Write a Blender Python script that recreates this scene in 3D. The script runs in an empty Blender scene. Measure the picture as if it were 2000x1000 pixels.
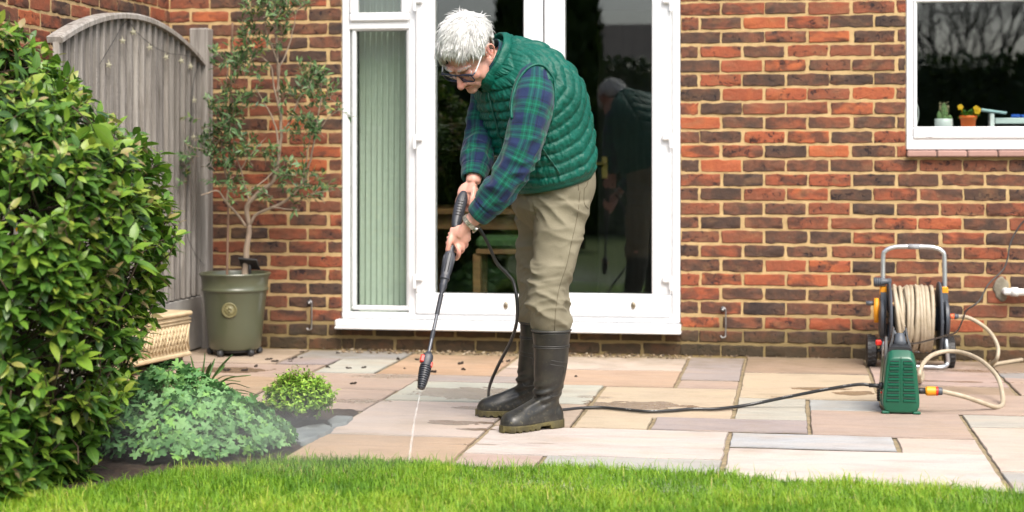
import bpy, math, random
import numpy as np
from mathutils import Vector, Matrix
from mathutils.bvhtree import BVHTree

random.seed(5)
rng = np.random.default_rng(7)
SC = bpy.context.scene
COL = SC.collection
R = math.radians

# ------------------------------------------------------------------ camera, sky, sun, exposure
FPX, HZ, CH, CD = 3300.0, 310.0, 1.04, 8.97
YAW = math.atan(540 / FPX)
ca, sa = math.cos(YAW), math.sin(YAW)
cam = bpy.data.cameras.new('camera')
camo = bpy.data.objects.new('camera', cam)
COL.objects.link(camo)
camo.location = (0, -CD, CH)
camo.rotation_euler = (R(90), 0, YAW)
cam.sensor_width = 36
cam.lens = FPX / 2000 * 36
cam.shift_y = -0.095
cam.clip_start = 0.05
cam.clip_end = 500
cam.dof.use_dof = True
cam.dof.focus_distance = 6.5
cam.dof.aperture_fstop = 2.6
SC.camera = camo

SUN_EL, SUN_AZ = R(52), R(150)          # azimuth from +Y, clockwise
W = bpy.data.worlds.new('World')
SC.world = W
W.use_nodes = True
wn, wl = W.node_tree.nodes, W.node_tree.links
wn.clear()
sky = wn.new('ShaderNodeTexSky')
sky.sky_type = 'NISHITA'
sky.sun_disc = False
sky.sun_elevation = SUN_EL
sky.sun_rotation = SUN_AZ
sky.dust_density = 4.0
sky.air_density = 1.0
hs = wn.new('ShaderNodeHueSaturation')
hs.inputs['Saturation'].default_value = 0.62
bg = wn.new('ShaderNodeBackground')
bg.inputs['Strength'].default_value = 0.138
wo = wn.new('ShaderNodeOutputWorld')
wl.new(sky.outputs[0], hs.inputs['Color'])
wl.new(hs.outputs[0], bg.inputs[0])
wl.new(bg.outputs[0], wo.inputs[0])
sl = bpy.data.lights.new('sun', 'SUN')
sl.energy = 1.4
sl.angle = R(32)
sl.color = (1.0, 0.93, 0.82)
so = bpy.data.objects.new('sun', sl)
COL.objects.link(so)
sd = Vector((math.sin(SUN_AZ) * math.cos(SUN_EL), math.cos(SUN_AZ) * math.cos(SUN_EL), math.sin(SUN_EL)))
so.rotation_euler = sd.to_track_quat('Z', 'Y').to_euler()
so.location = (2, -4, 6)
SC.view_settings.view_transform = 'Standard'
SC.view_settings.look = 'None'
SC.view_settings.exposure = 1.24
SC.view_settings.gamma = 1.0
SC.cycles.max_bounces = 8
SC.cycles.transparent_max_bounces = 16
SC.cycles.caustics_reflective = False
SC.cycles.caustics_refractive = False

# ------------------------------------------------------------------ geometry helpers
CAMP = np.array([0, -CD, CH])
RT, FW, UPV = np.array([ca, sa, 0]), np.array([-sa, ca, 0]), np.array([0, 0, 1.0])

def at(px, py, t):
    """world point seen at photo pixel (px,py), t metres ahead of the lens"""
    return CAMP + t * (FW + RT * (px - 1000) / FPX - UPV * (py - HZ) / FPX)

def gnd(px, py, z=0.0):
    return at(px, py, FPX * (CH - z) / (py - HZ))

def wal(px, py, Y=0.0):
    return at(px, py, (Y + CD) / (ca + sa * (px - 1000) / FPX))

def sidex(px, py, X):
    x = (px - 1000) / FPX
    return at(px, py, X / (-sa + ca * x))

def cw(x, y, z):
    return RT * x + FW * y + UPV * z

def nrm(v):
    v = np.asarray(v, float)
    return v / (np.linalg.norm(v, axis=-1, keepdims=True) + 1e-12)

def cr(keys, m):
    """Catmull-Rom resample of key rows"""
    K = np.asarray(keys, float)
    n = len(K)
    if n == 2:
        u = np.linspace(0, 1, m)[:, None]
        return K[0] * (1 - u) + K[1] * u
    P = np.vstack([2 * K[0] - K[1], K, 2 * K[-1] - K[-2]])
    t = np.linspace(0, n - 1, m)
    i = np.clip(t.astype(int), 0, n - 2)
    u = (t - i)[:, None]
    a, b, c, d = P[i], P[i + 1], P[i + 2], P[i + 3]
    return 0.5 * (2 * b + (c - a) * u + (2 * a - 5 * b + 4 * c - d) * u ** 2 + (3 * b - a - 3 * c + d) * u ** 3)

def _h(i, j, k, s):
    n = (i * 374761393 + j * 668265263 + k * 2147483647 + s * 144665) & 0xffffffff
    n = ((n ^ (n >> 13)) * 1274126177) & 0xffffffff
    return ((n ^ (n >> 16)) & 0xffff) / 65535.0

def vnoise(p, s=0):
    p = np.asarray(p, float)
    i = np.floor(p).astype(np.int64)
    f = p - i
    f = f * f * (3 - 2 * f)
    o = 0
    for dx in (0, 1):
        for dy in (0, 1):
            for dz in (0, 1):
                w = (f[:, 0] if dx else 1 - f[:, 0]) * (f[:, 1] if dy else 1 - f[:, 1]) * (f[:, 2] if dz else 1 - f[:, 2])
                o = o + w * _h(i[:, 0] + dx, i[:, 1] + dy, i[:, 2] + dz, s)
    return o

class MB:
    def __init__(s):
        s.v, s.f, s.c, s.u, s.m, s.n = [], [], [], [], [], 0
        s.hard = False

    def add(s, v, f, c=0.5, u=None, m=0):
        v = np.asarray(v, float).reshape(-1, 3)
        F = f if isinstance(f, list) and isinstance(f[0], np.ndarray) else [np.asarray(f)]
        for ff in F:
            ff = np.asarray(ff, np.int64)
            if ff.size == 0:
                continue
            s.f.append(ff + s.n)
            cc = np.asarray(c, float)
            if cc.ndim == 0:
                cc = np.full((len(ff), 3), float(cc))
            elif cc.ndim == 1 and len(cc) == 3 and len(ff) != 3:
                cc = np.tile(cc, (len(ff), 1))
            elif cc.ndim == 1:
                cc = np.repeat(cc[:, None], 3, 1)
            s.c.append(cc)
            s.m.append(np.full(len(ff), m))
        s.v.append(v)
        s.u.append(np.zeros_like(v) if u is None else np.asarray(u, float).reshape(-1, 3))
        s.n += len(v)
        return s

    def col(s, v, f, c, m=0):
        ff = np.asarray(f)
        return s.add(v, ff, np.tile(np.asarray(c, float), (len(ff), 1)), m=m)

    def mesh(s, name, smooth=True, inv=None):
        v = np.vstack(s.v)
        if inv is not None:
            v = v @ inv[:3, :3].T + inv[:3, 3]
        me = bpy.data.meshes.new(name)
        me.vertices.add(len(v))
        me.vertices.foreach_set('co', v.ravel())
        idx = np.concatenate([f.ravel() for f in s.f])
        sz = np.concatenate([np.full(len(f), f.shape[1]) for f in s.f])
        me.loops.add(len(idx))
        me.loops.foreach_set('vertex_index', idx.astype(np.int32))
        me.polygons.add(len(sz))
        me.polygons.foreach_set('loop_start', (np.cumsum(sz) - sz).astype(np.int32))
        me.polygons.foreach_set('material_index', np.concatenate(s.m).astype(np.int32))
        me.update(calc_edges=True)
        c = np.vstack(s.c)
        a = me.attributes.new('col', 'FLOAT_COLOR', 'FACE')
        a.data.foreach_set('color', np.hstack([c, np.ones((len(c), 1))]).ravel())
        uu = np.vstack(s.u)
        if np.any(uu):
            a = me.attributes.new('uvw', 'FLOAT_VECTOR', 'POINT')
            a.data.foreach_set('vector', uu.ravel())
        me.polygons.foreach_set('use_smooth', np.full(len(sz), smooth))
        return me

    def build(s, name, mats, parent=None, smooth=True, sharp=None):
        inv = None
        if parent is not None:
            inv = np.linalg.inv(WM[parent.name])
        me = s.mesh(name, smooth, inv)
        if sharp or s.hard:
            sharp = sharp or 38
            me.set_sharp_from_angle(angle=R(sharp))
        for m in (mats if isinstance(mats, (list, tuple)) else [mats]):
            me.materials.append(m)
        o = bpy.data.objects.new(name, me)
        COL.objects.link(o)
        if parent is not None:
            o.parent = parent
            WM[o.name] = WM[parent.name]
        else:
            WM[o.name] = np.eye(4)
        return o

    # ---- primitives
    def box(s, x0, x1, y0, y1, z0, z1, b=0.002, c=0.5, M=None, m=0):
        s.hard = True
        x0, x1 = min(x0, x1), max(x0, x1); y0, y1 = min(y0, y1), max(y0, y1); z0, z1 = min(z0, z1), max(z0, z1)
        b = min(b, (x1 - x0) * .45, (y1 - y0) * .45, (z1 - z0) * .45)
        V, id_ = [], {}
        lo, hi = (x0, y0, z0), (x1, y1, z1)
        for i in range(8):
            sg = [(i >> k) & 1 for k in range(3)]
            for ax in range(3):
                p = []
                for k in range(3):
                    e = hi[k] if sg[k] else lo[k]
                    if k != ax:
                        e += -b if sg[k] else b
                    p.append(e)
                id_[(i, ax)] = len(V)
                V.append(p)
        q, t = [], []
        for ax in range(3):
            u, w = (ax + 1) % 3, (ax + 2) % 3
            for sd_ in (0, 1):
                cs = [(sd_ << ax) | (a << u) | (bb << w) for a, bb in ((0, 0), (1, 0), (1, 1), (0, 1))]
                f = [id_[(k, ax)] for k in cs]
                q.append(f if sd_ else f[::-1])
        for ax in range(3):
            u, w = (ax + 1) % 3, (ax + 2) % 3
            for a in (0, 1):
                for bb in (0, 1):
                    i0 = (a << u) | (bb << w)
                    i1 = i0 | (1 << ax)
                    f = [id_[(i0, u)], id_[(i1, u)], id_[(i1, w)], id_[(i0, w)]]
                    q.append(f if a == bb else f[::-1])
        for i in range(8):
            f = [id_[(i, 0)], id_[(i, 1)], id_[(i, 2)]]
            par = bin(i).count('1') % 2
            t.append(f if par else f[::-1])
        V = np.array(V)
        if M is not None:
            V = V @ np.asarray(M)[:3, :3].T + np.asarray(M)[:3, 3]
        return s.add(V, [np.array(q), np.array(t)], c, m=m)

    def loft(s, rings, c=0.5, cap=True, u=None, closed=True, m=0):
        rings = np.asarray(rings, float)
        k, n = rings.shape[:2]
        i = np.arange(k - 1)[:, None]
        nn = n if closed else n - 1
        j = np.arange(nn)[None, :]
        a = i * n + j
        b = i * n + (j + 1) % n
        F = [np.stack([a, b, b + n, a + n], -1).reshape(-1, 4)]
        v = rings.reshape(-1, 3)
        uu = None if u is None else np.asarray(u, float).reshape(-1, 3)
        if cap:
            v = np.vstack([v, rings[0].mean(0), rings[-1].mean(0)])
            if uu is not None:
                uu = np.vstack([uu, uu[:n].mean(0), uu[-n:].mean(0)])
            jj = np.arange(n)
            F.append(np.concatenate([np.stack([np.full(n, k * n), (jj + 1) % n, jj], -1),
                                     np.stack([np.full(n, k * n + 1), (k - 1) * n + jj, (k - 1) * n + (jj + 1) % n], -1)]))
        return s.add(v, F, c, u=uu, m=m)

    def tube(s, path, rad, n=8, c=0.5, cap=True, m=0, flat=1.0):
        P = np.asarray(path, float)
        k = len(P)
        rad = np.full(k, rad) if np.ndim(rad) == 0 else np.asarray(rad, float)
        T = nrm(np.gradient(P, axis=0))
        ref = np.array([0, 0, 1.0]) if abs(T[0][2]) < .9 else np.array([1.0, 0, 0])
        N = nrm(np.cross(T[0], ref))
        ph = np.arange(n) / n * 2 * math.pi
        rings, uv, L = [], [], 0
        for i in range(k):
            N = nrm(N - T[i] * np.dot(N, T[i]))
            B = np.cross(T[i], N)
            rings.append(P[i] + rad[i] * (np.outer(np.cos(ph), N) + flat * np.outer(np.sin(ph), B)))
            if i:
                L += np.linalg.norm(P[i] - P[i - 1])
            uv.append(np.stack([ph, np.full(n, L), np.zeros(n) + 1e-6], -1))
        return s.loft(rings, c, cap, u=uv, m=m)

    def ell(s, c0, ax, r, n=16, k=10, c=0.5, m=0):
        th = np.linspace(0, math.pi, k + 1)[1:-1]
        ph = np.arange(n) / n * 2 * math.pi
        A = np.asarray(ax, float)
        rg = []
        for t in th[::-1]:
            l = np.stack([r[0] * math.sin(t) * np.cos(ph), r[1] * math.sin(t) * np.sin(ph), np.full(n, r[2] * math.cos(t))], -1)
            rg.append(np.asarray(c0) + l @ A)
        rg = np.array(rg)
        v = np.vstack([rg.reshape(-1, 3), np.asarray(c0) - r[2] * A[2], np.asarray(c0) + r[2] * A[2]])
        kk = len(rg)
        i = np.arange(kk - 1)[:, None]
        j = np.arange(n)[None]
        a = i * n + j
        b = i * n + (j + 1) % n
        jj = np.arange(n)
        F = [np.stack([a, b, b + n, a + n], -1).reshape(-1, 4),
             np.concatenate([np.stack([np.full(n, kk * n), (jj + 1) % n, jj], -1),
                             np.stack([np.full(n, kk * n + 1), (kk - 1) * n + jj, (kk - 1) * n + (jj + 1) % n], -1)])]
        return s.add(v, F, c, m=m)

    def lathe(s, prof, c0, ax=(0, 0, 1), n=32, c=0.5, cap=True, m=0):
        ax = nrm(ax)
        ref = np.array([1.0, 0, 0]) if abs(ax[0]) < .9 else np.array([0, 1.0, 0])
        U = nrm(np.cross(ref, ax)); V = np.cross(ax, U)
        U, V = nrm(V), U
        V = np.cross(ax, U)
        ph = np.arange(n) / n * 2 * math.pi
        rg = [np.asarray(c0) + ax * z + r * (np.outer(np.cos(ph), U) + np.outer(np.sin(ph), V)) for r, z in prof]
        return s.loft(rg, c, cap, m=m)

I3 = np.eye(3)
WM = {}

def leaf_batch(mb, P, Dr, Nn, L, Wd, col, fold=0.25, curl=0.25, st=(.28, .62), prof=(.9, .85), m=0):
    """many small folded leaves in one go; P roots, Dr directions, Nn upper-side normals"""
    P, Dr = np.asarray(P), nrm(Dr)
    Nn = nrm(Nn - Dr * np.sum(Nn * Dr, -1, keepdims=True))
    S = np.cross(Dr, Nn)
    n = len(P)
    L = np.broadcast_to(L, (n,))[:, None]; Wd = np.broadcast_to(Wd, (n,))[:, None]
    k_ = len(st)
    nv = 3 * k_ + 2
    V = np.zeros((n, nv, 3))
    cu = curl * L
    V[:, 0] = P
    for k, (u, w) in enumerate(zip(st, prof)):
        ce = P + Dr * u * L - Nn * cu * u * u
        V[:, 1 + 3 * k] = ce - S * w * Wd / 2 + Nn * fold * w * Wd / 2
        V[:, 2 + 3 * k] = ce
        V[:, 3 + 3 * k] = ce + S * w * Wd / 2 + Nn * fold * w * Wd / 2
    V[:, -1] = P + Dr * L - Nn * cu
    b = np.arange(n)[:, None, None] * nv
    q = (np.array([[1 + 3 * i + e, 2 + 3 * i + e, 5 + 3 * i + e, 4 + 3 * i + e] for i in range(k_ - 1) for e in (0, 1)])[None] + b).reshape(-1, 4)
    l0 = nv - 4
    t = (np.array([[0, 2, 1], [0, 3, 2], [l0, l0 + 1, nv - 1], [l0 + 1, l0 + 2, nv - 1]])[None] + b).reshape(-1, 3)
    col = np.asarray(col)
    v = V.reshape(-1, 3)
    mb.v.append(v)
    uv = np.zeros((n, nv, 3)); uv[:, :, 0] = [0] + [-1, 0, 1] * k_ + [0]; uv[:, :, 1] = [0] + [x for x in st for _ in (0, 1, 2)] + [1]; uv[:, :, 2] = 1
    mb.u.append(uv.reshape(-1, 3))
    for F, rep in ((q, 2 * k_ - 2), (t, 4)):
        mb.f.append(F + mb.n)
        cc = np.repeat(col, rep, 0)
        mb.c.append(np.repeat(cc[:, None], 3, 1) if cc.ndim == 1 else cc)
        mb.m.append(np.full(len(F), m))
    mb.n += len(v)

def remesh(mb, vox, it=4, fac=.5):
    me = mb.mesh('tmp')
    o = bpy.data.objects.new('tmp', me)
    COL.objects.link(o)
    r = o.modifiers.new('r', 'REMESH'); r.mode = 'VOXEL'; r.voxel_size = vox
    if it:
        q = o.modifiers.new('s', 'SMOOTH'); q.factor = fac; q.iterations = it
    dg = bpy.context.evaluated_depsgraph_get()
    e = o.evaluated_get(dg)
    m2 = bpy.data.meshes.new_from_object(e)
    v = np.zeros(len(m2.vertices) * 3); m2.vertices.foreach_get('co', v)
    f = np.zeros(len(m2.loops), np.int32); m2.loops.foreach_get('vertex_index', f)
    bpy.data.objects.remove(o); bpy.data.meshes.remove(me); bpy.data.meshes.remove(m2)
    return v.reshape(-1, 3), f.reshape(-1, 4)

def vnormals(v, f):
    n = np.cross(v[f[:, 2]] - v[f[:, 0]], v[f[:, 3]] - v[f[:, 1]])
    o = np.zeros_like(v)
    for k in range(4):
        np.add.at(o, f[:, k], n)
    return nrm(o)

def bvh(v, fl):
    return BVHTree.FromPolygons([tuple(p) for p in v], [tuple(int(i) for i in f) for f in fl])

def trace(tr, px, py, off=0.002):
    """point on a built surface along the sight line through photo pixel"""
    d = nrm(at(px, py, 1.0) - CAMP)
    h = tr.ray_cast(Vector(CAMP), Vector(d))
    if h[0] is None:
        return None
    nn = np.array(h[1])
    if np.dot(nn, d) > 0:
        nn = -nn
    return np.array(h[0]) + nn * off

def trace_line(tr, pts, m, off=0.002):
    K = cr(pts, m)
    o = [trace(tr, p[0], p[1], off) for p in K]
    return np.array([p for p in o if p is not None])

def thing(name, label, cat, loc=(0, 0, 0), rz=0, group=None):
    o = bpy.data.objects.new(name, None)
    o.empty_display_size = .1
    COL.objects.link(o)
    o.location = tuple(float(x) for x in loc); o.rotation_euler = (0, 0, rz)
    M = np.eye(4)
    M[:3, :3] = [[math.cos(rz), -math.sin(rz), 0], [math.sin(rz), math.cos(rz), 0], [0, 0, 1]]
    M[:3, 3] = loc
    WM[o.name] = M
    return tag(o, label, cat, group)

def tag(o, label=None, cat=None, group=None, kind=None):
    if label: o['label'] = label
    if cat: o['category'] = cat
    if group: o['group'] = group
    if kind: o['kind'] = kind
    return o

def dup(o, loc=None, rz=None, label=None, name=None):
    c = o.copy(); COL.objects.link(c)
    if loc is not None: c.location = tuple(float(x) for x in loc)
    if rz is not None: c.rotation_euler = (c.rotation_euler[0], c.rotation_euler[1], rz)
    if label: c['label'] = label
    for ch in list(o.children):
        k = ch.copy(); COL.objects.link(k); k.parent = c
        for g in list(ch.children):
            gg = g.copy(); COL.objects.link(gg); gg.parent = k
    return c

# ------------------------------------------------------------------ materials
def newmat(name):
    m = bpy.data.materials.new(name)
    m.use_nodes = True
    nt = m.node_tree
    nt.nodes.clear()
    o = nt.nodes.new('ShaderNodeOutputMaterial')
    b = nt.nodes.new('ShaderNodeBsdfPrincipled')
    nt.links.new(b.outputs[0], o.inputs[0])
    return m, nt, b, o

def nd(nt, t, **k):
    n = nt.nodes.new('ShaderNode' + t)
    for a, v in k.items():
        if a[0] == '_':
            n.inputs[int(a[1:])].default_value = v
        else:
            setattr(n, a, v)
    return n

def lk(nt, a, b):
    nt.links.new(a, b)

def ramp(nt, stops, fac, mode='LINEAR'):
    r = nt.nodes.new('ShaderNodeValToRGB')
    r.color_ramp.interpolation = mode
    e = r.color_ramp.elements
    while len(e) < len(stops):
        e.new(0.5)
    for k, (p, c) in enumerate(stops):
        e[k].position = p
        e[k].color = (*c, 1) if len(c) == 3 else c
    if fac is not None:
        lk(nt, fac, r.inputs[0])
    return r

def math_(nt, op, a, b=None, c=None):
    n = nt.nodes.new('ShaderNodeMath'); n.operation = op
    for k, x in enumerate((a, b, c)):
        if x is None: continue
        if isinstance(x, (int, float)): n.inputs[k].default_value = x
        else: lk(nt, x, n.inputs[k])
    return n.outputs[0]

def mixc(nt, fac, a, b, bt='MIX'):
    n = nt.nodes.new('ShaderNodeMix'); n.data_type = 'RGBA'; n.blend_type = bt
    for k, x in ((0, fac), (6, a), (7, b)):
        if isinstance(x, (int, float)): n.inputs[k].default_value = x
        elif isinstance(x, tuple): n.inputs[k].default_value = (*x, 1)
        else: lk(nt, x, n.inputs[k])
    return n.outputs[2]

def noise(nt, co, scale, detail=4, rough=.55, dist=0):
    n = nd(nt, 'TexNoise'); n.inputs['Scale'].default_value = scale; n.inputs['Detail'].default_value = detail
    n.inputs['Roughness'].default_value = rough; n.inputs['Distortion'].default_value = dist
    if co is not None: lk(nt, co, n.inputs['Vector'])
    return n

def scaled(nt, co, s):
    n = nd(nt, 'Mapping'); n.inputs['Scale'].default_value = s
    lk(nt, co, n.inputs['Vector'])
    return n.outputs[0]

def pm(name, c1, c2=None, sc=12, rough=.5, bump=0, bsc=150, metal=0, spec=.5, coat=0, sheen=0, rv=.1, stretch=None, stops=None, trans=0, bdist=.002):
    """procedural surface: two tones through noise (or per-face tone through 'stops'), grain in gloss and relief"""
    m, nt, b, o = newmat(name)
    tc = nd(nt, 'TexCoord').outputs['Object']
    co = scaled(nt, tc, stretch) if stretch else tc
    n1 = noise(nt, co, sc)
    if stops:
        a = nd(nt, 'Attribute', attribute_name='col')
        f = math_(nt, 'ADD', a.outputs['Fac'], math_(nt, 'MULTIPLY', math_(nt, 'SUBTRACT', n1.outputs[0], .5), .3))
        colr = ramp(nt, stops, f).outputs[0]
    else:
        c2 = c2 or tuple(x * .85 for x in c1)
        colr = ramp(nt, [(.3, c2), (.7, c1)], n1.outputs[0]).outputs[0]
    lk(nt, colr, b.inputs['Base Color'])
    n2 = noise(nt, co, sc * 3.1, 3)
    lk(nt, math_(nt, 'ADD', rough - rv / 2, math_(nt, 'MULTIPLY', n2.outputs[0], rv)), b.inputs['Roughness'])
    b.inputs['Metallic'].default_value = metal
    b.inputs['Specular IOR Level'].default_value = spec
    b.inputs['Coat Weight'].default_value = coat
    b.inputs['Sheen Weight'].default_value = sheen
    if bump:
        n3 = noise(nt, co, bsc, 5)
        bp = nd(nt, 'Bump'); bp.inputs['Strength'].default_value = bump; bp.inputs['Distance'].default_value = bdist
        lk(nt, n3.outputs[0], bp.inputs['Height'])
        lk(nt, bp.outputs[0], b.inputs['Normal'])
    if trans:
        t = nd(nt, 'BsdfTranslucent')
        lk(nt, colr, t.inputs[0])
        mx = nd(nt, 'MixShader'); mx.inputs[0].default_value = trans
        lk(nt, b.outputs[0], mx.inputs[1]); lk(nt, t.outputs[0], mx.inputs[2]); lk(nt, mx.outputs[0], o.inputs[0])
    return m

# ------------------------------------------------------------------ brick, slab and other setting materials
def mat_brick():
    m, nt, b, o = newmat('brick')
    tc = nd(nt, 'TexCoord').outputs['Object']
    a = nd(nt, 'Attribute', attribute_name='col')
    sp = nd(nt, 'SeparateColor'); lk(nt, a.outputs['Color'], sp.inputs[0])
    off = nd(nt, 'CombineXYZ'); lk(nt, math_(nt, 'MULTIPLY', sp.outputs[1], 37.0), off.inputs[0]); lk(nt, math_(nt, 'MULTIPLY', sp.outputs[2], 53.0), off.inputs[1])
    ad = nd(nt, 'VectorMath', operation='ADD'); lk(nt, tc, ad.inputs[0]); lk(nt, off.outputs[0], ad.inputs[1])
    co = ad.outputs[0]
    big = noise(nt, co, 11, 4, .6, .4)
    f = math_(nt, 'ADD', sp.outputs[0], math_(nt, 'MULTIPLY', math_(nt, 'SUBTRACT', big.outputs[0], .5), .85))
    base = ramp(nt, [(0.0, (.052, .038, .034)), (.18, (.098, .058, .042)), (.36, (.18, .078, .048)), (.55, (.26, .086, .047)), (.75, (.33, .092, .046)), (1.0, (.43, .125, .052))], f).outputs[0]
    # kiln smudges: dark and sandy clouds over part of a face
    sg = noise(nt, scaled(nt, co, (9, 9, 17)), 1.0, 3, .55, .5)
    sgm = math_(nt, 'MULTIPLY', ramp(nt, [(.43, (0, 0, 0)), (.60, (1, 1, 1))], sg.outputs[0]).outputs[0], math_(nt, 'GREATER_THAN', sp.outputs[2], .35))
    base = mixc(nt, math_(nt, 'MULTIPLY', sgm, .75), base, (.062, .042, .034))
    sg2 = noise(nt, scaled(nt, co, (7, 7, 15)), 1.0, 4, .6, .7)
    base = mixc(nt, math_(nt, 'MULTIPLY', ramp(nt, [(.55, (0, 0, 0)), (.72, (1, 1, 1))], sg2.outputs[0]).outputs[0], .5), base, (.26, .145, .075))
    # burnt black flecks with their own shape
    fl = noise(nt, co, 34, 5, .65, .8)
    fm = ramp(nt, [(.565, (0, 0, 0)), (.64, (1, 1, 1))], fl.outputs[0]).outputs[0]
    fk = math_(nt, 'MULTIPLY', fm, math_(nt, 'GREATER_THAN', sp.outputs[1], .38))
    base = mixc(nt, math_(nt, 'MULTIPLY', fk, .85), base, (.020, .017, .021))
    # pale mortar smear and salts
    sm = noise(nt, co, 21, 6, .7)
    sf = ramp(nt, [(.62, (0, 0, 0)), (.80, (1, 1, 1))], sm.outputs[0]).outputs[0]
    base = mixc(nt, math_(nt, 'MULTIPLY', sf, .5), base, (.36, .25, .14))
    gr = noise(nt, tc, 190, 3)
    base = mixc(nt, .35, base, ramp(nt, [(.3, (.35, .35, .35)), (.7, (1, 1, 1))], gr.outputs[0]).outputs[0], 'MULTIPLY')
    # damp green-brown foot of the wall
    sx = nd(nt, 'SeparateXYZ'); lk(nt, tc, sx.inputs[0])
    dn = noise(nt, tc, 9, 4)
    dz = math_(nt, 'ADD', sx.outputs[2], math_(nt, 'MULTIPLY', dn.outputs[0], -.16))
    df = ramp(nt, [(.0, (1, 1, 1)), (.09, (0, 0, 0))], dz).outputs[0]
    base = mixc(nt, math_(nt, 'MULTIPLY', df, .62), base, (.05, .04, .02))
    lk(nt, base, b.inputs['Base Color'])
    b.inputs['Roughness'].default_value = .88
    b.inputs['Specular IOR Level'].default_value = .25
    h1 = noise(nt, co, 48, 7, .68)
    h2 = math_(nt, 'SUBTRACT', h1.outputs[0], math_(nt, 'MULTIPLY', fk, .3))
    bp = nd(nt, 'Bump'); bp.inputs['Strength'].default_value = .9; bp.inputs['Distance'].default_value = .006
    lk(nt, h2, bp.inputs['Height']); lk(nt, bp.outputs[0], b.inputs['Normal'])
    return m

def mat_mortar():
    m, nt, b, o = newmat('mortar')
    tc = nd(nt, 'TexCoord').outputs['Object']
    n1 = noise(nt, tc, 14, 6, .7)
    c = ramp(nt, [(.25, (.34, .225, .10)), (.55, (.52, .365, .175)), (.8, (.61, .45, .245))], n1.outputs[0]).outputs[0]
    sx = nd(nt, 'SeparateXYZ'); lk(nt, tc, sx.inputs[0])
    dn = noise(nt, tc, 7, 4)
    dz = math_(nt, 'ADD', sx.outputs[2], math_(nt, 'MULTIPLY', dn.outputs[0], -.2))
    df = ramp(nt, [(.02, (1, 1, 1)), (.16, (0, 0, 0))], dz).outputs[0]
    c = mixc(nt, math_(nt, 'MULTIPLY', df, .7), c, (.13, .105, .04))
    lk(nt, c, b.inputs['Base Color'])
    b.inputs['Roughness'].default_value = .95
    g = noise(nt, tc, 260, 4, .7)
    bp = nd(nt, 'Bump'); bp.inputs['Strength'].default_value = .9; bp.inputs['Distance'].default_value = .004
    lk(nt, g.outputs[0], bp.inputs['Height']); lk(nt, bp.outputs[0], b.inputs['Normal'])
    return m

STAINS = [(920, 768, .30, .20, .62), (1000, 792, .16, .06, .55), (930, 796, .12, .05, .6), (1242, 790, .24, .13, .55), (1150, 775, .10, .05, .7), (1610, 760, .16, .06, .6), (1665, 768, .1, .08, .6),
          (440, 722, .24, .13, .55), (700, 783, .16, .07, .68), (905, 826, .14, .06, .55), (930, 838, .10, .03, .5), (865, 822, .06, .03, .5), (760, 735, .22, .07, .7), (930, 868, .10, .02, .7),
          (1850, 745, .30, .03, .62), (1900, 725, .30, .06, .7), (1830, 718, .1, .05, .6), (1520, 775, .08, .02, .7), (1060, 866, .06, .015, .75)]

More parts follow.
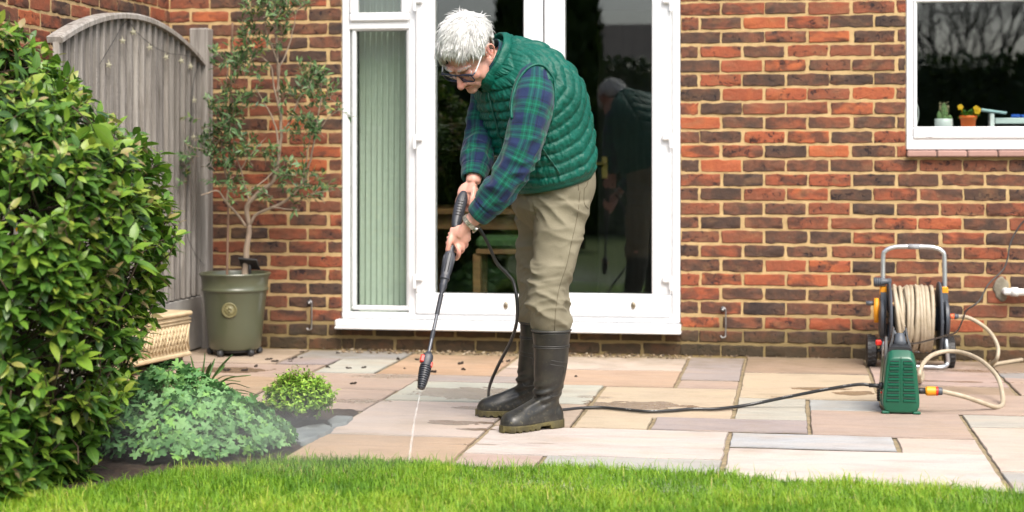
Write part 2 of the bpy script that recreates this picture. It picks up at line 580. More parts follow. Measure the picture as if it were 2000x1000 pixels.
def mat_slab():
    m, nt, b, o = newmat('sandstone')
    tc = nd(nt, 'TexCoord').outputs['Object']
    a = nd(nt, 'Attribute', attribute_name='col')
    co = scaled(nt, tc, (1.0, 3.2, 1.0))
    n1 = noise(nt, co, 3.2, 5, .6, .6)
    v = ramp(nt, [(.22, (.74, .70, .68)), (.5, (1, 1, 1)), (.8, (1.15, 1.08, .98))], n1.outputs[0]).outputs[0]
    base = mixc(nt, .8, a.outputs['Color'], v, 'MULTIPLY')
    n1b = noise(nt, co, 1.7, 3, .5, 1.2)
    base = mixc(nt, math_(nt, 'MULTIPLY', ramp(nt, [(.5, (0, 0, 0)), (.75, (1, 1, 1))], n1b.outputs[0]).outputs[0], .35), base, (.55, .40, .28))
    g = noise(nt, tc, 130, 4, .7)
    base = mixc(nt, .42, base, ramp(nt, [(.3, (.6, .6, .6)), (.65, (1, 1, 1))], g.outputs[0]).outputs[0], 'MULTIPLY')
    gs = noise(nt, tc, 48, 5, .75)
    base = mixc(nt, math_(nt, 'MULTIPLY', ramp(nt, [(.62, (0, 0, 0)), (.72, (1, 1, 1))], gs.outputs[0]).outputs[0], .38), base, (.20, .15, .11))
    wn_ = noise(nt, tc, 7, 5, .6)
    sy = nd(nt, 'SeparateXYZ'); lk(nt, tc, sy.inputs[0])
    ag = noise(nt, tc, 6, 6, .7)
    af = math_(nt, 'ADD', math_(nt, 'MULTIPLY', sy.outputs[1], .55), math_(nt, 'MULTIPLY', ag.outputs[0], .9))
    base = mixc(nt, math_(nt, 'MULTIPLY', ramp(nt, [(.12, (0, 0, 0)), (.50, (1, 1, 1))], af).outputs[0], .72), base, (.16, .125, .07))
    ag2 = noise(nt, tc, 2.3, 5, .65)
    base = mixc(nt, math_(nt, 'MULTIPLY', ramp(nt, [(.52, (0, 0, 0)), (.70, (1, 1, 1))], ag2.outputs[0]).outputs[0], .34), base, (.26, .20, .13))
    wet = None
    sx = nd(nt, 'SeparateXYZ'); lk(nt, tc, sx.inputs[0])
    for (px, py, rx, ry, k) in STAINS:
        p = gnd(px, py)
        dx = math_(nt, 'DIVIDE', math_(nt, 'SUBTRACT', sx.outputs[0], float(p[0])), rx)
        dy = math_(nt, 'DIVIDE', math_(nt, 'SUBTRACT', sx.outputs[1], float(p[1])), ry)
        d = math_(nt, 'ADD', math_(nt, 'MULTIPLY', dx, dx), math_(nt, 'MULTIPLY', dy, dy))
        d = math_(nt, 'ADD', d, math_(nt, 'MULTIPLY', math_(nt, 'SUBTRACT', wn_.outputs[0], .5), 3.6))
        w = math_(nt, 'MULTIPLY', ramp(nt, [(.80, (1, 1, 1)), (.90, (0, 0, 0))], d).outputs[0], min(.8, (1 - k) * 1.5))
        wet = w if wet is None else math_(nt, 'MAXIMUM', wet, w)
    base = mixc(nt, wet, base, (.17, .10, .05))
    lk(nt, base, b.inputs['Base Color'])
    rr = noise(nt, tc, 20, 3)
    ro = math_(nt, 'SUBTRACT', math_(nt, 'ADD', .5, math_(nt, 'MULTIPLY', rr.outputs[0], .25)), math_(nt, 'MULTIPLY', wet, .75))
    lk(nt, ro, b.inputs['Roughness'])
    b.inputs['Specular IOR Level'].default_value = .35
    h1 = noise(nt, co, 22, 6, .65)
    h0 = noise(nt, co, 5.5, 3, .5, .5)
    bp = nd(nt, 'Bump'); bp.inputs['Strength'].default_value = .7; bp.inputs['Distance'].default_value = .006
    lk(nt, math_(nt, 'ADD', h1.outputs[0], math_(nt, 'MULTIPLY', h0.outputs[0], 1.6)), bp.inputs['Height']); lk(nt, bp.outputs[0], b.inputs['Normal'])
    return m

def mat_glass(name, ior=1.72, tint=(.90, .94, .92)):
    m, nt, b, o = newmat(name)
    nt.nodes.remove(b)
    ge = nd(nt, 'NewGeometry'); dt = nd(nt, 'VectorMath', operation='DOT_PRODUCT')
    lk(nt, ge.outputs['Normal'], dt.inputs[0]); lk(nt, ge.outputs['Incoming'], dt.inputs[1])
    f0 = ((ior - 1) / (ior + 1)) ** 2
    sch = math_(nt, 'POWER', math_(nt, 'SUBTRACT', 1.0, math_(nt, 'ABSOLUTE', dt.outputs['Value'])), 5.0)
    fr = math_(nt, 'ADD', f0, math_(nt, 'MULTIPLY', sch, 1 - f0))
    t = nd(nt, 'BsdfTransparent'); t.inputs[0].default_value = (*tint, 1)
    g = nd(nt, 'BsdfGlossy'); g.inputs['Roughness'].default_value = 0.0; g.inputs[0].default_value = (.95, .97, 1, 1)
    mx = nd(nt, 'MixShader')
    lk(nt, fr, mx.inputs[0]); lk(nt, t.outputs[0], mx.inputs[1]); lk(nt, g.outputs[0], mx.inputs[2]); lk(nt, mx.outputs[0], o.inputs[0])
    return m

def mat_wood():
    m, nt, b, o = newmat('weathered_timber')
    tc = nd(nt, 'TexCoord').outputs['Object']
    a = nd(nt, 'Attribute', attribute_name='col')
    sp = nd(nt, 'SeparateColor'); lk(nt, a.outputs['Color'], sp.inputs[0])
    of = nd(nt, 'CombineXYZ'); lk(nt, math_(nt, 'MULTIPLY', sp.outputs[1], 31.0), of.inputs[2])
    ad = nd(nt, 'VectorMath', operation='ADD'); lk(nt, tc, ad.inputs[0]); lk(nt, of.outputs[0], ad.inputs[1])
    co = scaled(nt, ad.outputs[0], (38, 38, 2.2))
    n1 = noise(nt, co, 1.0, 6, .65, .7)
    c = ramp(nt, [(.25, (.10, .095, .09)), (.5, (.27, .26, .25)), (.75, (.48, .465, .445))], n1.outputs[0]).outputs[0]
    n2 = noise(nt, scaled(nt, ad.outputs[0], (9, 9, 1.3)), 1.0, 3)
    c = mixc(nt, math_(nt, 'MULTIPLY', n2.outputs[0], .5), c, (.21, .17, .12))
    kn = nd(nt, 'TexVoronoi'); kn.inputs['Scale'].default_value = 1.0
    lk(nt, scaled(nt, ad.outputs[0], (9, 9, 4.2)), kn.inputs['Vector'])
    kf = ramp(nt, [(.10, (1, 1, 1)), (.17, (0, 0, 0))], kn.outputs['Distance']).outputs[0]
    c = mixc(nt, math_(nt, 'MULTIPLY', kf, .7), c, (.06, .045, .035))
    c = mixc(nt, 1.0, c, ramp(nt, [(0, (.58, .57, .57)), (1, (1.2, 1.19, 1.17))], sp.outputs[0]).outputs[0], 'MULTIPLY')
    lk(nt, c, b.inputs['Base Color'])
    b.inputs['Roughness'].default_value = .85
    bp = nd(nt, 'Bump'); bp.inputs['Strength'].default_value = .6; bp.inputs['Distance'].default_value = .003
    lk(nt, n1.outputs[0], bp.inputs['Height']); lk(nt, bp.outputs[0], b.inputs['Normal'])
    return m

M_BRICK, M_MORTAR, M_SLAB, M_WOOD = mat_brick(), mat_mortar(), mat_slab(), mat_wood()
M_UPVC = pm('white_upvc', (.75, .76, .77), (.72, .73, .745), 3, .28, 0, coat=.3)
M_GLASS = mat_glass('double_glazing')
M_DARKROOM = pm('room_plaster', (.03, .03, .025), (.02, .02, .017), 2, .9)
M_RUBBER = pm('black_gasket', (.02, .022, .022), None, 20, .6)
M_STEEL = pm('galvanised_steel', (.55, .56, .57), (.42, .43, .44), 60, .35, .1, 300, metal=1)
M_SOIL = pm('soil', (.060, .038, .024), (.022, .014, .010), 45, .95, .8, 70, bdist=.006)
M_JOINT = pm('sandy_jointing', (.34, .26, .155), (.17, .14, .08), 22, .95, .5, 180, bdist=.002)
M_GRAVEL = pm('gravel', (.4, .3, .2), None, 30, .85, .5, 80, stops=[(0, (.06, .045, .03)), (.4, (.16, .11, .065)), (.7, (.30, .22, .13)), (1, (.45, .38, .28))])

# ------------------------------------------------------------------ ground
def lawn_edge(x):
    xs = [-3.5, -2.6, -2.33, -2.20, -2.10, -1.97, -1.73, -1.41, -.94, -.50, -.07, .34, .74, 1.2, 2.4]
    ys = [-4.75, -4.35, -4.12, -3.98, -3.82, -3.58, -3.42, -3.32, -3.38, -3.38, -3.45, -3.515, -3.54, -3.57, -3.65]
    return np.interp(x, xs, ys)
mb = MB()
mb.add([(-90, -120, -.03), (90, -120, -.03), (90, 60, -.03), (-90, 60, -.03)], [(0, 1, 2, 3)])
M_LAWNB = pm('lawn_ground', (.10, .16, .025), (.07, .08, .025), 30, .95, .6, 90)
o = mb.build('ground', M_LAWNB); tag(o, kind='structure')

# flower bed soil
mb = MB()
n = 130
gx, gy = np.meshgrid(np.linspace(-3.3, -1.55, n), np.linspace(-4.6, -2.0, n))
P = np.stack([gx.ravel(), gy.ravel(), np.zeros(n * n)], -1)
P[:, 2] = -.026 + (.010 + .012 * vnoise(P * 4.0) + .014 * vnoise(P * 16, 3) + .008 * vnoise(P * 40, 4)) * np.clip((P[:, 1] - lawn_edge(P[:, 0]) + .02) / .06, 0, 1) * np.clip((-2.10 - P[:, 1]) / .06, 0, 1) * np.clip((-1.72 - P[:, 0]) / .06, 0, 1)
P[:, 2] += .03 * np.clip((-2.25 - P[:, 0]) / .3, 0, 1) * np.clip((P[:, 1] - lawn_edge(P[:, 0])) / .2, 0, 1)
i = np.arange(n - 1)[:, None] * n + np.arange(n - 1)[None]
mb.add(P, np.stack([i, i + 1, i + n + 1, i + n], -1).reshape(-1, 4))
o = mb.build('flower_bed', M_SOIL); tag(o, kind='structure')

# paving: every slab cut with a slightly wandering edge
S_ = dict(blue=(.36, .37, .39), mauve=(.43, .37, .365), green=(.55, .56, .49), beige=(.54, .43, .33), tan=(.55, .39, .26), pink=(.53, .40, .345), orange=(.56, .36, .21),
          pale=(.64, .53, .46), white=(.66, .585, .54), cream=(.63, .52, .36), lgreen=(.53, .52, .44), grey=(.46, .45, .43), brown=(.42, .31, .22), sky=(.51, .545, .55))
SL = [(-2.57, -1.98, -.44, -.06, 'blue'), (-2.57, -2.29, -.70, -.44, 'mauve'), (-2.29, -1.98, -1.0, -.44, 'green'), (-3.19, -2.57, -.70, -.06, 'beige'), (-3.19, -2.3, -1.2, -.7, 'pink'),
      (-3.19, -2.32, -1.85, -1.2, 'tan'), (-2.3, -1.72, -1.55, -1.0, 'pink'), (-2.32, -1.73, -2.17, -1.55, 'pink'), (-1.98, -1.40, -1.0, -.17, 'orange'), (-1.72, -1.14, -1.24, -1.0, 'mauve'),
      (-1.40, -.51, -.68, -.15, 'pale'), (-1.14, -.51, -1.26, -.68, 'tan'), (-1.40, -1.14, -1.0, -.68, 'pink'), (-1.73, -.83, -1.87, -1.25, 'green'), (-1.74, -1.14, -2.76, -1.87, 'pale'),
      (-1.74, -1.14, -3.62, -2.76, 'tan'), (-1.14, -.83, -2.48, -1.87, 'beige'), (-.83, -.22, -2.17, -1.26, 'cream'), (-.83, -.53, -2.48, -2.17, 'cream'), (-.53, .08, -2.48, -2.17, 'mauve'),
      (-1.14, -.22, -3.10, -2.48, 'white'), (-1.14, -.84, -3.7, -3.10, 'pink'), (-.84, -.22, -3.7, -3.10, 'grey'), (-.51, -.22, -.98, -.10, 'mauve'), (-.51, -.22, -1.26, -.98, 'pink'),
      (-.22, .39, -.68, -.03, 'brown'), (-.22, .39, -1.55, -.68, 'cream'), (-.22, .08, -2.17, -1.55, 'lgreen'), (.08, .39, -1.87, -1.55, 'sky'), (.39, 1.0, -1.0, -.03, 'pink'),
      (.39, 1.0, -1.29, -1.0, 'brown'), (.39, 1.3, -1.89, -1.29, 'pink'), (.08, .69, -2.51, -1.87, 'pink'), (-.22, .39, -2.82, -2.51, 'sky'), (.39, .69, -2.85, -2.51, 'pale'),
      (-.22, .69, -3.7, -2.83, 'white'), (.69, 1.3, -2.22, -1.9, 'lgreen'), (.69, 1.3, -3.16, -2.22, 'pale'), (.69, 1.3, -3.8, -3.16, 'grey'), (1.0, 1.6, -.45, -.03, 'brown'),
      (1.0, 1.6, -.68, -.45, 'blue'), (1.0, 1.6, -1.29, -.68, 'pink'), (1.3, 1.9, -2.2, -1.29, 'tan'), (1.3, 1.9, -3.8, -2.2, 'pink'), (1.6, 2.4, -1.29, -.03, 'mauve')]
mb = MB()
for (x0, x1, y0, y1, cn) in SL:
    c0_ = np.array(S_[cn]); c = (c0_ * .88 + c0_.mean() * .12) * .80 * np.array([1.0, .985, .955]) * (1 + rng.normal(0, .035)) * np.array([1, 1 + rng.normal(0, .012), 1 + rng.normal(0, .02)])
    g = .007
    a = [(x0 + g * 1.0, y0 + g * 1.0), (x1 - g * 1.0, y0 + g * 1.0), (x1 - g * 1.0, y1 - g * 1.0), (x0 + g * 1.0, y1 - g * 1.0)]
    out = []
    for k in range(4):
        p, q = np.array(a[k]), np.array(a[(k + 1) % 4])
        m_ = max(2, int(np.linalg.norm(q - p) / .035))
        for j in range(m_):
            out.append(p + (q - p) * j / m_)
    out = np.array(out)
    ctr = out.mean(0)
    jit = (vnoise(np.c_[out * 14, np.full(len(out), x0 * 7)], 4) - .5) * .008 + (vnoise(np.c_[out * 45, np.full(len(out), y0 * 7)], 5) - .5) * .005
    out = out - nrm(out - ctr) * (jit[:, None] + .001)
    z = rng.normal(0, .0015)
    zz = z + .0022 * (vnoise(np.c_[out * 9, np.zeros(len(out))], 8) - .5)
    r0 = np.c_[out, np.full(len(out), -.03)]
    r1 = np.c_[out, zz - .005]
    r2 = np.c_[out - nrm(out - ctr) * .004, zz]
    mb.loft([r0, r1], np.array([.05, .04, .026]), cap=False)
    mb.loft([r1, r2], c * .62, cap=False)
    nn_ = len(r2); jj = np.arange(nn_)
    mb.add(np.vstack([r2, r2.mean(0)]), np.stack([np.full(nn_, nn_), jj, (jj + 1) % nn_], -1), c)
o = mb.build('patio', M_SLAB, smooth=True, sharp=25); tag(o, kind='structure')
mb = MB()
mb.box(-3.19, 2.4, -3.8, .0, -.03, -.0075, .001)
P = None
o = mb.build('patio_jointing', M_JOINT); tag(o, kind='structure')
# clear the part of the jointing bed that would lie under the flower bed
vv = o.data
mb = MB()
for (x0, x1, y0, y1) in ((-3.19, 2.4, -2.18, .0), (-1.745, 2.4, -3.8, -2.18)):
    mb.box(x0, x1, y0, y1, -.032, -.0085, .001)
me = mb.mesh('patio_jointing', smooth=False); me.materials.append(M_JOINT); o.data = me

# gravel strip along the wall foot
mb = MB()
n = 420
X = rng.uniform(-2.42, -.5, n); Y = rng.uniform(-.18, -.015, n)
for x, y in zip(X, Y):
    r = rng.uniform(.003, .0075)
    A = nrm(rng.normal(size=(3, 3)))
    mb.ell((x, y, -.004 + r * .4 + .004), I3, (r * rng.uniform(.8, 1.5), r * rng.uniform(.8, 1.4), r * .7), 6, 4, rng.uniform(0, 1))
for k in range(130):
    mb.ell((rng.uniform(-2.57, 1.5), -.02 - abs(rng.normal(0, .02)), .003), I3, (.006, .006, .004), 6, 4, rng.uniform(0, .6))
o = mb.build('gravel_strip', M_GRAVEL); tag(o, 'strip of loose gravel chippings along the wall foot under the patio door', 'gravel', kind='stuff')

# ------------------------------------------------------------------ the house
house = thing('brick_house', 'red brick house with white patio doors and white kitchen window', 'house', (-.5, .0, 0))
DX0, DX1 = -2.412, -.563
DZS = float(wal(667, 640)[2])            # underside of the door sill
WX0 = float(wal(1769, 200)[0]); WX1 = WX0 + 1.25
WZ0, WZ1 = float(wal(1769, 293)[2]), 2.15
DZ1 = 2.15
TOP = 2.75
def bricks(mb, p0, du, dn, L, z0, z1, holes, j0, seed):
    """stretcher bond over a wall face: p0 origin, du along, dn outwards"""
    rg = np.random.default_rng(seed)
    k0 = int(math.floor((z0 - .1407) / .075))
    k1 = int(math.ceil((z1 - .1407) / .075))
    for k in range(k0, k1):
        za, zb = .1407 + .075 * k + .0068, .1407 + .075 * (k + 1) - .0068
        za, zb = max(za, z0), min(zb, z1)
        if zb - za < .02: continue
        off = j0 + (.1125 if k % 2 else 0)
        n0 = int(math.floor((0 - off) / .225)) - 1
        for q in range(n0, int(L / .225) + 3):
            s0, s1 = off + .225 * q + .0065, off + .225 * (q + 1) - .0065
            segs = [(max(s0, 0), min(s1, L))]
            for (h0, h1, hz0, hz1) in holes:
                if zb > hz0 + .02 and za < hz1 - .02:
                    ns = []
                    for (u, v) in segs:
                        if u < h0: ns.append((u, min(v, h0)))
                        if v > h1: ns.append((max(u, h1), v))
                    segs = ns
            for (u, v) in segs:
                if v - u < .02: continue
                r = rg.random()
                tone = rg.choice([rg.uniform(.08, .26), rg.uniform(.22, .45), rg.uniform(.42, .68), rg.uniform(.66, .95)], p=[.22, .31, .33, .14])
                if k < 0: tone *= .45
                cc = np.array([tone, rg.random(), rg.random()])
                jx, jz = rg.normal(0, .0028, 2), rg.normal(0, .0018, 2)
                pr = .0045 + rg.normal(0, .0012)
                m_ = 8
                # rounded, irregular front outline
                w, h = v - u, zb - za
                ang = []
                us = np.linspace(0, 1, m_)
                out = [(a, 0) for a in us[:-1]] + [(1, b_) for b_ in (0, .33, .66)] + [(a, 1) for a in us[::-1][:-1]] + [(0, b_) for b_ in (1, .66, .33)]
                out = np.array(out, float)
                j = rg.normal(0, .0016, (len(out), 2))
                uv = np.c_[u + jx[0] + out[:, 0] * (w + jx[1] - jx[0]), za + jz[0] + out[:, 1] * (h + jz[1] - jz[0])] + j
                ce = uv.mean(0)
                crn = (np.abs(out[:, 0] - .5) > .49) & (np.abs(out[:, 1] - .5) > .49)
                uv[crn] += (ce - uv[crn]) * np.array([.012, .05])
                ins = uv.copy()
                ins[:, 0] += np.clip(ce[0] - uv[:, 0], -.004, .004); ins[:, 1] += np.clip(ce[1] - uv[:, 1], -.004, .004)
                mk = lambda a, d: p0 + a[:, :1] * du + np.array([0, 0, 1.0]) * a[:, 1:] + dn * (np.asarray(d).reshape(-1, 1))
                tilt = rg.normal(0, .0009, len(uv))
                mb.loft([mk(uv, np.full(len(uv), -.004)), mk(uv, pr - .003 + tilt), mk(ins, pr + tilt)], cc, cap=True, m=1)
mb = MB()
XL, XR = -3.40, 2.9
# inner leaf and mortar face, cut round the openings
for (x0, x1, z0, z1) in ((XL, DX0, -.03, TOP), (DX0, DX1, DZ1, TOP), (DX1, WX0, -.03, TOP), (WX0, WX1, -.03, WZ0 - .035), (WX0, WX1, WZ1, TOP), (WX1, XR, -.03, TOP)):
    mb.box(x0, x1, .0, .12, z0, z1, .0)
mb.box(DX0, DX1, .004, .12, -.03, DZS - .002, .0)
bricks(mb, np.array([XL, 0, 0]), np.array([1., 0, 0]), np.array([0, -1., 0]), XR - XL, 0.0, TOP,
       [(DX0 - XL, DX1 - XL, -.1, DZ1), (WX0 - XL, WX1 - XL, WZ0 - .03, WZ1)], (-.351 - XL) % .225, 3)
bricks(mb, np.array([DX0, .004, 0]), np.array([1., 0, 0]), np.array([0, -1., 0]), DX1 - DX0, 0.0, DZS - .004, [], .07, 5)
o = mb.build('wall', [M_MORTAR, M_BRICK], house, sharp=30)
mb = MB()
mb.box(XL - .12, XL, -2.9, 0.12, -.03, TOP, 0)
bricks(mb, np.array([XL, 0, 0]), np.array([0, -1., 0]), np.array([1., 0, 0]), 2.9, 1.1, TOP, [], .07, 9)
mb.build('wall', [M_MORTAR, M_BRICK], house, sharp=30)
mb = MB()
mb.box(XL - .3, XR + .2, -.16, 5.3, TOP, TOP + .18, .01)
mb.build('roof', pm('roof_tile', (.12, .07, .05), None, 20, .8, .4), house)
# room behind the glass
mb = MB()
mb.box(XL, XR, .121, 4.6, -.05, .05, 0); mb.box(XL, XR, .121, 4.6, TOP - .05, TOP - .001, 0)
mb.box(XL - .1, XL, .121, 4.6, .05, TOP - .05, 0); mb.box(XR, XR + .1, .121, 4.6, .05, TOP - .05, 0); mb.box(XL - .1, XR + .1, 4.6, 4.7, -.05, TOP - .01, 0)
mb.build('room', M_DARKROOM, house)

# patio door set -------------------------------------------------------------
def wx(px): return float(wal(px, 300)[0])
def wz(px, py): return float(wal(px, py)[2])
def frame(mb, x0, x1, z0, z1, wl_, wr, wb, wt, y0, y1, b=.006):
    """four bars, the uprights between the rails so no faces coincide"""
    mb.box(x0, x1, y0, y1, z0, z0 + wb, b); mb.box(x0, x1, y0, y1, z1 - wt, z1, b)
    mb.box(x0, x0 + wl_, y0 + .0015, y1 - .0015, z0 + wb - b * .8, z1 - wt + b * .8, b); mb.box(x1 - wr, x1, y0 + .0015, y1 - .0015, z0 + wb - b * .8, z1 - wt + b * .8, b)

ZB = wz(667, 621)
mb = MB()
xm = wx(808)
frame(mb, DX0 + .003, DX1 - .003, ZB, DZ1, .042, .042, .035, .05, -.010, .075, .006)
mb.box(xm - .028, xm + .028, -.0085, .07, ZB + .03, DZ1 - .045, .006)             # mullion between side light and doors
ztr = wz(740, 47)
mb.box(DX0 + .043, xm - .026, -.0088, .068, ztr - .03, ztr + .022, .006)           # transom
door = mb.build('patio_door', M_UPVC, house, sharp=30)
mb = MB()
mb.box(DX0 - .02, DX1 + .006, -.085, .02, DZS, DZS + .016, .005)
mb.box(DX0 - .018, DX1 + .004, -.08, .02, DZS + .0155, ZB - .002, .006)
mb.build('door_sill', M_UPVC, door, sharp=30)
def beadpane(x0, x1, z0, z1, y=.022):
    mb = MB(); mb.box(x0, x1, y, y + .004, z0, z1, 0)
    mb.build('glass_pane', M_GLASS, door, smooth=False)
    mb = MB(); frame(mb, x0 - .004, x1 + .004, z0 - .004, z1 + .004, .006, .006, .006, .006, y - .006, y - .001, .001)
    mb.build('glazing_gasket', M_RUBBER, door, smooth=False)
# side light
xa, xb = wx(695), wx(793)
za, zb_ = wz(744, 597), wz(744, 60)
mb = MB(); frame(mb, xa - .026, xb + .026, za - .026, zb_ + .028, .026, .026, .026, .028, -.004, .05, .012)
mb.build('glazing_bead', M_UPVC, door, sharp=30)
beadpane(xa, xb, za, zb_)
# top-hung vent
x0, x1, z0 = wx(683.5), wx(801), wz(742, 43)
mb = MB(); frame(mb, x0, x1, z0, DZ1 - .06, .048, .048, .05, .05, -.026, .03, .01)
mb.build('vent_sash', M_UPVC, door, sharp=30)
beadpane(x0 + .046, x1 - .046, z0 + .048, DZ1 - .11, .006)
# two leaves
lz0 = wz(900, 613)
for (l0, l1, g0, g1) in ((813, 1061, 851, 1024), (1064, 1312, 1104, 1274)):
    x0, x1, a0, a1 = wx(l0), wx(l1), wx(g0), wx(g1)
    gz = wz((g0 + g1) / 2, 573)
    mb = MB(); frame(mb, x0, x1, lz0, DZ1 - .055, a0 - x0, x1 - a1, gz - lz0, .11, -.028, .045, .008)
    frame(mb, a0 - .014, a1 + .014, gz - .014, DZ1 - .15, .014, .014, .014, .014, -.0305, -.015, .005)
    lf = mb.build('door_leaf', M_UPVC, door, sharp=30)
    beadpane(a0, a1, gz, DZ1 - .165, .008)
    mb = MB()
    cx = (988 if l0 < 900 else 1237); p = wal(cx, 596.5, -.03)
    mb.lathe([(.0, 0), (.011, 0), (.012, .003), (.009, .007), (0.004, .008)], p, (0, -1, 0), 16)
    v = mb.v[0]; v[:, 2] = p[2] + (v[:, 2] - p[2]) * 1.6
    mb.build('lock_cover', pm('lock_metal', (.35, .3, .22), None, 30, .35, metal=1), door)
M_HW = pm('hinge_white', (.80, .81, .82), None, 5, .3, coat=.2)
for px, sgn, ys in ((812, 1, (3, 272, 545)), (1307, -1, (3, 270, 548))):
    for py in ys:
        p = wal(px, py, -.04)
        mb = MB()
        mb.box(p[0] - .004, p[0] + .038 * 1, p[1] - .012, -.012, p[2] - .012, p[2] + .022, .008) if sgn > 0 else mb.box(p[0] - .038, p[0] + .004, p[1] - .012, -.012, p[2] - .012, p[2] + .022, .008)
        mb.tube([(p[0] - .008 * sgn, p[1] - .002, p[2] + .022), (p[0] - .008 * sgn, p[1] - .002, p[2] - .05)], .0105, 12)
        mb.build('hinge', M_HW, door)

# kitchen window --------------------------------------------------------------
mb = MB()
frame(mb, WX0 + .002, WX1, WZ0, WZ1, .05, .05, .075, .05, -.012, .07, .006)
wzg, wzt = wz(1900, 247), wz(1900, 2)
mb.box(WX0 + .05, WX1 - .05, -.0105, .065, wzt, wzt + .06, .006)
win = mb.build('window', M_UPVC, house, sharp=30)
mb = MB(); frame(mb, WX0 + .034, WX1 - .03, WZ0 + .055, wzt + .01, .022, .022, wzg - WZ0 - .056, .014, -.022, .03, .009)
mb.build('window_sash', M_UPVC, win, sharp=30)
mb = MB(); mb.box(WX0 + .05, WX1 - .05, .004, .008, wzg - .005, wzt + .0, 0)
mb.build('glass_pane', M_GLASS, win, smooth=False)
mb = MB(); mb.box(WX0 + .05, WX1 - .05, .004, .008, wzt + .06, WZ1 - .05, 0)
mb.build('glass_pane', M_GLASS, win, smooth=False)
mb = MB()
x = WX0 + .004
while x < WX1 - .02:
    mb.box(x, x + .1475, -.045, .05, WZ0 - .036, WZ0 - .003, .006, c=rng.uniform(.3, .7)); x += .152
mb.box(WX0 + .003, WX1, -.036, .05, WZ0 - .037, WZ0 - .008, .001, c=.0)
mb.build('window_sill', pm('clay_sill_tile', (.3, .15, .12), None, 14, .7, .3, 90, stops=[(0, (.05, .04, .035)), (.25, (.30, .17, .14)), (.9, (.42, .26, .22))]), win, sharp=30)
p = wal(1815, 266, -.013)
mb = MB(); mb.box(p[0] - .016, p[0] + .016, -.026, -.012, p[2] - .004, p[2] + .004, .002); mb.build('drain_cap', M_HW, win)

# interior door with brass lever, seen through the right leaf
pd = wal(1180, 320, 2.4)
mb = MB(); mb.box(pd[0] - .05, pd[0] + .75, 2.45, 2.5, .05, 2.05, .005)
idr = mb.build('interior_door', pm('dark_stained_door', (.05, .045, .035), (.03, .03, .02), 6, .45, stretch=(6, 6, .6)), house)
M_BRASS = pm('brass', (.85, .6, .2), None, 20, .3, metal=1)
mb = MB(); mb.box(pd[0] - .02, pd[0] + .02, 2.43, 2.451, pd[2] - .1, pd[2] + .05, .004); mb.tube([(pd[0], 2.45, pd[2]), (pd[0], 2.38, pd[2]), (pd[0] - .12, 2.38, pd[2])], .011, 10)
mb.build('door_handle', M_BRASS, idr)

# ------------------------------------------------------------------ inside: blind, table, bench, things on the sill
bl = thing('vertical_blind', 'pale green vertical blind closed behind the narrow side window', 'blind', (DX0 + .25, .16, .1))
mb = MB()
M_BLIND = pm('blind_fabric', (.66, .72, .62), (.61, .67, .57), 30, .8, .2, 200, trans=.35)
xx = DX0 + .06
while xx < xm - .03:
    pth = np.array([(xx + .011 * math.cos(k), .15 + .003 * math.sin(2 * k), 0) for k in np.linspace(0, math.pi, 5)])
    a = np.linspace(0, .034, 6)
    prof = np.stack([xx + a, .15 + .003 * np.sin(a / .034 * math.pi) + a * .025, np.zeros(6)], -1)
    bk = prof + np.array([0, .0015, 0])
    ring = np.vstack([prof, bk[::-1]])
    mb.loft([ring + np.array([0, 0, .12]), ring + np.array([0, 0, 2.1])], .5)
    xx += .0325
mb.build('slat', M_BLIND, bl)
tag(bl.children[0], kind='stuff')
mb = MB(); mb.box(DX0 + .05, xm - .02, .13, .18, 2.1, 2.14, .004); mb.build('head_rail', M_UPVC, bl)

M_OAK = pm('oak_furniture', (.30, .155, .06), (.17, .08, .03), 5, .5, .2, 60, stretch=(1, 12, 12))
def tbl(name, label, cat, x0, x1, y0, y1, zt, lw, rail=.09):
    t = thing(name, label, cat, ((x0 + x1) / 2, (y0 + y1) / 2, .05))
    mb = MB(); mb.box(x0, x1, y0, y1, zt - .035, zt, .006); mb.build('tabletop', M_OAK, t)
    mb = MB(); mb.box(x0 + .08, x1 - .08, y0 + .06, y0 + .085, zt - .035 - rail, zt - .0355, .003); mb.build('apron', M_OAK, t)
    for x in (x0 + .06, x1 - .06 - lw):
        for y in (y0 + .05, y1 - .05 - lw):
            mb = MB(); mb.box(x, x + lw, y, y + lw, .051, zt - .036, .004); mb.build('leg', M_OAK, t)
    return t
p0, p1 = wal(846, 410, .9), wal(1080, 410, .9)
tbl('dining_table', 'oak dining table standing in the dim room behind the left glass door', 'table', p0[0] - .2, p1[0], .85, 1.75, wal(930, 408, .85)[2], .055)
p2 = wal(1020, 470, 1.0)
ch = thing('dining_bench', 'low green cushioned oak bench behind the glass door, in front of the oak table', 'bench', (p2[0] - .1, .6, .05))
mb = MB(); zt = float(wal(960, 462, .5)[2]); xa, xb = float(wal(930, 460, .5)[0]), float(wal(1075, 460, .5)[0])
mb.box(xa, xb, .48, .76, zt - .07, zt, .02); mb.build('cushion', pm('green_cushion', (.05, .11, .035), (.035, .08, .02), 12, .9, .3, 200), ch)
mb = MB(); mb.box(xa, xb, .49, .75, zt - .10, zt - .071, .004); mb.build('seat', M_OAK, ch)
for x in (xa - .02, xb - .06):
    for y in (.5, .7):
        mb = MB(); mb.box(x, x + .045, y, y + .04, .051, zt - .1005, .004); mb.build('leg', M_OAK, ch)

zs = float(wal(1840, 247.5, .10)[2]) - .004
mb = MB(); mb.box(WX0 + .02, WX1 - .02, .072, .30, zs - .03, zs, .004)
mb.build('interior_sill', M_UPVC, win)
def pot_at(px): return wal(px, 247, .13)[0]
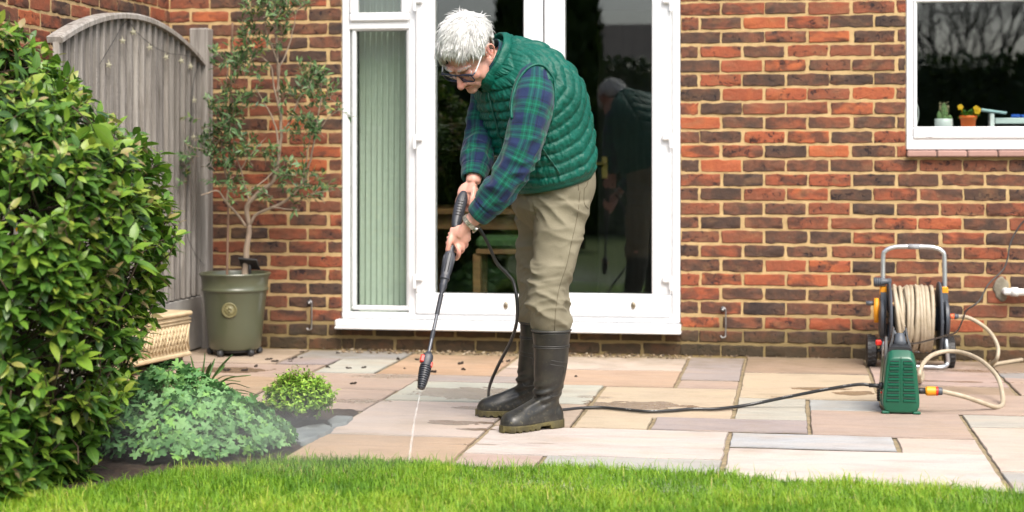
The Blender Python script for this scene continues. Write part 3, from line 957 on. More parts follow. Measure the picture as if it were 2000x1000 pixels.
# cactus
x = pot_at(1843)
cp = thing('cactus_plant', 'small spiny cactus in a white round pot on the kitchen window sill', 'cactus', (x, .13, zs))
mb = MB(); mb.lathe([(.0, 0), (.042, 0), (.047, .01), (.047, .044), (.044, .046), (.041, .044), (.041, .034), (0, .034)], (x, .13, zs + .0005), n=32); mb.build('pot', pm('white_ceramic', (.72, .73, .74), None, 4, .25, coat=.3), cp)
mb = MB()
def column_(mb, x, y, z, r, h, tilt=0):
    ph = np.arange(40) / 40 * 2 * math.pi
    rg = []
    for u in np.linspace(0, 1, 14):
        rr = r * (math.sin(min(1, (1 - u) * 2.2 + .02) * math.pi / 2)) * (1 if u > .05 else .9)
        rr_ = rr * (1 + .11 * np.cos(ph * 10))
        rg.append(np.stack([x + tilt * u * h + rr_ * np.cos(ph), y + rr_ * np.sin(ph), np.full(40, z + u * h)], -1))
    mb.loft(rg, .5)
column_(mb, x + .002, .13, zs + .033, .018, .098)
column_(mb, x - .02, .122, zs + .033, .011, .055, -.1); column_(mb, x + .025, .12, zs + .033, .013, .034, .2); column_(mb, x + .004, .105, zs + .033, .013, .03)
mb.build('cactus_stem', pm('cactus_skin', (.17, .26, .10), (.10, .17, .06), 60, .7, .4, 200), cp)
mb = MB()
for k in range(260):
    an = rng.uniform(0, 6.28); zz = zs + .04 + rng.uniform(0, .092); b = np.array([x + .002 + .018 * math.cos(an), .13 + .018 * math.sin(an), zz])
    d = nrm(np.array([math.cos(an), math.sin(an), rng.uniform(-.2, .7)])); mb.tube([b, b + d * .011], [.0007, .0002], 4)
mb.build('spines', pm('cactus_spines', (.6, .48, .3), None, 20, .7), cp)
# pansies
x = pot_at(1891)
fp = thing('pansy_plant', 'yellow pansies in an orange plastic pot on the kitchen window sill', 'plant', (x, .13, zs))
mb = MB(); mb.lathe([(0, 0), (.036, 0), (.040, .045), (.045, .045), (.0455, .062), (.041, .062), (.039, .05), (0, .05)], (x, .13, zs + .0005), n=32); mb.build('pot', pm('orange_pot', (.85, .16, .025), (.78, .14, .02), 8, .5), fp)
mb = MB(); n = 90
an = rng.uniform(0, 6.28, n); el = rng.uniform(.1, 1.2, n)
Dd = np.stack([np.cos(an) * np.cos(el), np.sin(an) * np.cos(el), np.sin(el)], -1)
Pp = np.array([x, .13, zs + .05]) + Dd * rng.uniform(.01, .04, n)[:, None] * np.array([1.1, .9, .8])
leaf_batch(mb, Pp, Dd + rng.normal(0, .4, (n, 3)), np.tile([0, 0, 1.0], (n, 1)), rng.uniform(.018, .03, n), rng.uniform(.012, .018, n), rng.uniform(0, 1, n))
M_PLEAF = pm('pansy_leaf', (.06, .16, .03), None, 30, .5, stops=[(0, (.06, .18, .03)), (1, (.18, .42, .06))], trans=.2)
mb.build('leaves', M_PLEAF, fp)
M_PETAL = pm('yellow_petal', (.85, .55, .01), (.8, .42, .01), 60, .6, trans=.3)
for (dx, dz) in ((-.044, .115), (.036, .108), (.046, .10), (.041, .092)):
    mb = MB(); c = np.array([x + dx, .09, zs + dz - .01])
    for k in range(5):
        aa = k * 1.2566 + .3; mb.ell(c + np.array([math.cos(aa) * .008, -.001 * k, math.sin(aa) * .008]), I3, (.0085, .002, .0085), 10, 6)
    mb.tube([c + np.array([0, .003, 0]), (x + dx * .5, .13, zs + .06)], .0012, 5)
    mb.build('flower', M_PETAL, fp)
# pale blue drying rack arm
x = pot_at(1940)
tr_ = thing('wooden_rack', 'pale blue wooden rack with blue pegs on the window sill, right of the pansies', 'rack', (x + .1, .16, zs))
M_PB = pm('pale_blue_paint', (.45, .62, .66), (.40, .56, .62), 8, .5)
mb = MB(); mb.box(x - .018, x + .004, .11, .21, zs + .0005, zs + .075, .003); mb.build('post', M_UPVC, tr_)
mb = MB()
M2 = np.eye(4); M2[:3, :3] = np.array(Matrix.Rotation(R(8), 3, 'Y')); M2[:3, 3] = (x, .16, zs + .084)
mb.box(-.065, .065, -.06, .06, -.006, .006, .003, M=M2); mb.build('top_board', M_PB, tr_)
mb = MB(); mb.box(x + .008, x + .55, .12, .20, zs + .02, zs + .05, .004); mb.build('tray', pm('grey_tray', (.6, .66, .66), None, 8, .5), tr_)
mb = MB(); mb.box(x + .09, x + .135, .12, .15, zs + .0505, zs + .068, .004); mb.box(x + .137, x + .185, .12, .15, zs + .0505, zs + .066, .004); mb.build('peg', pm('blue_plastic', (.02, .10, .5), None, 8, .4), tr_)
# bead cord of a blind
mb = MB()
for u in np.linspace(0, 1, 46):
    a = wal(1790 + 4 * math.sin(u * math.pi), 200 + 44 * u, .1); mb.ell(a, I3, (.0025, .0025, .0025), 6, 4)
o = mb.build('blind_cord', M_UPVC); tag(o, 'white bead blind cord hanging in the left edge of the kitchen window', 'cord')

# ------------------------------------------------------------------ small things on the wall
M_ZINC = pm('zinc_hook', (.42, .42, .42), (.28, .27, .26), 60, .4, .2, 200, metal=1)
for (px, py, lab) in ((606, 590, 'steel door hook hanging on the brick wall left of the patio door'), (1412, 603, 'steel door hook hanging on the brick wall right of the patio door')):
    p = wal(px, py, 0)
    t = thing('door_hook', lab, 'hook', (p[0], -.008, p[2]))
    mb = MB(); mb.lathe([(0, 0), (.014, 0), (.014, .004), (.006, .006), (.006, .022), (.009, .024), (.009, .03), (0, .031)], (p[0], -.006, p[2]), (0, -1, 0), 16); mb.build('back_plate', M_ZINC, t)
    q = p + np.array([.012, -.028, .004])
    L = .135
    mb = MB(); mb.tube(cr([p + np.array([-.002, -.028, .002]), q, q + np.array([.004, 0, -.03]), q + np.array([.003, 0, -L]), q + np.array([.0, -.002, -L - .014]), q + np.array([-.014, -.002, -L - .018]), q + np.array([-.024, -.002, -L - .008])], 40), .0042, 8)
    mb.build('hook_bar', M_ZINC, t)

# waste pipe with its patch of cement
p = wal(1958, 568, 0)
t = thing('waste_pipe', 'white plastic waste pipe poking out of the wall above the hose', 'pipe', (p[0], 0, p[2]))
M_PVC = pm('white_pipe', (.74, .74, .72), (.66, .66, .63), 10, .4)
mb = MB(); mb.tube(cr([p + np.array([.012, .02, .0]), p + np.array([.012, -.03, 0]), p + np.array([.02, -.048, -.001]), p + np.array([.04, -.055, -.001]), p + np.array([.4, -.055, -.004])], 30), .0185, 18)
mb.build('pipe', M_PVC, t)
mb = MB(); mb.tube([p + np.array([.035, -.055, 0]), p + np.array([.07, -.055, -.001])], .0235, 18); mb.build('collar', M_PVC, t)
mb = MB()
ph = np.arange(30) / 30 * 2 * math.pi
rr = .055 * (1 + .25 * (vnoise(np.stack([np.cos(ph) * 2, np.sin(ph) * 2, ph * 0], -1), 3) - .5) * 2)
o2 = np.stack([p[0] - .005 + rr * .75 * np.cos(ph), np.full(30, -.0), p[2] + .008 + rr * np.sin(ph)], -1)
mb.loft([o2, o2 + np.array([0, -.009, 0]), (o2 - o2.mean(0)) * .8 + o2.mean(0) + np.array([0, -.013, 0])], .5); mb.build('mortar_patch', pm('grey_cement', (.28, .25, .19), (.16, .14, .10), 25, .95, .8, 120, bdist=.005), t)

# ------------------------------------------------------------------ fence
FX = -3.19
M_CONC = pm('concrete', (.30, .29, .27), (.22, .21, .20), 8, .9, .5, 160)
def panel(y1, y0, lab, arch):
    t = thing('timber_fence', lab, 'fence', (FX, (y0 + y1) / 2, 0))
    mid, hw = (y0 + y1) / 2, (y1 - y0) / 2
    top = lambda y: (1.565 + .175 * (1 - ((y - mid) / hw) ** 2)) if arch else 1.28
    mb = MB(); y = y0 + .004; k = 0
    while y < y1 - .02:
        w = min(.098, y1 - y - .002)
        n = 10
        yy = np.array([y, y + w])
        c = np.array([rng.uniform(.15, .9), rng.random(), rng.random()])
        fr = .012 + .002 * rng.random()
        bk = .002
        fr += .012
        prof = [(y, -bk), (y, fr + .001), (y + w * .06, fr + .003), (y + w * .85, .008), (y + w, .006), (y + w, -bk)]
        rg = []
        for f in (0, 1):
            rg.append([(FX + d, yy_, .30 if f == 0 else top(yy_) - .012) for yy_, d in prof])
        mb.loft(rg, c)
        y += .082; k += 1
    mb.build('boards', M_WOOD, t, sharp=20)
    mb = MB(); Y = np.linspace(y0, y1, 28)
    rg = []
    for y in Y:
        z = top(y); sl_ = (top(y + .01) - top(y - .01)) / .02
        nn_ = nrm(np.array([0, -sl_, 1.0]))
        c = np.array([FX, y, z])
        rg.append([c + np.array([-.028, 0, 0]) - nn_ * .016, c + np.array([.044, 0, 0]) - nn_ * .016, c + np.array([.044, 0, 0]) + nn_ * .004, c + np.array([.036, 0, 0]) + nn_ * .012, c + np.array([-.028, 0, 0]) + nn_ * .012])
    mb.loft(rg, np.array([.75, .3, .4])); mb.build('capping_rail', M_WOOD, t, sharp=30)
    mb = MB(); mb.box(FX - .02, FX + .022, y0, y1, 0.01, .292, .004, c=.4); mb.build('gravel_board', M_CONC, t, sharp=30)
    return t
def post(y, lab, h):
    mb = MB(); mb.box(FX - .055, FX + .05, y - .05, y + .05, -.03, h, .008, c=np.array([.55, rng.random(), .5]))
    o = mb.build('fence_post', M_WOOD, None, sharp=30); tag(o, lab, 'fence post')
post(-.062, 'tall grey timber fence post standing against the brick wall', 1.757)
panel(-.114, -1.97, 'grey arched feather edge fence panel hung with star lights', True)
post(-2.024, 'grey timber fence post in the middle of the fence, behind the large shrub', 1.46)
panel(-2.076, -3.93, 'lower flat topped grey fence panel hidden behind the large shrub', False)

# star lights on the fence
t = thing('string_lights', 'thin dark cable of small pale star lights looped over the arched fence', 'string lights', (FX + .05, -1.0, 1.5))
wire = [(195, 125), (222, 80), (247, 42), (270, 66), (302, 92), (330, 104), (360, 108), (388, 118), (378, 160), (372, 240), (368, 330), (364, 440), (378, 490), (400, 520)]
def fpt(px, py): return sidex(px, py, FX + .032)
mb = MB(); mb.tube(cr([fpt(*q) for q in wire], 120), .0016, 5); mb.build('cable', M_RUBBER, t)
M_STAR = pm('pale_star_plastic', (.48, .46, .34), (.42, .40, .29), 30, .45, trans=.3)
for (px, py) in ((210, 127), (237, 80), (258, 63), (290, 93), (322, 112), (352, 119), (370, 130), (377, 196), (376, 268)):
    c = fpt(px, py) + np.array([.006, 0, 0]); mb = MB()
    ang = np.arange(10) / 10 * 2 * math.pi + rng.uniform(0, 1)
    r = np.where(np.arange(10) % 2 == 0, .018, .008)
    fx = nrm(np.array([.5, -.85, .05])); ux = nrm(np.cross([0, 0, 1.0], fx)); vx = np.cross(fx, ux)
    ring = np.outer(r * np.cos(ang), ux) + np.outer(r * np.sin(ang), vx)
    mb.loft([c + ring, c + ring + fx * .004, c + ring * .2 + fx * .009], .5); mb.tube([c, c + np.array([-.002, 0, .025])], .0015, 5)
    mb.build('star', M_STAR, t, sharp=30)

# ------------------------------------------------------------------ potted olive tree
pc = at(459, 690, 8.97); pc[2] = 0
PR = .187
t = thing('plant_pot', 'large glazed olive green pot with a round crest beside the fence', 'pot', (pc[0], pc[1], 0))
z0 = .035
M_POT = pm('olive_glaze', (.082, .090, .052), (.070, .077, .045), 6, .32, .15, 60, coat=.3, rv=.08)
prof = [(0, z0), (.128, z0), (.137, z0 + .012), (.146, z0 + .10), (.158, z0 + .22), (.168, z0 + .30), (.170, z0 + .305), (.176, z0 + .308), (.178, z0 + .314), (.174, z0 + .322), (.172, z0 + .326), (.177, z0 + .375), (.186, z0 + .388), (.190, z0 + .396), (.186, z0 + .402), (.172, z0 + .401), (.166, z0 + .385), (.163, z0 + .35), (0, z0 + .345)]
mb = MB(); mb.lathe(prof, pc, n=56); mb.build('pot_body', M_POT, t, sharp=50)
em = at(448, 606, 8.81); dr = nrm(np.array([em[0] - pc[0], em[1] - pc[1], 0])); em = np.array([pc[0], pc[1], em[2]]) + dr * (.1575); ax = nrm(dr + np.array([0, 0, -.1]))
mb = MB(); mb.lathe([(0, 0), (.040, 0), (.041, .005), (.036, .007), (.033, .0045), (.026, .0045), (.024, .006), (.0, .007)], em, ax, 32)
U = nrm(np.cross(ax, [0, 0, 1])); V = np.cross(U, ax)
for k in range(26):
    a = k / 26 * 6.283; mb.ell(em + ax * .0065 + (U * math.cos(a) + V * math.sin(a)) * .0295, I3, (.0018, .0018, .0018), 5, 4)
for q in ((-.010, .006), (.010, .006), (0, -.004), (0, .012)):
    mb.ell(em + ax * .007 + U * q[0] + V * q[1], I3, (.006, .006, .006), 8, 6)
mb.build('crest', pm('crest_relief', (.19, .17, .075), (.14, .13, .06), 60, .4, .3, 120), t)
mb = MB(); mb.ell(pc + np.array([0, 0, z0 + .352]), I3, (.162, .162, .014), 24, 6); mb.build('compost', M_SOIL, t)
M_CAST = pm('black_plastic', (.018, .018, .02), (.03, .03, .03), 12, .45, .1)
mb = MB(); mb.lathe([(0, 0), (.115, 0), (.118, .006), (.115, .014), (0, .014)], pc + np.array([0, 0, .0205]), n=32)
mb.build('pot_stand', M_CAST, t)
for k in range(5):
    a = -1.85 + k * 1.2566; c = pc + np.array([math.cos(a) * .135, math.sin(a) * .135, .0185])
    mb = MB(); mb.lathe([(0, -.012), (.015, -.012), (.0185, -.006), (.0185, .006), (.015, .012), (0, .012)], c, (-math.sin(a), math.cos(a), 0), 18); mb.build('castor', M_CAST, t)
t = thing('olive_tree', 'slender olive tree with sparse grey green leaves growing in the green pot', 'tree', (pc[0], pc[1], z0 + .35))
M_BARK = pm('olive_bark', (.30, .235, .17), (.20, .15, .11), 30, .85, .6, 90, stretch=(1, 1, .3))
def br(pts, dt, r0, r1, mb, m=30):
    P = [at(px, py, 8.93 + d) for (px, py), d in zip(pts, np.linspace(dt[0], dt[1], len(pts)))]
    C = cr(P, m)
    C = C + (np.stack([vnoise(C * 25 + 3, k) for k in range(3)], -1) - .5) * .008
    mb.tube(C, np.linspace(r0, r1, m), 8)
    return C
BR = [([(478, 552), (480, 510), (484, 470), (488, 440)], (0, 0), .018, .014), ([(488, 445), (482, 415), (484, 398), (510, 372), (533, 355), (541, 325), (546, 290), (549, 250), (547, 200), (543, 150), (541, 90), (538, 40), (530, -30)], (0, -.03), .0135, .004),
      ([(488, 440), (502, 418), (545, 400), (575, 378), (595, 350), (604, 320), (613, 280), (620, 235), (628, 190)], (0, -.09), .009, .003), ([(480, 442), (462, 418), (440, 392), (425, 372), (405, 378), (392, 382)], (0, -.1), .008, .002),
      ([(442, 396), (445, 360), (437, 320), (432, 260), (440, 180), (448, 100)], (-.04, -.05), .006, .002), ([(482, 420), (487, 395), (478, 360), (470, 330), (455, 290), (440, 250)], (0, .08), .006, .002),
      ([(546, 300), (535, 235), (515, 200), (498, 170)], (-.02, .05), .006, .002), ([(547, 215), (535, 170), (528, 130), (500, 100), (475, 70)], (-.02, -.06), .006, .002), ([(545, 130), (560, 100), (572, 60), (580, 20)], (-.02, .06), .005, .002),
      ([(548, 260), (565, 240), (578, 205), (600, 170), (615, 150)], (-.02, .0), .006, .002), ([(575, 380), (590, 350), (600, 300), (606, 260)], (-.09, -.15), .005, .002), ([(530, 405), (560, 408), (585, 410)], (-.05, -.1), .004, .002),
      ([(541, 330), (525, 345), (505, 360), (490, 370)], (-.02, -.12), .005, .002), ([(541, 180), (545, 130), (520, 60), (522, 20)], (-.03, -.08), .005, .002), ([(613, 270), (640, 230), (662, 215)], (-.09, -.14), .0035, .0015),
      ([(430, 270), (410, 290), (385, 290), (362, 282)], (-.05, -.12), .0035, .0015), ([(606, 380), (625, 375), (648, 372)], (-.1, -.15), .0035, .0015), ([(470, 330), (500, 290), (520, 270)], (.05, .1), .004, .002)]
mb = MB(); cv = [br(*b_, mb) for b_ in BR]
mb.build('trunk', M_BARK, t)
mb = MB(); Pl, Dl = [], []
def cluster(px, py, r, n, dd=0.0):
    c = at(px, py, 8.87 + dd)
    for k in range(max(2, n // 6)):                       # sprigs with opposite leaves
        b0 = c + rng.normal(0, 1, 3) * r / 377 * np.array([.55, .55, .5]); d = nrm(rng.normal(0, .6, 3) + np.array([0, -.15, .55]))
        L = rng.uniform(.05, .10)
        for u in np.linspace(0, 1, 9):
            s = nrm(np.cross(d, rng.normal(size=3)))
            Pl.append(b0 + d * L * u); Dl.append(d * .75 + s * .75)
        mbt.tube([b0 - d * .02, b0 + d * L], [.0016, .0006], 4)
mbt = MB()
for q in ((525, 15, 36, 130), (498, 30, 20, 50), (550, 45, 26, 70), (560, 10, 24, 70), (480, 85, 26, 70), (540, 70, 20, 50), (470, 110, 22, 60), (500, 95, 20, 40), (455, 125, 30, 80), (480, 140, 20, 50), (585, 20, 18, 36),
          (620, 150, 26, 70), (600, 165, 24, 60), (612, 180, 24, 60), (640, 198, 22, 50), (660, 212, 10, 20), (590, 200, 16, 30), (440, 190, 22, 60), (430, 225, 30, 80), (455, 235, 26, 70), (470, 262, 30, 80), (440, 270, 36, 100), (415, 285, 26, 60), (475, 300, 30, 70),
          (430, 320, 32, 80), (445, 350, 26, 60), (460, 380, 18, 30), (580, 255, 24, 60), (600, 250, 26, 60), (625, 260, 16, 30), (575, 340, 22, 50), (600, 350, 24, 60), (620, 375, 18, 30), (550, 340, 18, 36), (530, 310, 14, 30), (590, 400, 16, 24), (640, 372, 10, 16), (378, 290, 24, 40), (362, 320, 18, 30), (365, 350, 14, 22), (520, 390, 12, 20), (480, 200, 14, 26), (560, 190, 16, 30)):
    cluster(q[0], q[1], q[2], q[3], rng.uniform(-.12, .08))
Pl, Dl = np.array(Pl), np.array(Dl)
n = len(Pl)
leaf_batch(mb, Pl, Dl, rng.normal(0, .5, (n, 3)) + np.array([0, -.3, 1]), rng.uniform(.030, .052, n), rng.uniform(.010, .015, n), np.clip(rng.normal(.45, .25, n), 0, 1), fold=.15, curl=.12)
M_OLEAF = pm('olive_leaf', (.06, .13, .05), None, 30, .5, stops=[(0, (.026, .070, .022)), (.5, (.075, .155, .050)), (.85, (.16, .25, .09)), (1, (.28, .29, .06))], trans=.2)
cr_ = mb.build('crown', M_OLEAF, t)
mbt.build('stems', M_BARK, cr_)
# cane
mb = MB(); mb.tube(cr([at(443, 560, 8.93), at(446, 400, 8.96), at(450, 200, 9.0), at(454, 45, 9.03)], 30), .0065, 8, c=.5)
o = mb.build('garden_cane', pm('cane', (.20, .12, .075), (.14, .08, .05), 12, .7, .3), None); tag(o, 'thin brown garden cane pushed into the green pot beside the olive trunk', 'cane')
# solar panel on its spike
q = at(487, 515, 8.92)
t = thing('solar_light', 'small black solar panel on a spike in the green pot', 'solar panel', at(486, 552, 8.95))
mb = MB(); M2 = np.eye(4); M2[:3, :3] = np.array(Matrix.Rotation(R(-42), 3, 'X') @ Matrix.Rotation(R(6), 3, 'Y')); M2[:3, 3] = q
mb.box(-.052, .052, -.042, .042, -.006, .006, .003, M=M2); mb.build('panel', M_CAST, t)
mb = MB(); mb.box(-.045, .045, -.036, .036, .0062, .0075, .0005, M=M2); mb.build('solar_cell', pm('solar_cell', (.012, .014, .03), None, 40, .15, coat=.6), t)
mb = MB(); mb.tube([q + np.array([.0, .004, -.004]), q + np.array([-.001, .012, -.045]), at(485, 562, 8.95)], [.008, .0075, .006], 10); mb.build('spike', M_CAST, t)

# ------------------------------------------------------------------ woven trough behind the shrub
ca_, cb_ = gnd(371, 714), gnd(196, 752)
A = np.array([ca_[0], ca_[1]]); B = np.array([cb_[0], cb_[1]])
e1 = nrm(B - A); e2 = np.array([e1[1], -e1[0]])
if e2[0] > 0: e2 = -e2
L, D_, zb0, hh = np.linalg.norm(B - A), .22, .055, .20
t = thing('trough_planter', 'cream basket weave trough planter on dark feet behind the shrub', 'planter', (*((A + B) / 2 + e2 * D_ / 2), 0))
def tp(u, v, z): return np.array([*(A + e1 * u + e2 * v), z])
M_CREAM = pm('cream_cast_stone', (.56, .45, .29), (.44, .34, .20), 14, .75, .4, 90)
mb = MB()
M2 = np.eye(4); M2[:2, 0] = e1; M2[:2, 1] = e2; M2[2, 2] = 1; M2[:2, 3] = A
mb.box(0, L, 0, D_, zb0, zb0 + hh, .008, M=M2)
mb.box(-.012, L + .012, -.012, D_ + .012, zb0 + hh - .001, zb0 + hh + .022, .008, M=M2)
mb.box(-.006, L + .006, -.006, D_ + .006, zb0 - .004, zb0 + .018, .006, M=M2)
mb.build('trough', M_CREAM, t, sharp=40)
mb = MB()
k = int(L / .03)
for i in range(k):
    for s in (0, 1):
        u0 = .01 + i * .03
        a = tp(u0 if s == 0 else u0 + .06, -.001, zb0 + .03); b = tp(u0 + .06 if s == 0 else u0, -.001, zb0 + hh - .045)
        if u0 + .06 > L: continue
        mb.tube([a, (a + b) / 2 + np.array([*(-e2 * (.006 if (i + s) % 2 else .002)), 0]), b], [.005, .006, .005], 6)
for i in range(int(D_ / .03) - 1):
    for s in (0, 1):
        u0 = .01 + i * .03
        a = tp(-.001, u0 if s == 0 else u0 + .05, zb0 + .03); b = tp(-.001, u0 + .05 if s == 0 else u0, zb0 + hh - .045)
        mb.tube([a, (a + b) / 2 + np.array([*(-e1 * (.006 if (i + s) % 2 else .002)), 0]), b], [.005, .006, .005], 6)
for zz in (zb0 + hh - .034, zb0 + hh - .018):
    mb.tube([tp(-.002, -.002, zz), tp(L, -.002, zz)], .0055, 6); mb.tube([tp(-.002, D_, zz), tp(-.002, -.002, zz)], .0055, 6)
mb.build('weave_relief', M_CREAM, t)
for u in (.03, L - .1):
    mb = MB(); mb.box(u, u + .08, .02, D_ - .02, 0.001, zb0 - .004, .004, M=M2); mb.build('foot', M_CAST, t)
# pale stone pot glimpsed through the shrub
p = gnd(188, 752)
mb = MB(); mb.lathe([(0, 0), (.07, 0), (.085, .02), (.10, .12), (.108, .135), (.108, .155), (.095, .156), (.088, .12), (0, .12)], (p[0], p[1] - .1, 0.001), n=28)
o = mb.build('stone_pot', pm('pale_stone', (.5, .48, .43), (.4, .38, .33), 14, .85, .4)); tag(o, 'pale round stone pot glimpsed low through the large shrub', 'pot')

# ------------------------------------------------------------------ large shrub at the left
def mat_leaf(name, stops, trans=.25, rough=.38, vein=True):
    m, nt, b, o = newmat(name)
    a = nd(nt, 'Attribute', attribute_name='col')
    tc = nd(nt, 'TexCoord').outputs['Object']
    n1 = noise(nt, tc, 55, 3)
    f = math_(nt, 'ADD', a.outputs['Fac'], math_(nt, 'MULTIPLY', math_(nt, 'SUBTRACT', n1.outputs[0], .5), .16))
    c = ramp(nt, stops, f).outputs[0]
    if vein:
        uv = nd(nt, 'Attribute', attribute_name='uvw')
        s = nd(nt, 'SeparateXYZ'); lk(nt, uv.outputs['Vector'], s.inputs[0])
        ab = math_(nt, 'ABSOLUTE', s.outputs[0])
        mid = ramp(nt, [(.0, (1, 1, 1)), (.12, (0, 0, 0))], ab).outputs[0]
        sv = math_(nt, 'ABSOLUTE', math_(nt, 'SINE', math_(nt, 'MULTIPLY', math_(nt, 'SUBTRACT', s.outputs[1], math_(nt, 'MULTIPLY', ab, .25)), 22)))
        svr = ramp(nt, [(.0, (1, 1, 1)), (.22, (0, 0, 0))], sv).outputs[0]
        vv = math_(nt, 'MAXIMUM', math_(nt, 'MULTIPLY', mid, .55), math_(nt, 'MULTIPLY', svr, .22))
        c = mixc(nt, vv, c, (.17, .25, .07))
    lk(nt, c, b.inputs['Base Color'])
    b.inputs['Roughness'].default_value = rough
    b.inputs['Specular IOR Level'].default_value = .45
    t = nd(nt, 'BsdfTranslucent'); lk(nt, c, t.inputs[0])
    mx = nd(nt, 'MixShader'); mx.inputs[0].default_value = trans
    lk(nt, b.outputs[0], mx.inputs[1]); lk(nt, t.outputs[0], mx.inputs[2]); lk(nt, mx.outputs[0], o.inputs[0])
    return m
M_SHRUB = mat_leaf('shrub_leaf', [(0, (.014, .042, .012)), (.30, (.042, .110, .018)), (.55, (.095, .205, .022)), (.74, (.19, .31, .032)), (.88, (.27, .32, .045)), (1, (.28, .20, .10))])
M_STEM = pm('shrub_stem', (.075, .045, .025), (.04, .025, .016), 30, .8, .4, 90)
sb = at(-10, 1010, 5.5); sb[2] = 0
sh = thing('shrub', 'large leafy green shrub filling the left edge beside the lawn', 'shrub', sb)
prof_y = [-120, -60, 0, 30, 60, 100, 150, 200, 250, 300, 350, 480, 550, 600, 640, 700, 760, 800, 850, 900, 950, 1010]
prof_x = [-66, -60, -25, 25, 62, 105, 165, 215, 265, 300, 315, 325, 318, 308, 288, 250, 222, 205, 178, 155, 130, 115]
AXP, AXT = -70, 5.5
def shrub_pt(n):
    y = rng.uniform(-120, 1000, n * 3)
    r = np.interp(y, prof_y, prof_x) - AXP
    keep = rng.random(n * 3) < r / 430 * np.where(y > 850, 2.2, 1)
    y, r = y[keep][:n], r[keep][:n]
    an = rng.uniform(-2.5, 2.0, len(y))                       # all but the far back-left
    sc = np.where(rng.random(len(y)) < .68, rng.uniform(.88, 1.0, len(y)), rng.uniform(.45, .9, len(y)))
    rr = r / FPX * AXT * sc
    Q = np.array([at(AXP, yy, AXT) for yy in y])
    out = np.stack([RT * math.cos(a) + FW * math.sin(a) for a in an])
    dp = 1 + .75 * np.clip((y - 650) / 200, 0, 1) * (out @ FW < 0)
    Q = Q + out * rr[:, None] + FW * (((dp - 1) * rr) * (out @ FW))[:, None]
    nz = vnoise(Q * 5.0, 11)
    Q = Q + out * ((nz - .60) * .24)[:, None]
    Q[:, 2] = np.maximum(Q[:, 2], .04)
    return Q, out, y, sc, nz
T, OUT, YY, SCL, NZ = shrub_pt(3100)
keep = ~((NZ < .33) & (rng.random(len(T)) < .8))
keep &= ~((YY > 600) & (YY < 740) & (rng.random(len(T)) < .45))
T, OUT, YY, SCL = T[keep], OUT[keep], YY[keep], SCL[keep]
Pl, Dl, Nl, Ll, Wl, Cl = [], [], [], [], [], []
mbs = MB()
for q, o_, yy, sc in zip(T, OUT, YY, SCL):
    ax = nrm(o_ * rng.uniform(.5, 1.1) + np.array([0, 0, rng.uniform(.15, 1.0)]) + rng.normal(0, .3, 3))
    s0 = nrm(np.cross(ax, rng.normal(size=3))); s1 = np.cross(ax, s0)
    nl = rng.integers(5, 9)
    lsz = rng.uniform(.75, 1.15)
    young = rng.random() < (.30 if yy < 450 else .1)
    base = np.clip(rng.normal(.46, .17), .08, .85)
    for k in range(nl):
        u = k / (nl - 1)
        az = k * 2.4 + rng.uniform(-.4, .4)
        sd_ = s0 * math.cos(az) + s1 * math.sin(az)
        op = .95 - .5 * u
        d = nrm(ax * (1 - op * .7) + sd_ * op + np.array([0, 0, -.12]))
        Pl.append(q - ax * (.07 * (1 - u)) + sd_ * .004); Dl.append(d); Nl.append(ax * .7 + np.array([0, 0, .6]) + rng.normal(0, .15, 3))
        L = rng.uniform(.050, .088) * (1 - .35 * u) * lsz
        Ll.append(L); Wl.append(L * rng.uniform(.40, .50))
        Cl.append(np.clip(base + (.42 * u if young else .12 * u) + rng.normal(0, .07), 0, 1))
    mbs.tube([q - ax * .16 - o_ * .05, q - ax * .07, q], [.0028, .0022, .0012], 4)
mb = MB(); leaf_batch(mb, Pl, Dl, np.array(Nl), np.array(Ll), np.array(Wl), np.array(Cl), fold=.20, curl=.24, st=(.12, .34, .60, .84), prof=(.50, .95, .95, .50))
o = mb.build('foliage', M_SHRUB, sh); tag(o, kind='stuff')
for k in range(70):
    q = T[rng.integers(len(T))] - np.array([0, 0, .08])
    root = sb + np.array([rng.normal(0, .07), rng.normal(0, .07), 0])
    mid = root * .45 + q * .55 + np.array([0, 0, -.12]) + rng.normal(0, .03, 3)
    c = cr([root, root * .8 + q * .2 + np.array([0, 0, .15]), mid, q], 14)
    mbs.tube(c, np.linspace(.011, .0022, 14), 6)
mbs.build('stems', M_STEM, sh)
# flower-bud heads near the top of some shoots
# yellow shrub glimpsed behind
fy = thing('yellow_flower_shrub', 'small yellow flowering shrub glimpsed through gaps in the large shrub', 'shrub', (-2.92, -3.25, 0))
mb = MB(); n = 300; c0 = np.array([-2.92, -3.25, .5]); Q = c0 + rng.normal(0, 1, (n, 3)) * np.array([.10, .12, .16]); Q[:, 2] = np.maximum(Q[:, 2], .05)
leaf_batch(mb, Q, rng.normal(0, 1, (n, 3)), rng.normal(0, .5, (n, 3)) + np.array([0, 0, 1]), .03, .012, rng.uniform(0, 1, n)); mb.build('blossom', M_PETAL, fy)
mb = MB()
for k in range(24):
    mb.tube(cr([(-2.92, -3.25, 0), (-2.92 + rng.normal(0, .05), -3.25 + rng.normal(0, .08), .3), tuple(c0 + rng.normal(0, 1, 3) * np.array([.13, .2, .2]))], 8), np.linspace(.006, .002, 8), 5)
mb.build('stems', M_STEM, fy)

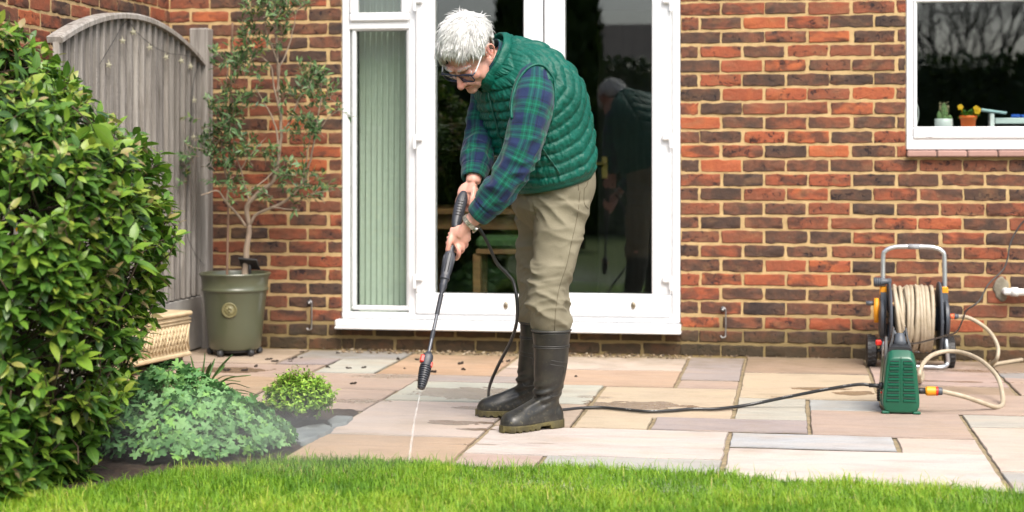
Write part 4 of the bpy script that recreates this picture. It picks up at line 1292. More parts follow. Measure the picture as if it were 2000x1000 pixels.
# ------------------------------------------------------------------ geranium mound (lobed leaves)
def lobed(mb, P, N, S, col, seed=0):
    n = len(P)
    ph0 = rng.uniform(0, 6.28, n)
    K = 30
    a = np.linspace(.28, 2 * math.pi - .28, K)
    lob = .42 + .58 * np.abs(np.cos((a - math.pi) * 2.5 / 1.0 * .98)) ** .8 * 1.0
    lob = lob * (1 + .12 * np.cos(a * 15))
    N = nrm(N); X = nrm(np.cross(N, rng.normal(size=(n, 3)))); Y = np.cross(N, X)
    V = np.zeros((n, K + 1, 3)); V[:, 0] = P
    r = lob[None] * S[:, None]
    up = (.16 * np.abs(np.cos((a - math.pi) * 2.45)) - .05)[None] * S[:, None] + (rng.normal(0, .05, (n, K)) * S[:, None])
    V[:, 1:] = P[:, None] + (np.cos(a + ph0[:, None]) * r)[..., None] * X[:, None] + (np.sin(a + ph0[:, None]) * r)[..., None] * Y[:, None] + up[..., None] * N[:, None] - (r ** 2 / S[:, None] * .18)[..., None] * N[:, None]
    j = np.arange(K - 1)
    t = np.stack([np.zeros(K - 1, int), j + 1, j + 2], -1)[None] + (np.arange(n) * (K + 1))[:, None, None]
    mb.add(V.reshape(-1, 3), t.reshape(-1, 3), np.repeat(col, K - 1))
M_GER = mat_leaf('geranium_leaf', [(0, (.035, .11, .03)), (.4, (.10, .25, .075)), (.75, (.20, .39, .14)), (1, (.19, .40, .07))], trans=.18, rough=.6, vein=False)
gc = gnd(375, 872)
gt = thing('geranium_plant', 'spreading mound of grey green lobed geranium leaves beside the lawn', 'plant', gc)
n = 1750
GA, GB, GH = .37, .42, .255
u = rng.uniform(-1, 1, (n * 3, 2)); k_ = (u ** 2).sum(1) < 1; u = u[k_][:n]
rad = np.sqrt((u ** 2).sum(1))
mnd = lambda u: GH * np.clip(1 - np.sqrt((u ** 2).sum(1)) ** 2.4, 0, 1) ** .6
bump = vnoise(np.c_[u * 3.2, np.zeros(len(u))], 21)
lay = rng.random(len(u)) ** 2.2
h = mnd(u) * (.72 + .5 * bump) * (1 - .5 * lay) * (1 - .56 * np.clip(u[:, 0] + .25, 0, 1)) + .025
Q = gc + RT * (u[:, :1] * GA) + FW * (u[:, 1:] * GB - .0) + np.c_[np.zeros((len(u), 2)), h]
# left half runs on under the shrub
Nn = nrm(RT * u[:, :1] * .7 + FW * u[:, 1:] * .7 + UPV * .75 + rng.normal(0, .5, (len(u), 3)))
mb = MB(); lobed(mb, Q, Nn, rng.uniform(.016, .028, len(u)), np.clip(rng.normal(.58, .26, len(u)), 0, 1))
o = mb.build('leaves', M_GER, gt); tag(o, kind='stuff')
mb = MB()
for q, uu in zip(Q[::3], u[::3]):
    b0 = gc + (q - gc) * np.array([.45, .45, 0]); mb.tube([b0, (b0 + q) / 2 + np.array([0, 0, .02]), q], [.0018, .0016, .001], 4)
mb.build('stems', pm('geranium_stem', (.10, .13, .04), (.09, .06, .03), 20, .7), gt)

# ------------------------------------------------------------------ small round bush
M_BUSH = mat_leaf('bush_leaf', [(0, (.06, .14, .014)), (.4, (.15, .30, .028)), (.75, (.26, .45, .045)), (1, (.38, .52, .08))], trans=.25, rough=.5, vein=False)
bc = gnd(585, 832)
bt = thing('small_bush', 'small round bright green bush beside the edge of the paving', 'bush', bc)
n = 430
Pl, Dl, Nl, Cl = [], [], [], []; mbs = MB()
for k in range(n):
    d = nrm(rng.normal(size=3)); d[2] = abs(d[2]) * 1.2 - .1
    rr = rng.uniform(.7, 1.05) * (1 + .22 * (vnoise(d[None] * 2.5, 33)[0] - .5))
    q = bc + np.array([0, 0, .075]) + (RT * d[0] * .118 + FW * d[1] * .118 + UPV * d[2] * .098) * rr
    ax = nrm(d * .7 + np.array([0, 0, .6]) + rng.normal(0, .35, 3))
    L = rng.uniform(.03, .06)
    mbs.tube([bc + (q - bc) * .5, q, q + ax * L * .9], [.0014, .0011, .0006], 4)
    for j in range(11):
        s = nrm(np.cross(ax, rng.normal(size=3)))
        Pl.append(q + ax * L * (j / 11)); Dl.append(ax * .6 + s); Nl.append(ax + np.array([0, 0, .4])); Cl.append(np.clip(rng.normal(.42, .18) + .25 * j / 11, 0, 1))
n = len(Pl)
mb = MB(); leaf_batch(mb, Pl, Dl, np.array(Nl), rng.uniform(.013, .022, n), rng.uniform(.0065, .0095, n), np.array(Cl), fold=.2)
o = mb.build('leaves', M_BUSH, bt); tag(o, kind='stuff')
mbs.build('stems', pm('bush_stem', (.14, .12, .04), (.16, .08, .04), 20, .8), bt)

# ------------------------------------------------------------------ strap leaves
M_STRAP = pm('strap_leaf', (.05, .13, .022), None, 20, .4, stops=[(0, (.03, .08, .015)), (1, (.09, .20, .04))], trans=.2)
sp0 = gnd(395, 775)
st = thing('strap_leaf_plant', 'tuft of dark green strap leaves behind the geranium mound', 'plant', sp0)
mb = MB()
def blade(P, w):
    C = cr(P, 14); T_ = nrm(np.gradient(C, axis=0)); S = nrm(np.cross(T_, np.array([.1, .4, .9])))
    ww = w * np.clip(np.minimum(np.linspace(.5, 1.3, 14), np.linspace(6, 0.15, 14)), 0, 1)
    nrml = np.cross(S, T_)
    rg = np.stack([C - S * ww[:, None] / 2 + nrml * .12 * w, C, C + S * ww[:, None] / 2 + nrml * .12 * w, C - nrml * .08 * w], 1)
    mb.loft(rg, rng.uniform(0, 1))
for (ex, ey, mx, my, de) in ((455, 692, 425, 725, 0), (420, 700, 408, 735, .1), (372, 695, 380, 735, 0), (400, 690, 395, 735, .05), (490, 733, 440, 742, -.1), (488, 758, 450, 750, -.15), (508, 773, 460, 762, -.15), (485, 770, 440, 765, -.1), (330, 715, 360, 735, .1), (440, 712, 420, 735, .2),
                            (352, 700, 368, 730, -.1), (470, 745, 430, 745, .1), (345, 730, 370, 745, -.1), (460, 735, 430, 738, .15), (412, 708, 400, 740, -.1)):
    b0 = sp0 + np.array([rng.normal(0, .02), rng.normal(0, .03), .0])
    blade([b0, at(mx, my, 7.35 + de * .5), at(ex, ey, 7.35 + de)], .014)
mb.build('leaves', M_STRAP, st)

# ------------------------------------------------------------------ slate pieces edging the bed
M_SLATE = pm('grey_slate', (.22, .245, .245), (.13, .145, .15), 14, .6, .5, 60)
def stone(pts, lab, z=.012):
    P = np.array([gnd(px, py, z)[:2] for px, py in pts]); m_ = []
    for k in range(len(P)):
        for u in np.linspace(0, 1, 6)[:-1]:
            m_.append(P[k] * (1 - u) + P[(k + 1) % len(P)] * u)
    o2 = np.array(m_); o2 += (vnoise(np.c_[o2 * 40, np.zeros(len(o2))], 2)[:, None] - .5) * .012
    c = o2.mean(0)
    mb = MB(); mb.loft([np.c_[o2, np.full(len(o2), -.04)], np.c_[o2, np.full(len(o2), z - .006)], np.c_[c + (o2 - c) * .94, np.full(len(o2), z)]], .5)
    o = mb.build('slate_stone', M_SLATE, None, sharp=40); tag(o, lab, 'stone', 'flat slate stones edging the flower bed')
stone([(572, 838), (600, 830), (634, 826), (652, 834), (640, 842), (618, 851), (588, 860), (566, 856)], 'rough grey slate stone below the small bush, nearest the lawn')
stone([(638, 822), (655, 811), (690, 812), (676, 824), (650, 829)], 'rough grey slate stone right of the small bush, touching the paving')

# dead leaves and crumbs of soil on the slabs
M_DEAD = pm('dead_leaf', (.03, .018, .010), (.016, .010, .007), 60, .9)
mb = MB()
K = 9; a = np.arange(K) / K * 6.283
r = .016 * (1 + .35 * np.sin(a * 3 + .4)); top = np.stack([r * np.cos(a) * 1.5, r * np.sin(a), .005 + .004 * np.cos(a * 2 + 1) + .003 * np.sin(a * 5)], -1)
mb.loft([top - np.array([0, 0, .005]), top, top * np.array([.5, .5, 1]) + np.array([0, 0, .004])], .5)
d0 = None
for k, (px, py) in enumerate(((525, 703), (537, 707), (567, 707), (575, 700), (588, 700), (600, 716), (590, 688), (568, 703), (640, 718), (681, 720), (710, 719), (777, 702), (790, 720), (847, 727), (899, 711), (905, 722), (980, 707), (992, 706), (443, 724), (478, 724), (690, 750), (1125, 736), (815, 703), (660, 690), (500, 716))):
    p = gnd(px, py); s = rng.uniform(.35, .85)
    if d0 is None:
        d0 = o = mb.build('dead_leaf', M_DEAD); tag(o, 'small dark shrivelled leaf lying on the sandstone paving', 'dead leaf', 'dead leaves scattered on the paving')
    else:
        o = d0.copy(); COL.objects.link(o)
    o.location = (float(p[0]), float(p[1]), .001); o.rotation_euler = (0, 0, rng.uniform(0, 6)); o.scale = (s, s * rng.uniform(.6, 1), s)

# ------------------------------------------------------------------ lawn
# turf surface under the blades
xs = np.linspace(-3.4, 2.4, 90)
mb = MB(); rows = []
for d in (0, .02, .12, .5, 1.2, 3.0):
    rows.append(np.stack([xs, lawn_edge(xs) - d + (.01 * np.sin(xs * 23) if d == 0 else 0), np.full(90, -.026 if d == 0 else -.004)], -1))
mb.loft(rows, cap=False, closed=False)
o = mb.build('turf', M_LAWNB); tag(o, kind='structure')
mb = MB()
n = 105000
X = rng.uniform(-2.5, 1.35, n * 2); Yd = rng.random(n * 2) ** 1.15 * 1.55 - .012
Y = lawn_edge(X) - Yd + rng.normal(0, .006, n * 2) + .05 * (vnoise(np.c_[X * 9, X * 0, X * 0]) - .5) + .03 * (vnoise(np.c_[X * 31, X * 0, X * 0], 3) - .5)
# keep what the lens can plausibly see, with margin
xc = (X * ca + (Y + CD) * sa); tt = (-X * sa + (Y + CD) * ca)
kp = (np.abs(xc / tt) < .36) & (tt > 4.35)
X, Y, Yd = X[kp][:n], Y[kp][:n], Yd[kp][:n]
n = len(X)
P = np.stack([X, Y, np.full(n, -.006)], -1)
tuft = vnoise(np.stack([X * 6, Y * 6, X * 0], -1), 1); tuft2 = vnoise(np.stack([X * 22, Y * 22, X * 0], -1), 2)
H = (.018 + .024 * rng.random(n)) * (.75 + .5 * tuft) + np.where(rng.random(n) < .02 + .06 * (Yd < .06), .028, 0)
ang = rng.uniform(0, 6.283, n); lean = rng.uniform(.2, 1.3, n)
Dh = np.stack([np.cos(ang), np.sin(ang), np.zeros(n)], -1)
Sd = np.stack([-np.sin(ang), np.cos(ang), np.zeros(n)], -1)
wd = rng.uniform(.0016, .0028, n)
V = np.zeros((n, 5, 3))
V[:, 0] = P - Sd * wd[:, None] / 2; V[:, 1] = P + Sd * wd[:, None] / 2
M1 = P + Dh * (H * lean * .35)[:, None] + UPV * (H * .6)[:, None]
V[:, 2] = M1 + Sd * wd[:, None] * .42; V[:, 3] = M1 - Sd * wd[:, None] * .42
V[:, 4] = P + Dh * (H * lean)[:, None] + UPV * (H * (1.05 - .3 * lean))[:, None]
b = (np.arange(n) * 5)[:, None]
big_ = vnoise(np.stack([X * 2.6, Y * 3.4, X * 0], -1), 14)
gcol = np.clip(.02 + .34 * big_ + .62 * (tuft * .5 + tuft2 * .5) + rng.normal(0, .15, n), 0, 1)
straw = rng.random(n) < np.clip(.02 + .32 * (tuft2 * .6 + big_ * .6 - .62), .02, .4)
gcol = np.where(straw, rng.uniform(.9, 1.0, n), gcol * .88)
mb.v.append(V.reshape(-1, 3)); mb.u.append(np.zeros((n * 5, 3))); mb.n += n * 5
for F_ in (b + np.array([[0, 1, 2, 3]]), b + np.array([[3, 2, 4]])):
    mb.f.append(F_); mb.c.append(np.repeat(gcol[:, None], 3, 1)); mb.m.append(np.zeros(n, int))
M_GRASS = mat_leaf('grass_blade', [(0, (.06, .165, .012)), (.35, (.145, .31, .016)), (.65, (.28, .45, .028)), (.88, (.44, .53, .05)), (1, (.54, .45, .16))], trans=.35, rough=.5, vein=False)
o = mb.build('lawn_grass', M_GRASS); tag(o, 'short bright green lawn grass along the front of the paving', 'grass', kind='stuff')

# ------------------------------------------------------------------ the garden opposite, mirrored in the glass
def vmir(px, py, t):
    p = at(px, py, t); p[1] = -p[1]; return p
M_HEDGE = mat_leaf('hedge_leaf', [(0, (.015, .035, .008)), (.5, (.04, .08, .015)), (1, (.085, .115, .025))], trans=.15, vein=False)
hy = -14.5
zt_ = 2.35
mb = MB()
n = 14000
X = rng.uniform(-9, 12, n); top = rng.random(n) < .35
Q = np.stack([X, np.where(top, rng.uniform(hy - .8, hy, n), hy + rng.normal(0, .05, n)), np.where(top, zt_ + rng.normal(0, .04, n), rng.uniform(0, zt_, n))], -1)
leaf_batch(mb, Q, rng.normal(0, .5, (n, 3)) + np.array([0, .4, .3]), rng.normal(0, .5, (n, 3)) + np.array([0, .3, .8]), .13, .075, rng.uniform(0, 1, n))
mb.box(-9, 12, hy - .75, hy - .08, -.02, zt_ - .06, .03, c=.25)
o = mb.build('garden_hedge', M_HEDGE); tag(o, 'long clipped green hedge across the garden, mirrored dark in the door glass', 'hedge')
def conifer(p, h, r, lab):
    t = thing('conifer', lab, 'tree', p)
    mb = MB(); n = 2600; u = rng.random(n) ** 1.2; a = rng.uniform(0, 6.283, n)
    rr = r * np.clip((1 - u) ** .6, .05, 1) * np.clip(.55 + u * 4, 0, 1) * (.8 + .3 * vnoise(np.stack([np.cos(a) * 2, np.sin(a) * 2, u * 9], -1), 5))
    Q = np.asarray(p) + np.stack([rr * np.cos(a), rr * np.sin(a), .2 + u * (h - .2)], -1)
    D = np.stack([np.cos(a) * .5, np.sin(a) * .5, np.ones(n)], -1) + rng.normal(0, .25, (n, 3))
    leaf_batch(mb, Q, D, np.stack([np.cos(a), np.sin(a), a * 0 + .4], -1), .24, .10, rng.uniform(0, .8, n)); 
    mb.lathe([(r * .75, .25), (r * .8, h * .3), (r * .5, h * .65), (.03, h * .95)], p, n=14, c=.1)
    mb.build('crown', M_HEDGE, t)
    mb = MB(); mb.tube([np.asarray(p), np.asarray(p) + np.array([0, 0, h * .5])], [.09, .05], 8); mb.build('trunk', M_STEM, t)
p = vmir(1002, 400, 20.5); p[2] = 0; conifer(p, 4.3, .20, 'narrow dark conifer mirrored in the left door glass above the man')
p = vmir(1128, 400, 19.5); p[2] = 0; conifer(p, 3.4, .36, 'dark column conifer mirrored in the right door glass beside the frame')
# house across the garden
ny = 19.0
def roofx(px, py): return vmir(px, py, 28.0)
nh = thing('neighbour_house', 'bungalow with a broad dark tiled roof, mirrored in the door glass', 'house', (-3.5, -19.5, 0))
M_TILE = pm('dark_roof_tile', (.07, .055, .05), (.045, .038, .036), 4, .8, .4, 30)
za_ = float(roofx(1230, 30)[2])
mb = MB(); mb.box(-7.5, 1.2, -24, -18.2, -.02, 2.25, .01); mb.build('wall', pm('neighbour_wall', (.22, .12, .08), (.17, .09, .06), 5, .9), nh)
mb = MB(); Z = za_
x0, x1 = -7.9, 1.6
ring0 = [(x0, -17.8, 2.2), (x0, -20.8, Z), (x0, -24.3, 2.2), (x0, -24.3, 2.05), (x0, -20.8, Z - .2), (x0, -17.8, 2.05)]
mb.loft([ring0, [(x1, y, z) for _, y, z in ring0]]); mb.build('roof', M_TILE, nh, sharp=20)
for xx_ in (-5.6, -2.4, .2):
    mb = MB(); frame(mb, xx_ - .6, xx_ + .6, .9, 2.0, .07, .07, .07, .07, -18.2, -18.12); f_ = mb.build('window', M_UPVC, nh)
    mb = MB(); mb.box(xx_ - .54, xx_ + .54, -18.17, -18.16, .96, 1.94, 0); mb.build('pane', pm('dark_pane', (.02, .02, .025), None, 3, .1), f_)
# bare tree
def bare(p, h, lab):
    t = thing('bare_tree', lab, 'tree', p)
    mb = MB()
    def go(b, d, L, r, lv):
        e = b + d * L
        mb.tube([b, (b + e) / 2 + rng.normal(0, .03 * L, 3), e], [r, r * .85, r * .68], 5)
        if lv == 0: return
        for k in range(rng.integers(2, 5) if lv > 2 else rng.integers(2, 4)):
            nd_ = nrm(d + rng.normal(0, .46, 3) + np.array([0, 0, .12]))
            go(b + d * L * rng.uniform(.55, 1), nd_, L * rng.uniform(.6, .85), r * .6, lv - 1)
    go(np.asarray(p, float), np.array([0, 0, 1.0]), h * .19, h * .0075, 7)
    mb.build('trunk', pm('bare_bark', (.05, .042, .036), (.03, .025, .022), 9, .9), t)
for (px, t_, h) in ((1860, 27, 8.5), (1960, 29, 9.5), (2080, 27, 9)):
    p = vmir(px, 400, t_); p[2] = 0
    bare(p, h, {1860: 'bare winter tree mirrored at the left of the kitchen window glass', 1960: 'bare winter tree mirrored at the right of the kitchen window glass', 2080: 'bare winter tree beyond the hedge, past the right edge of the window'}[px])

# ------------------------------------------------------------------ pressure washer
M_GRN = pm('green_plastic', (.002, .085, .044), (.002, .078, .040), 5, .33, .15, 220, coat=.15)
M_BLK = pm('washer_black', (.016, .017, .019), (.022, .023, .025), 12, .42, .15, 260)
M_RED = pm('red_plastic', (.62, .025, .015), None, 8, .4)
M_ORG = pm('orange_plastic', (.78, .33, .015), (.74, .28, .012), 8, .42)
M_GREYP = pm('grey_plastic', (.075, .085, .10), (.06, .07, .085), 8, .45, .1)
wc = gnd(1760, 810); WXc, WY0 = float(wc[0]), float(wc[1])
ws = thing('pressure_washer', 'green and black electric pressure washer standing on the paving', 'pressure washer', (WXc, WY0 + .12, 0))
WW = .079
def wring(y, zb, zt, wb, wt, n=40, p=5):
    a = np.arange(n) / n * 2 * math.pi
    cx, sx_ = np.sign(np.cos(a)) * np.abs(np.cos(a)) ** (2 / p), np.sign(np.sin(a)) * np.abs(np.sin(a)) ** (2 / p)
    z = (zb + zt) / 2 + (zt - zb) / 2 * sx_
    w = wb + (wt - wb) * (z - zb) / (zt - zb)
    return np.stack([WXc + w * cx, np.full(n, y), z], -1)
mb = MB()
mb.loft([wring(WY0 + .0, .014, .226, .0730, .0515), wring(WY0 + .0012, .010, .230, .0760, .0540), wring(WY0 + .006, .006, .236, .0790, .0565), wring(WY0 + .032, .003, .262, .0800, .058), wring(WY0 + .10, .003, .262, .078, .056), wring(WY0 + .115, .006, .258, .075, .054)], .5)
mb.build('front_shell', M_GRN, ws, sharp=40)
mb = MB()
mb.loft([wring(WY0 + .116, .003, .25, .080, .060), wring(WY0 + .16, .003, .245, .084, .062), wring(WY0 + .25, .003, .23, .084, .062), wring(WY0 + .285, .006, .21, .080, .058)], .5)
mb.build('rear_shell', M_GRN, ws, sharp=40)
mb = MB()
# louvres on the front face: hooded slots, their shadow put in as black bars, two columns of eight
def zw(z): return .0735 - (.0735 - .052) * (z - .01) / .22
mbs = MB()
for r_ in range(8):
    z = .213 - r_ * .0216
    for s in (-1, 1):
        w = zw(z) - .008
        xa, xb = sorted((WXc + s * .007, WXc + s * w))
        rg = [[(xa, WY0 + .001, z + .0015), (xa + .003, WY0 - .0045, z - .0005), (xa + .003, WY0 - .005, z - .0075), (xa, WY0 + .001, z - .0115)],
              [(xb, WY0 + .001, z + .0015), (xb - .003, WY0 - .0045, z - .0005), (xb - .003, WY0 - .005, z - .0075), (xb, WY0 + .001, z - .0115)]]
        mb.loft(rg)
        mbs.box(xa + .002, xb - .002, WY0 - .0022, WY0 + .004, z + .0022, z + .0050, .0006)
mb.box(WXc - .0012, WXc + .0012, WY0 - .0018, WY0 + .004, .05, .235, .0005)
mb.build('louvre_panel', M_GRN, ws, sharp=20); mbs.build('louvre_slot_shade', M_BLK, ws, sharp=30)
for s in (-1, 1):
    mb = MB(); mb.box(WXc + s * .062 - .016, WXc + s * .062 + .0165, WY0 - .0015, WY0 + .03, .0005, .014, .005)
    mb.build('foot_bumper', M_GRN, ws, sharp=40)
# side grilles on the left
mb = MB()
for k in range(5):
    mb.box(WXc - .0865, WXc - .07, WY0 + .16, WY0 + .235, .03 + k * .011, .036 + k * .011, .002)
mb.build('side_grille', M_BLK, ws)
# black top with carrying handle and lance cradle
mb = MB()
mb.loft([wring(WY0 + .03, .225, .272, .0575, .040, p=4), wring(WY0 + .045, .222, .283, .060, .040, p=4), wring(WY0 + .12, .215, .288, .0625, .042, p=4), wring(WY0 + .23, .21, .28, .066, .044, p=4), wring(WY0 + .27, .205, .26, .064, .042, p=4)])
for s in (-1, 1):
    mb.loft([[(WXc + s * .047, WY0 + .05, .262), (WXc + s * .047, WY0 + .12, .262), (WXc + s * .035, WY0 + .12, .268), (WXc + s * .035, WY0 + .05, .268)],
             [(WXc + s * .034, WY0 + .06, .305), (WXc + s * .034, WY0 + .12, .31), (WXc + s * .026, WY0 + .12, .31), (WXc + s * .026, WY0 + .06, .305)],
             [(WXc + s * .027, WY0 + .075, .345), (WXc + s * .027, WY0 + .11, .348), (WXc + s * .021, WY0 + .11, .348), (WXc + s * .021, WY0 + .075, .345)]])
mb.build('top_cover', M_BLK, ws, sharp=40)
mb = MB(); mb.tube(cr([(WXc - .026, WY0 + .09, .33), (WXc - .014, WY0 + .085, .312), (WXc, WY0 + .08, .305), (WXc + .014, WY0 + .085, .312), (WXc + .026, WY0 + .09, .33)], 20), .009, 10)
mb.lathe([(.0, 0), (.028, 0), (.026, .02), (.018, .05), (.016, .052), (.012, .03), (0, .03)], (WXc, WY0 + .065, .272), (0, .25, 1), 24); mb.build('lance_cradle', M_GREYP, ws)
mb = MB()
mb.loft([[(WXc - .064, WY0 + .05, .16), (WXc - .064, WY0 + .11, .16), (WXc - .052, WY0 + .11, .16), (WXc - .052, WY0 + .05, .16)], [(WXc - .062, WY0 + .06, .25), (WXc - .062, WY0 + .13, .25), (WXc - .05, WY0 + .13, .25), (WXc - .05, WY0 + .06, .25)], [(WXc - .057, WY0 + .10, .305), (WXc - .057, WY0 + .14, .305), (WXc - .049, WY0 + .14, .305), (WXc - .049, WY0 + .10, .305)]])
mb.build('carry_handle', M_BLK, ws, sharp=40)
mb = MB(); mb.box(WXc - .094, WXc - .068, WY0 + .15, WY0 + .18, .262, .285, .005); mb.build('switch', M_RED, ws)
zi = .108
mb = MB(); mb.tube([(WXc - .070, WY0 + .06, zi), (WXc - .125, WY0 + .06, zi + .001)], [.0085, .0085], 12); mb.tube([(WXc - .07, WY0 + .06, zi), (WXc - .085, WY0 + .06, zi)], [.016, .014], 14); mb.build('outlet_socket', M_BLK, ws)
mb = MB(); mb.ell((WXc - .076, WY0 + .05, zi - .026), I3, (.004, .007, .005), 10, 6); mb.build('indicator', M_RED, ws)
mb = MB(); mb.tube([(WXc + .06, WY0 + .05, zi - .016), (WXc + .10, WY0 + .05, zi - .016)], .0125, 14); mb.build('inlet_pipe', M_BLK, ws)

# water supply hose with its coupling
M_HOSE = pm('cream_hose', (.42, .36, .27), (.34, .28, .19), 30, .5, .2, 200, stretch=(1, 1, 1))
gh = thing('garden_hose', 'cream garden hose looping over the paving into the right side of the washer', 'hose', (WXc + .3, WY0 + .1, 0))
xc_ = WXc + .10; yc_ = WY0 + .05; zc_ = zi - .016
mb = MB(); mb.tube([(xc_, yc_, zc_), (xc_ + .004, yc_, zc_), (xc_ + .006, yc_, zc_), (xc_ + .040, yc_, zc_), (xc_ + .043, yc_, zc_)], [.015, .017, .0195, .0185, .015], 18); mb.build('coupling', M_ORG, gh, sharp=40)
mb = MB(); mb.tube([(xc_ + .0425, yc_, zc_), (xc_ + .050, yc_, zc_)], .0185, 18); mb.build('coupling_ring', M_RED, gh, sharp=40)
mb = MB(); mb.tube([(xc_ + .0495, yc_, zc_), (xc_ + .052, yc_, zc_), (xc_ + .066, yc_, zc_), (xc_ + .068, yc_, zc_)], [.014, .0165, .0155, .012], 18); mb.build('coupling_nut', M_GREYP, gh, sharp=40)
HR = .0098
t0 = 6.86
pts = [np.array([xc_ + .06, yc_, zc_]), at(1848, 766, 6.9), at(1885, 775, 6.92), at(1925, 789, 6.97)]
for q in ((1946, 795), (1958, 789)): pts.append(gnd(q[0], q[1], HR))
pts += [at(1957, 765, 7.2), at(1947, 735, 7.3), at(1920, 707, 7.45), at(1885, 690, 7.6), at(1850, 686, 7.65), at(1820, 694, 7.6), at(1802, 712, 7.5), at(1795, 735, 7.42)]
pts += [gnd(1797, 745, HR), gnd(1802, 737, HR), gnd(1800, 728, HR), gnd(1785, 722, HR), gnd(1760, 720, HR)]
mb = MB(); mb.tube(cr(pts, 160), HR, 12); mb.build('hose_tube', M_HOSE, gh)

# high pressure hose from gun to washer
M_HP = pm('black_rubber_hose', (.012, .013, .013), (.018, .018, .018), 30, .36, .1, 300)
hr = .0068
pts = [at(925, 438, 6.43), at(938, 449, 6.43), at(955, 480, 6.45), at(970, 513, 6.48), at(990, 534, 6.49), at(1003, 552, 6.49), at(1010, 590, 6.48), at(1009, 630, 6.52), at(997, 668, 6.62), at(974, 712, 6.78), at(957, 752, 6.92)]
for q in ((955, 778), (964, 790), (985, 797), (1030, 803), (1097, 800.5), (1135, 797), (1175, 796), (1215, 799.5), (1262, 803.5), (1310, 802), (1350, 799)): pts.append(gnd(q[0], q[1], hr))
pts += [gnd(1400, 798.5, hr), at(1460, 791, 7.05), at(1520, 779, 7.04), at(1590, 765, 7.0), at(1640, 756, 6.97), np.array([WXc - .16, WY0 + .06, zi + .004]), np.array([WXc - .11, WY0 + .06, zi])]
hp = thing('pressure_hose', 'thin black pressure hose running from the spray gun to the washer', 'hose', gnd(1350, 799))
C = cr(pts, 320)
mb = MB(); mb.tube(C, hr, 10); mb.build('hose_tube', M_HP, hp)
mb = MB(); rgp = np.random.default_rng(2)
M_MARK = pm('white_print', (.6, .62, .62), None, 20, .5)
for s0 in np.arange(206, 310, 11.5):                                    # worn white print along the hose
    for j in range(7):
        if rgp.random() < .3: continue
        i0 = s0 + j * .62
        def pp(x): k = int(x); f = x - k; return C[k] * (1 - f) + C[k + 1] * f
        if i0 + .5 > 318: continue
        d = nrm(np.array([-.1, -.75, .66]))
        a, b_ = pp(i0) + d * (hr - .0004), pp(i0 + .38) + d * (hr - .0004)
        mb.tube([a, b_], .0013, 4)
mb.build('printed_text', M_MARK, hp)
# black lead from the outlet
pts = [np.array([WXc + .01, WY0 + .16, .285]), at(1775, 671, 7.2), at(1800, 668, 7.4), at(1842, 657, 7.75), at(1868, 648, 8.05), at(1880, 625, 8.3), at(1888, 606, 8.45), at(1912, 588, 8.5), at(1930, 556, 8.53), at(1958, 528, 8.56), at(1968, 505, 8.58), at(1972, 480, 8.6), at(1984, 453, 8.62), at(2002, 430, 8.63), at(2040, 405, 8.62)]
mb = MB(); mb.tube(cr(pts, 160), .0042, 8)
o = mb.build('power_cable', M_HP); tag(o, 'thin black power cable hanging along the brick wall down to the washer', 'cable')

# ------------------------------------------------------------------ hose reel cart
RY = -.36
RX = float(wal(1785, 600, RY)[0])
def rp(px, py, Y=RY): return wal(px, py, Y)
hc = thing('hose_reel_cart', 'wheeled hose reel cart with cream hose against the brick wall', 'hose reel', (RX, RY, 0))
M_TUBE = pm('silver_tube', (.62, .65, .68), (.55, .58, .6), 20, .3, .05, 300, metal=.85)
xl, xr = float(rp(1725, 600)[0]), float(rp(1845, 600)[0]); zt = float(rp(1785, 482)[2]); R_ = .055
mb = MB()
yb = RY - .07
mb.tube(cr([(xl, RY - .01, .17), (xl, RY, .3), (xl, RY + .01, zt - R_ * 1.2), (xl + .012, RY + .01, zt - R_ * .4), (xl + .05, RY + .01, zt - .004), (xl + .10, RY + .01, zt), (xr - .10, RY + .01, zt), (xr - .05, RY + .01, zt - .004), (xr - .012, RY + .01, zt - R_ * .4), (xr, RY + .01, zt - R_ * 1.2), (xr, RY, .3), (xr, RY - .01, .17)], 90), .0115, 12)
mb.build('handle_frame', M_TUBE, hc)
mb = MB(); yg = float(gnd(1780, 716, .012)[1])
mb.tube(cr([(xl, RY, .2), (xl + .002, RY - .02, .10), (xl + .004, yg + .04, .02), (xl + .03, yg, .0125), (xl + .08, yg, .0125), (xr - .08, yg, .0125), (xr - .02, yg, .0125), (xr + .012, yg + .03, .03), (xr + .006, RY - .03, .11), (xr, RY, .2)], 90), .0115, 12)
mb.build('base_frame', M_TUBE, hc)
mb = MB(); mb.tube([(xl + .12, RY + .01, zt), (xr - .12, RY + .01, zt)], .0128, 14); mb.build('handle_grip', pm('grip_sleeve', (.30, .31, .33), None, 20, .6), hc)
for x in (xl, xr):
    mb = MB(); q = rp(1725, 568)[2]; mb.box(x - .0165, x + .0165, RY - .012, RY + .022, q - .024, q + .024, .005); mb.build('joint_collar', M_ORG, hc)
cz = float(rp(1785, 622)[2]); cy = RY
RD = .182
M_DRUM = pm('drum_grey', (.05, .06, .075), (.042, .05, .064), 8, .45, .1)
dl, dr_ = float(rp(1741, 620)[0]), float(rp(1830, 620)[0])
def disc(x, s, nm, r=RD):
    mb = MB(); mb.lathe([(0, 0), (r * .55, 0), (r * .92, s * .006), (r, s * .004), (r + .003, s * .010), (r, s * .016), (r * .9, s * .018), (r * .5, s * .016), (0, s * .016)], (x, cy, cz), (1, 0, 0), 48)
    for k in range(10):
        a = k * .6283; d = np.array([0, math.cos(a), math.sin(a)])
        mb.box(-.004, .004, -.006, .006, -.055, .055, .002, M=np.vstack([np.c_[np.stack([[1, 0, 0], np.cross(d, [1, 0, 0]), d], 1), np.array([x + s * .017, cy, cz]) + d * .115], [0, 0, 0, 1]]))
    return mb.build(nm, M_DRUM, hc, sharp=40)
disc(dl, -1, 'reel_disc'); disc(dr_, 1, 'reel_disc')
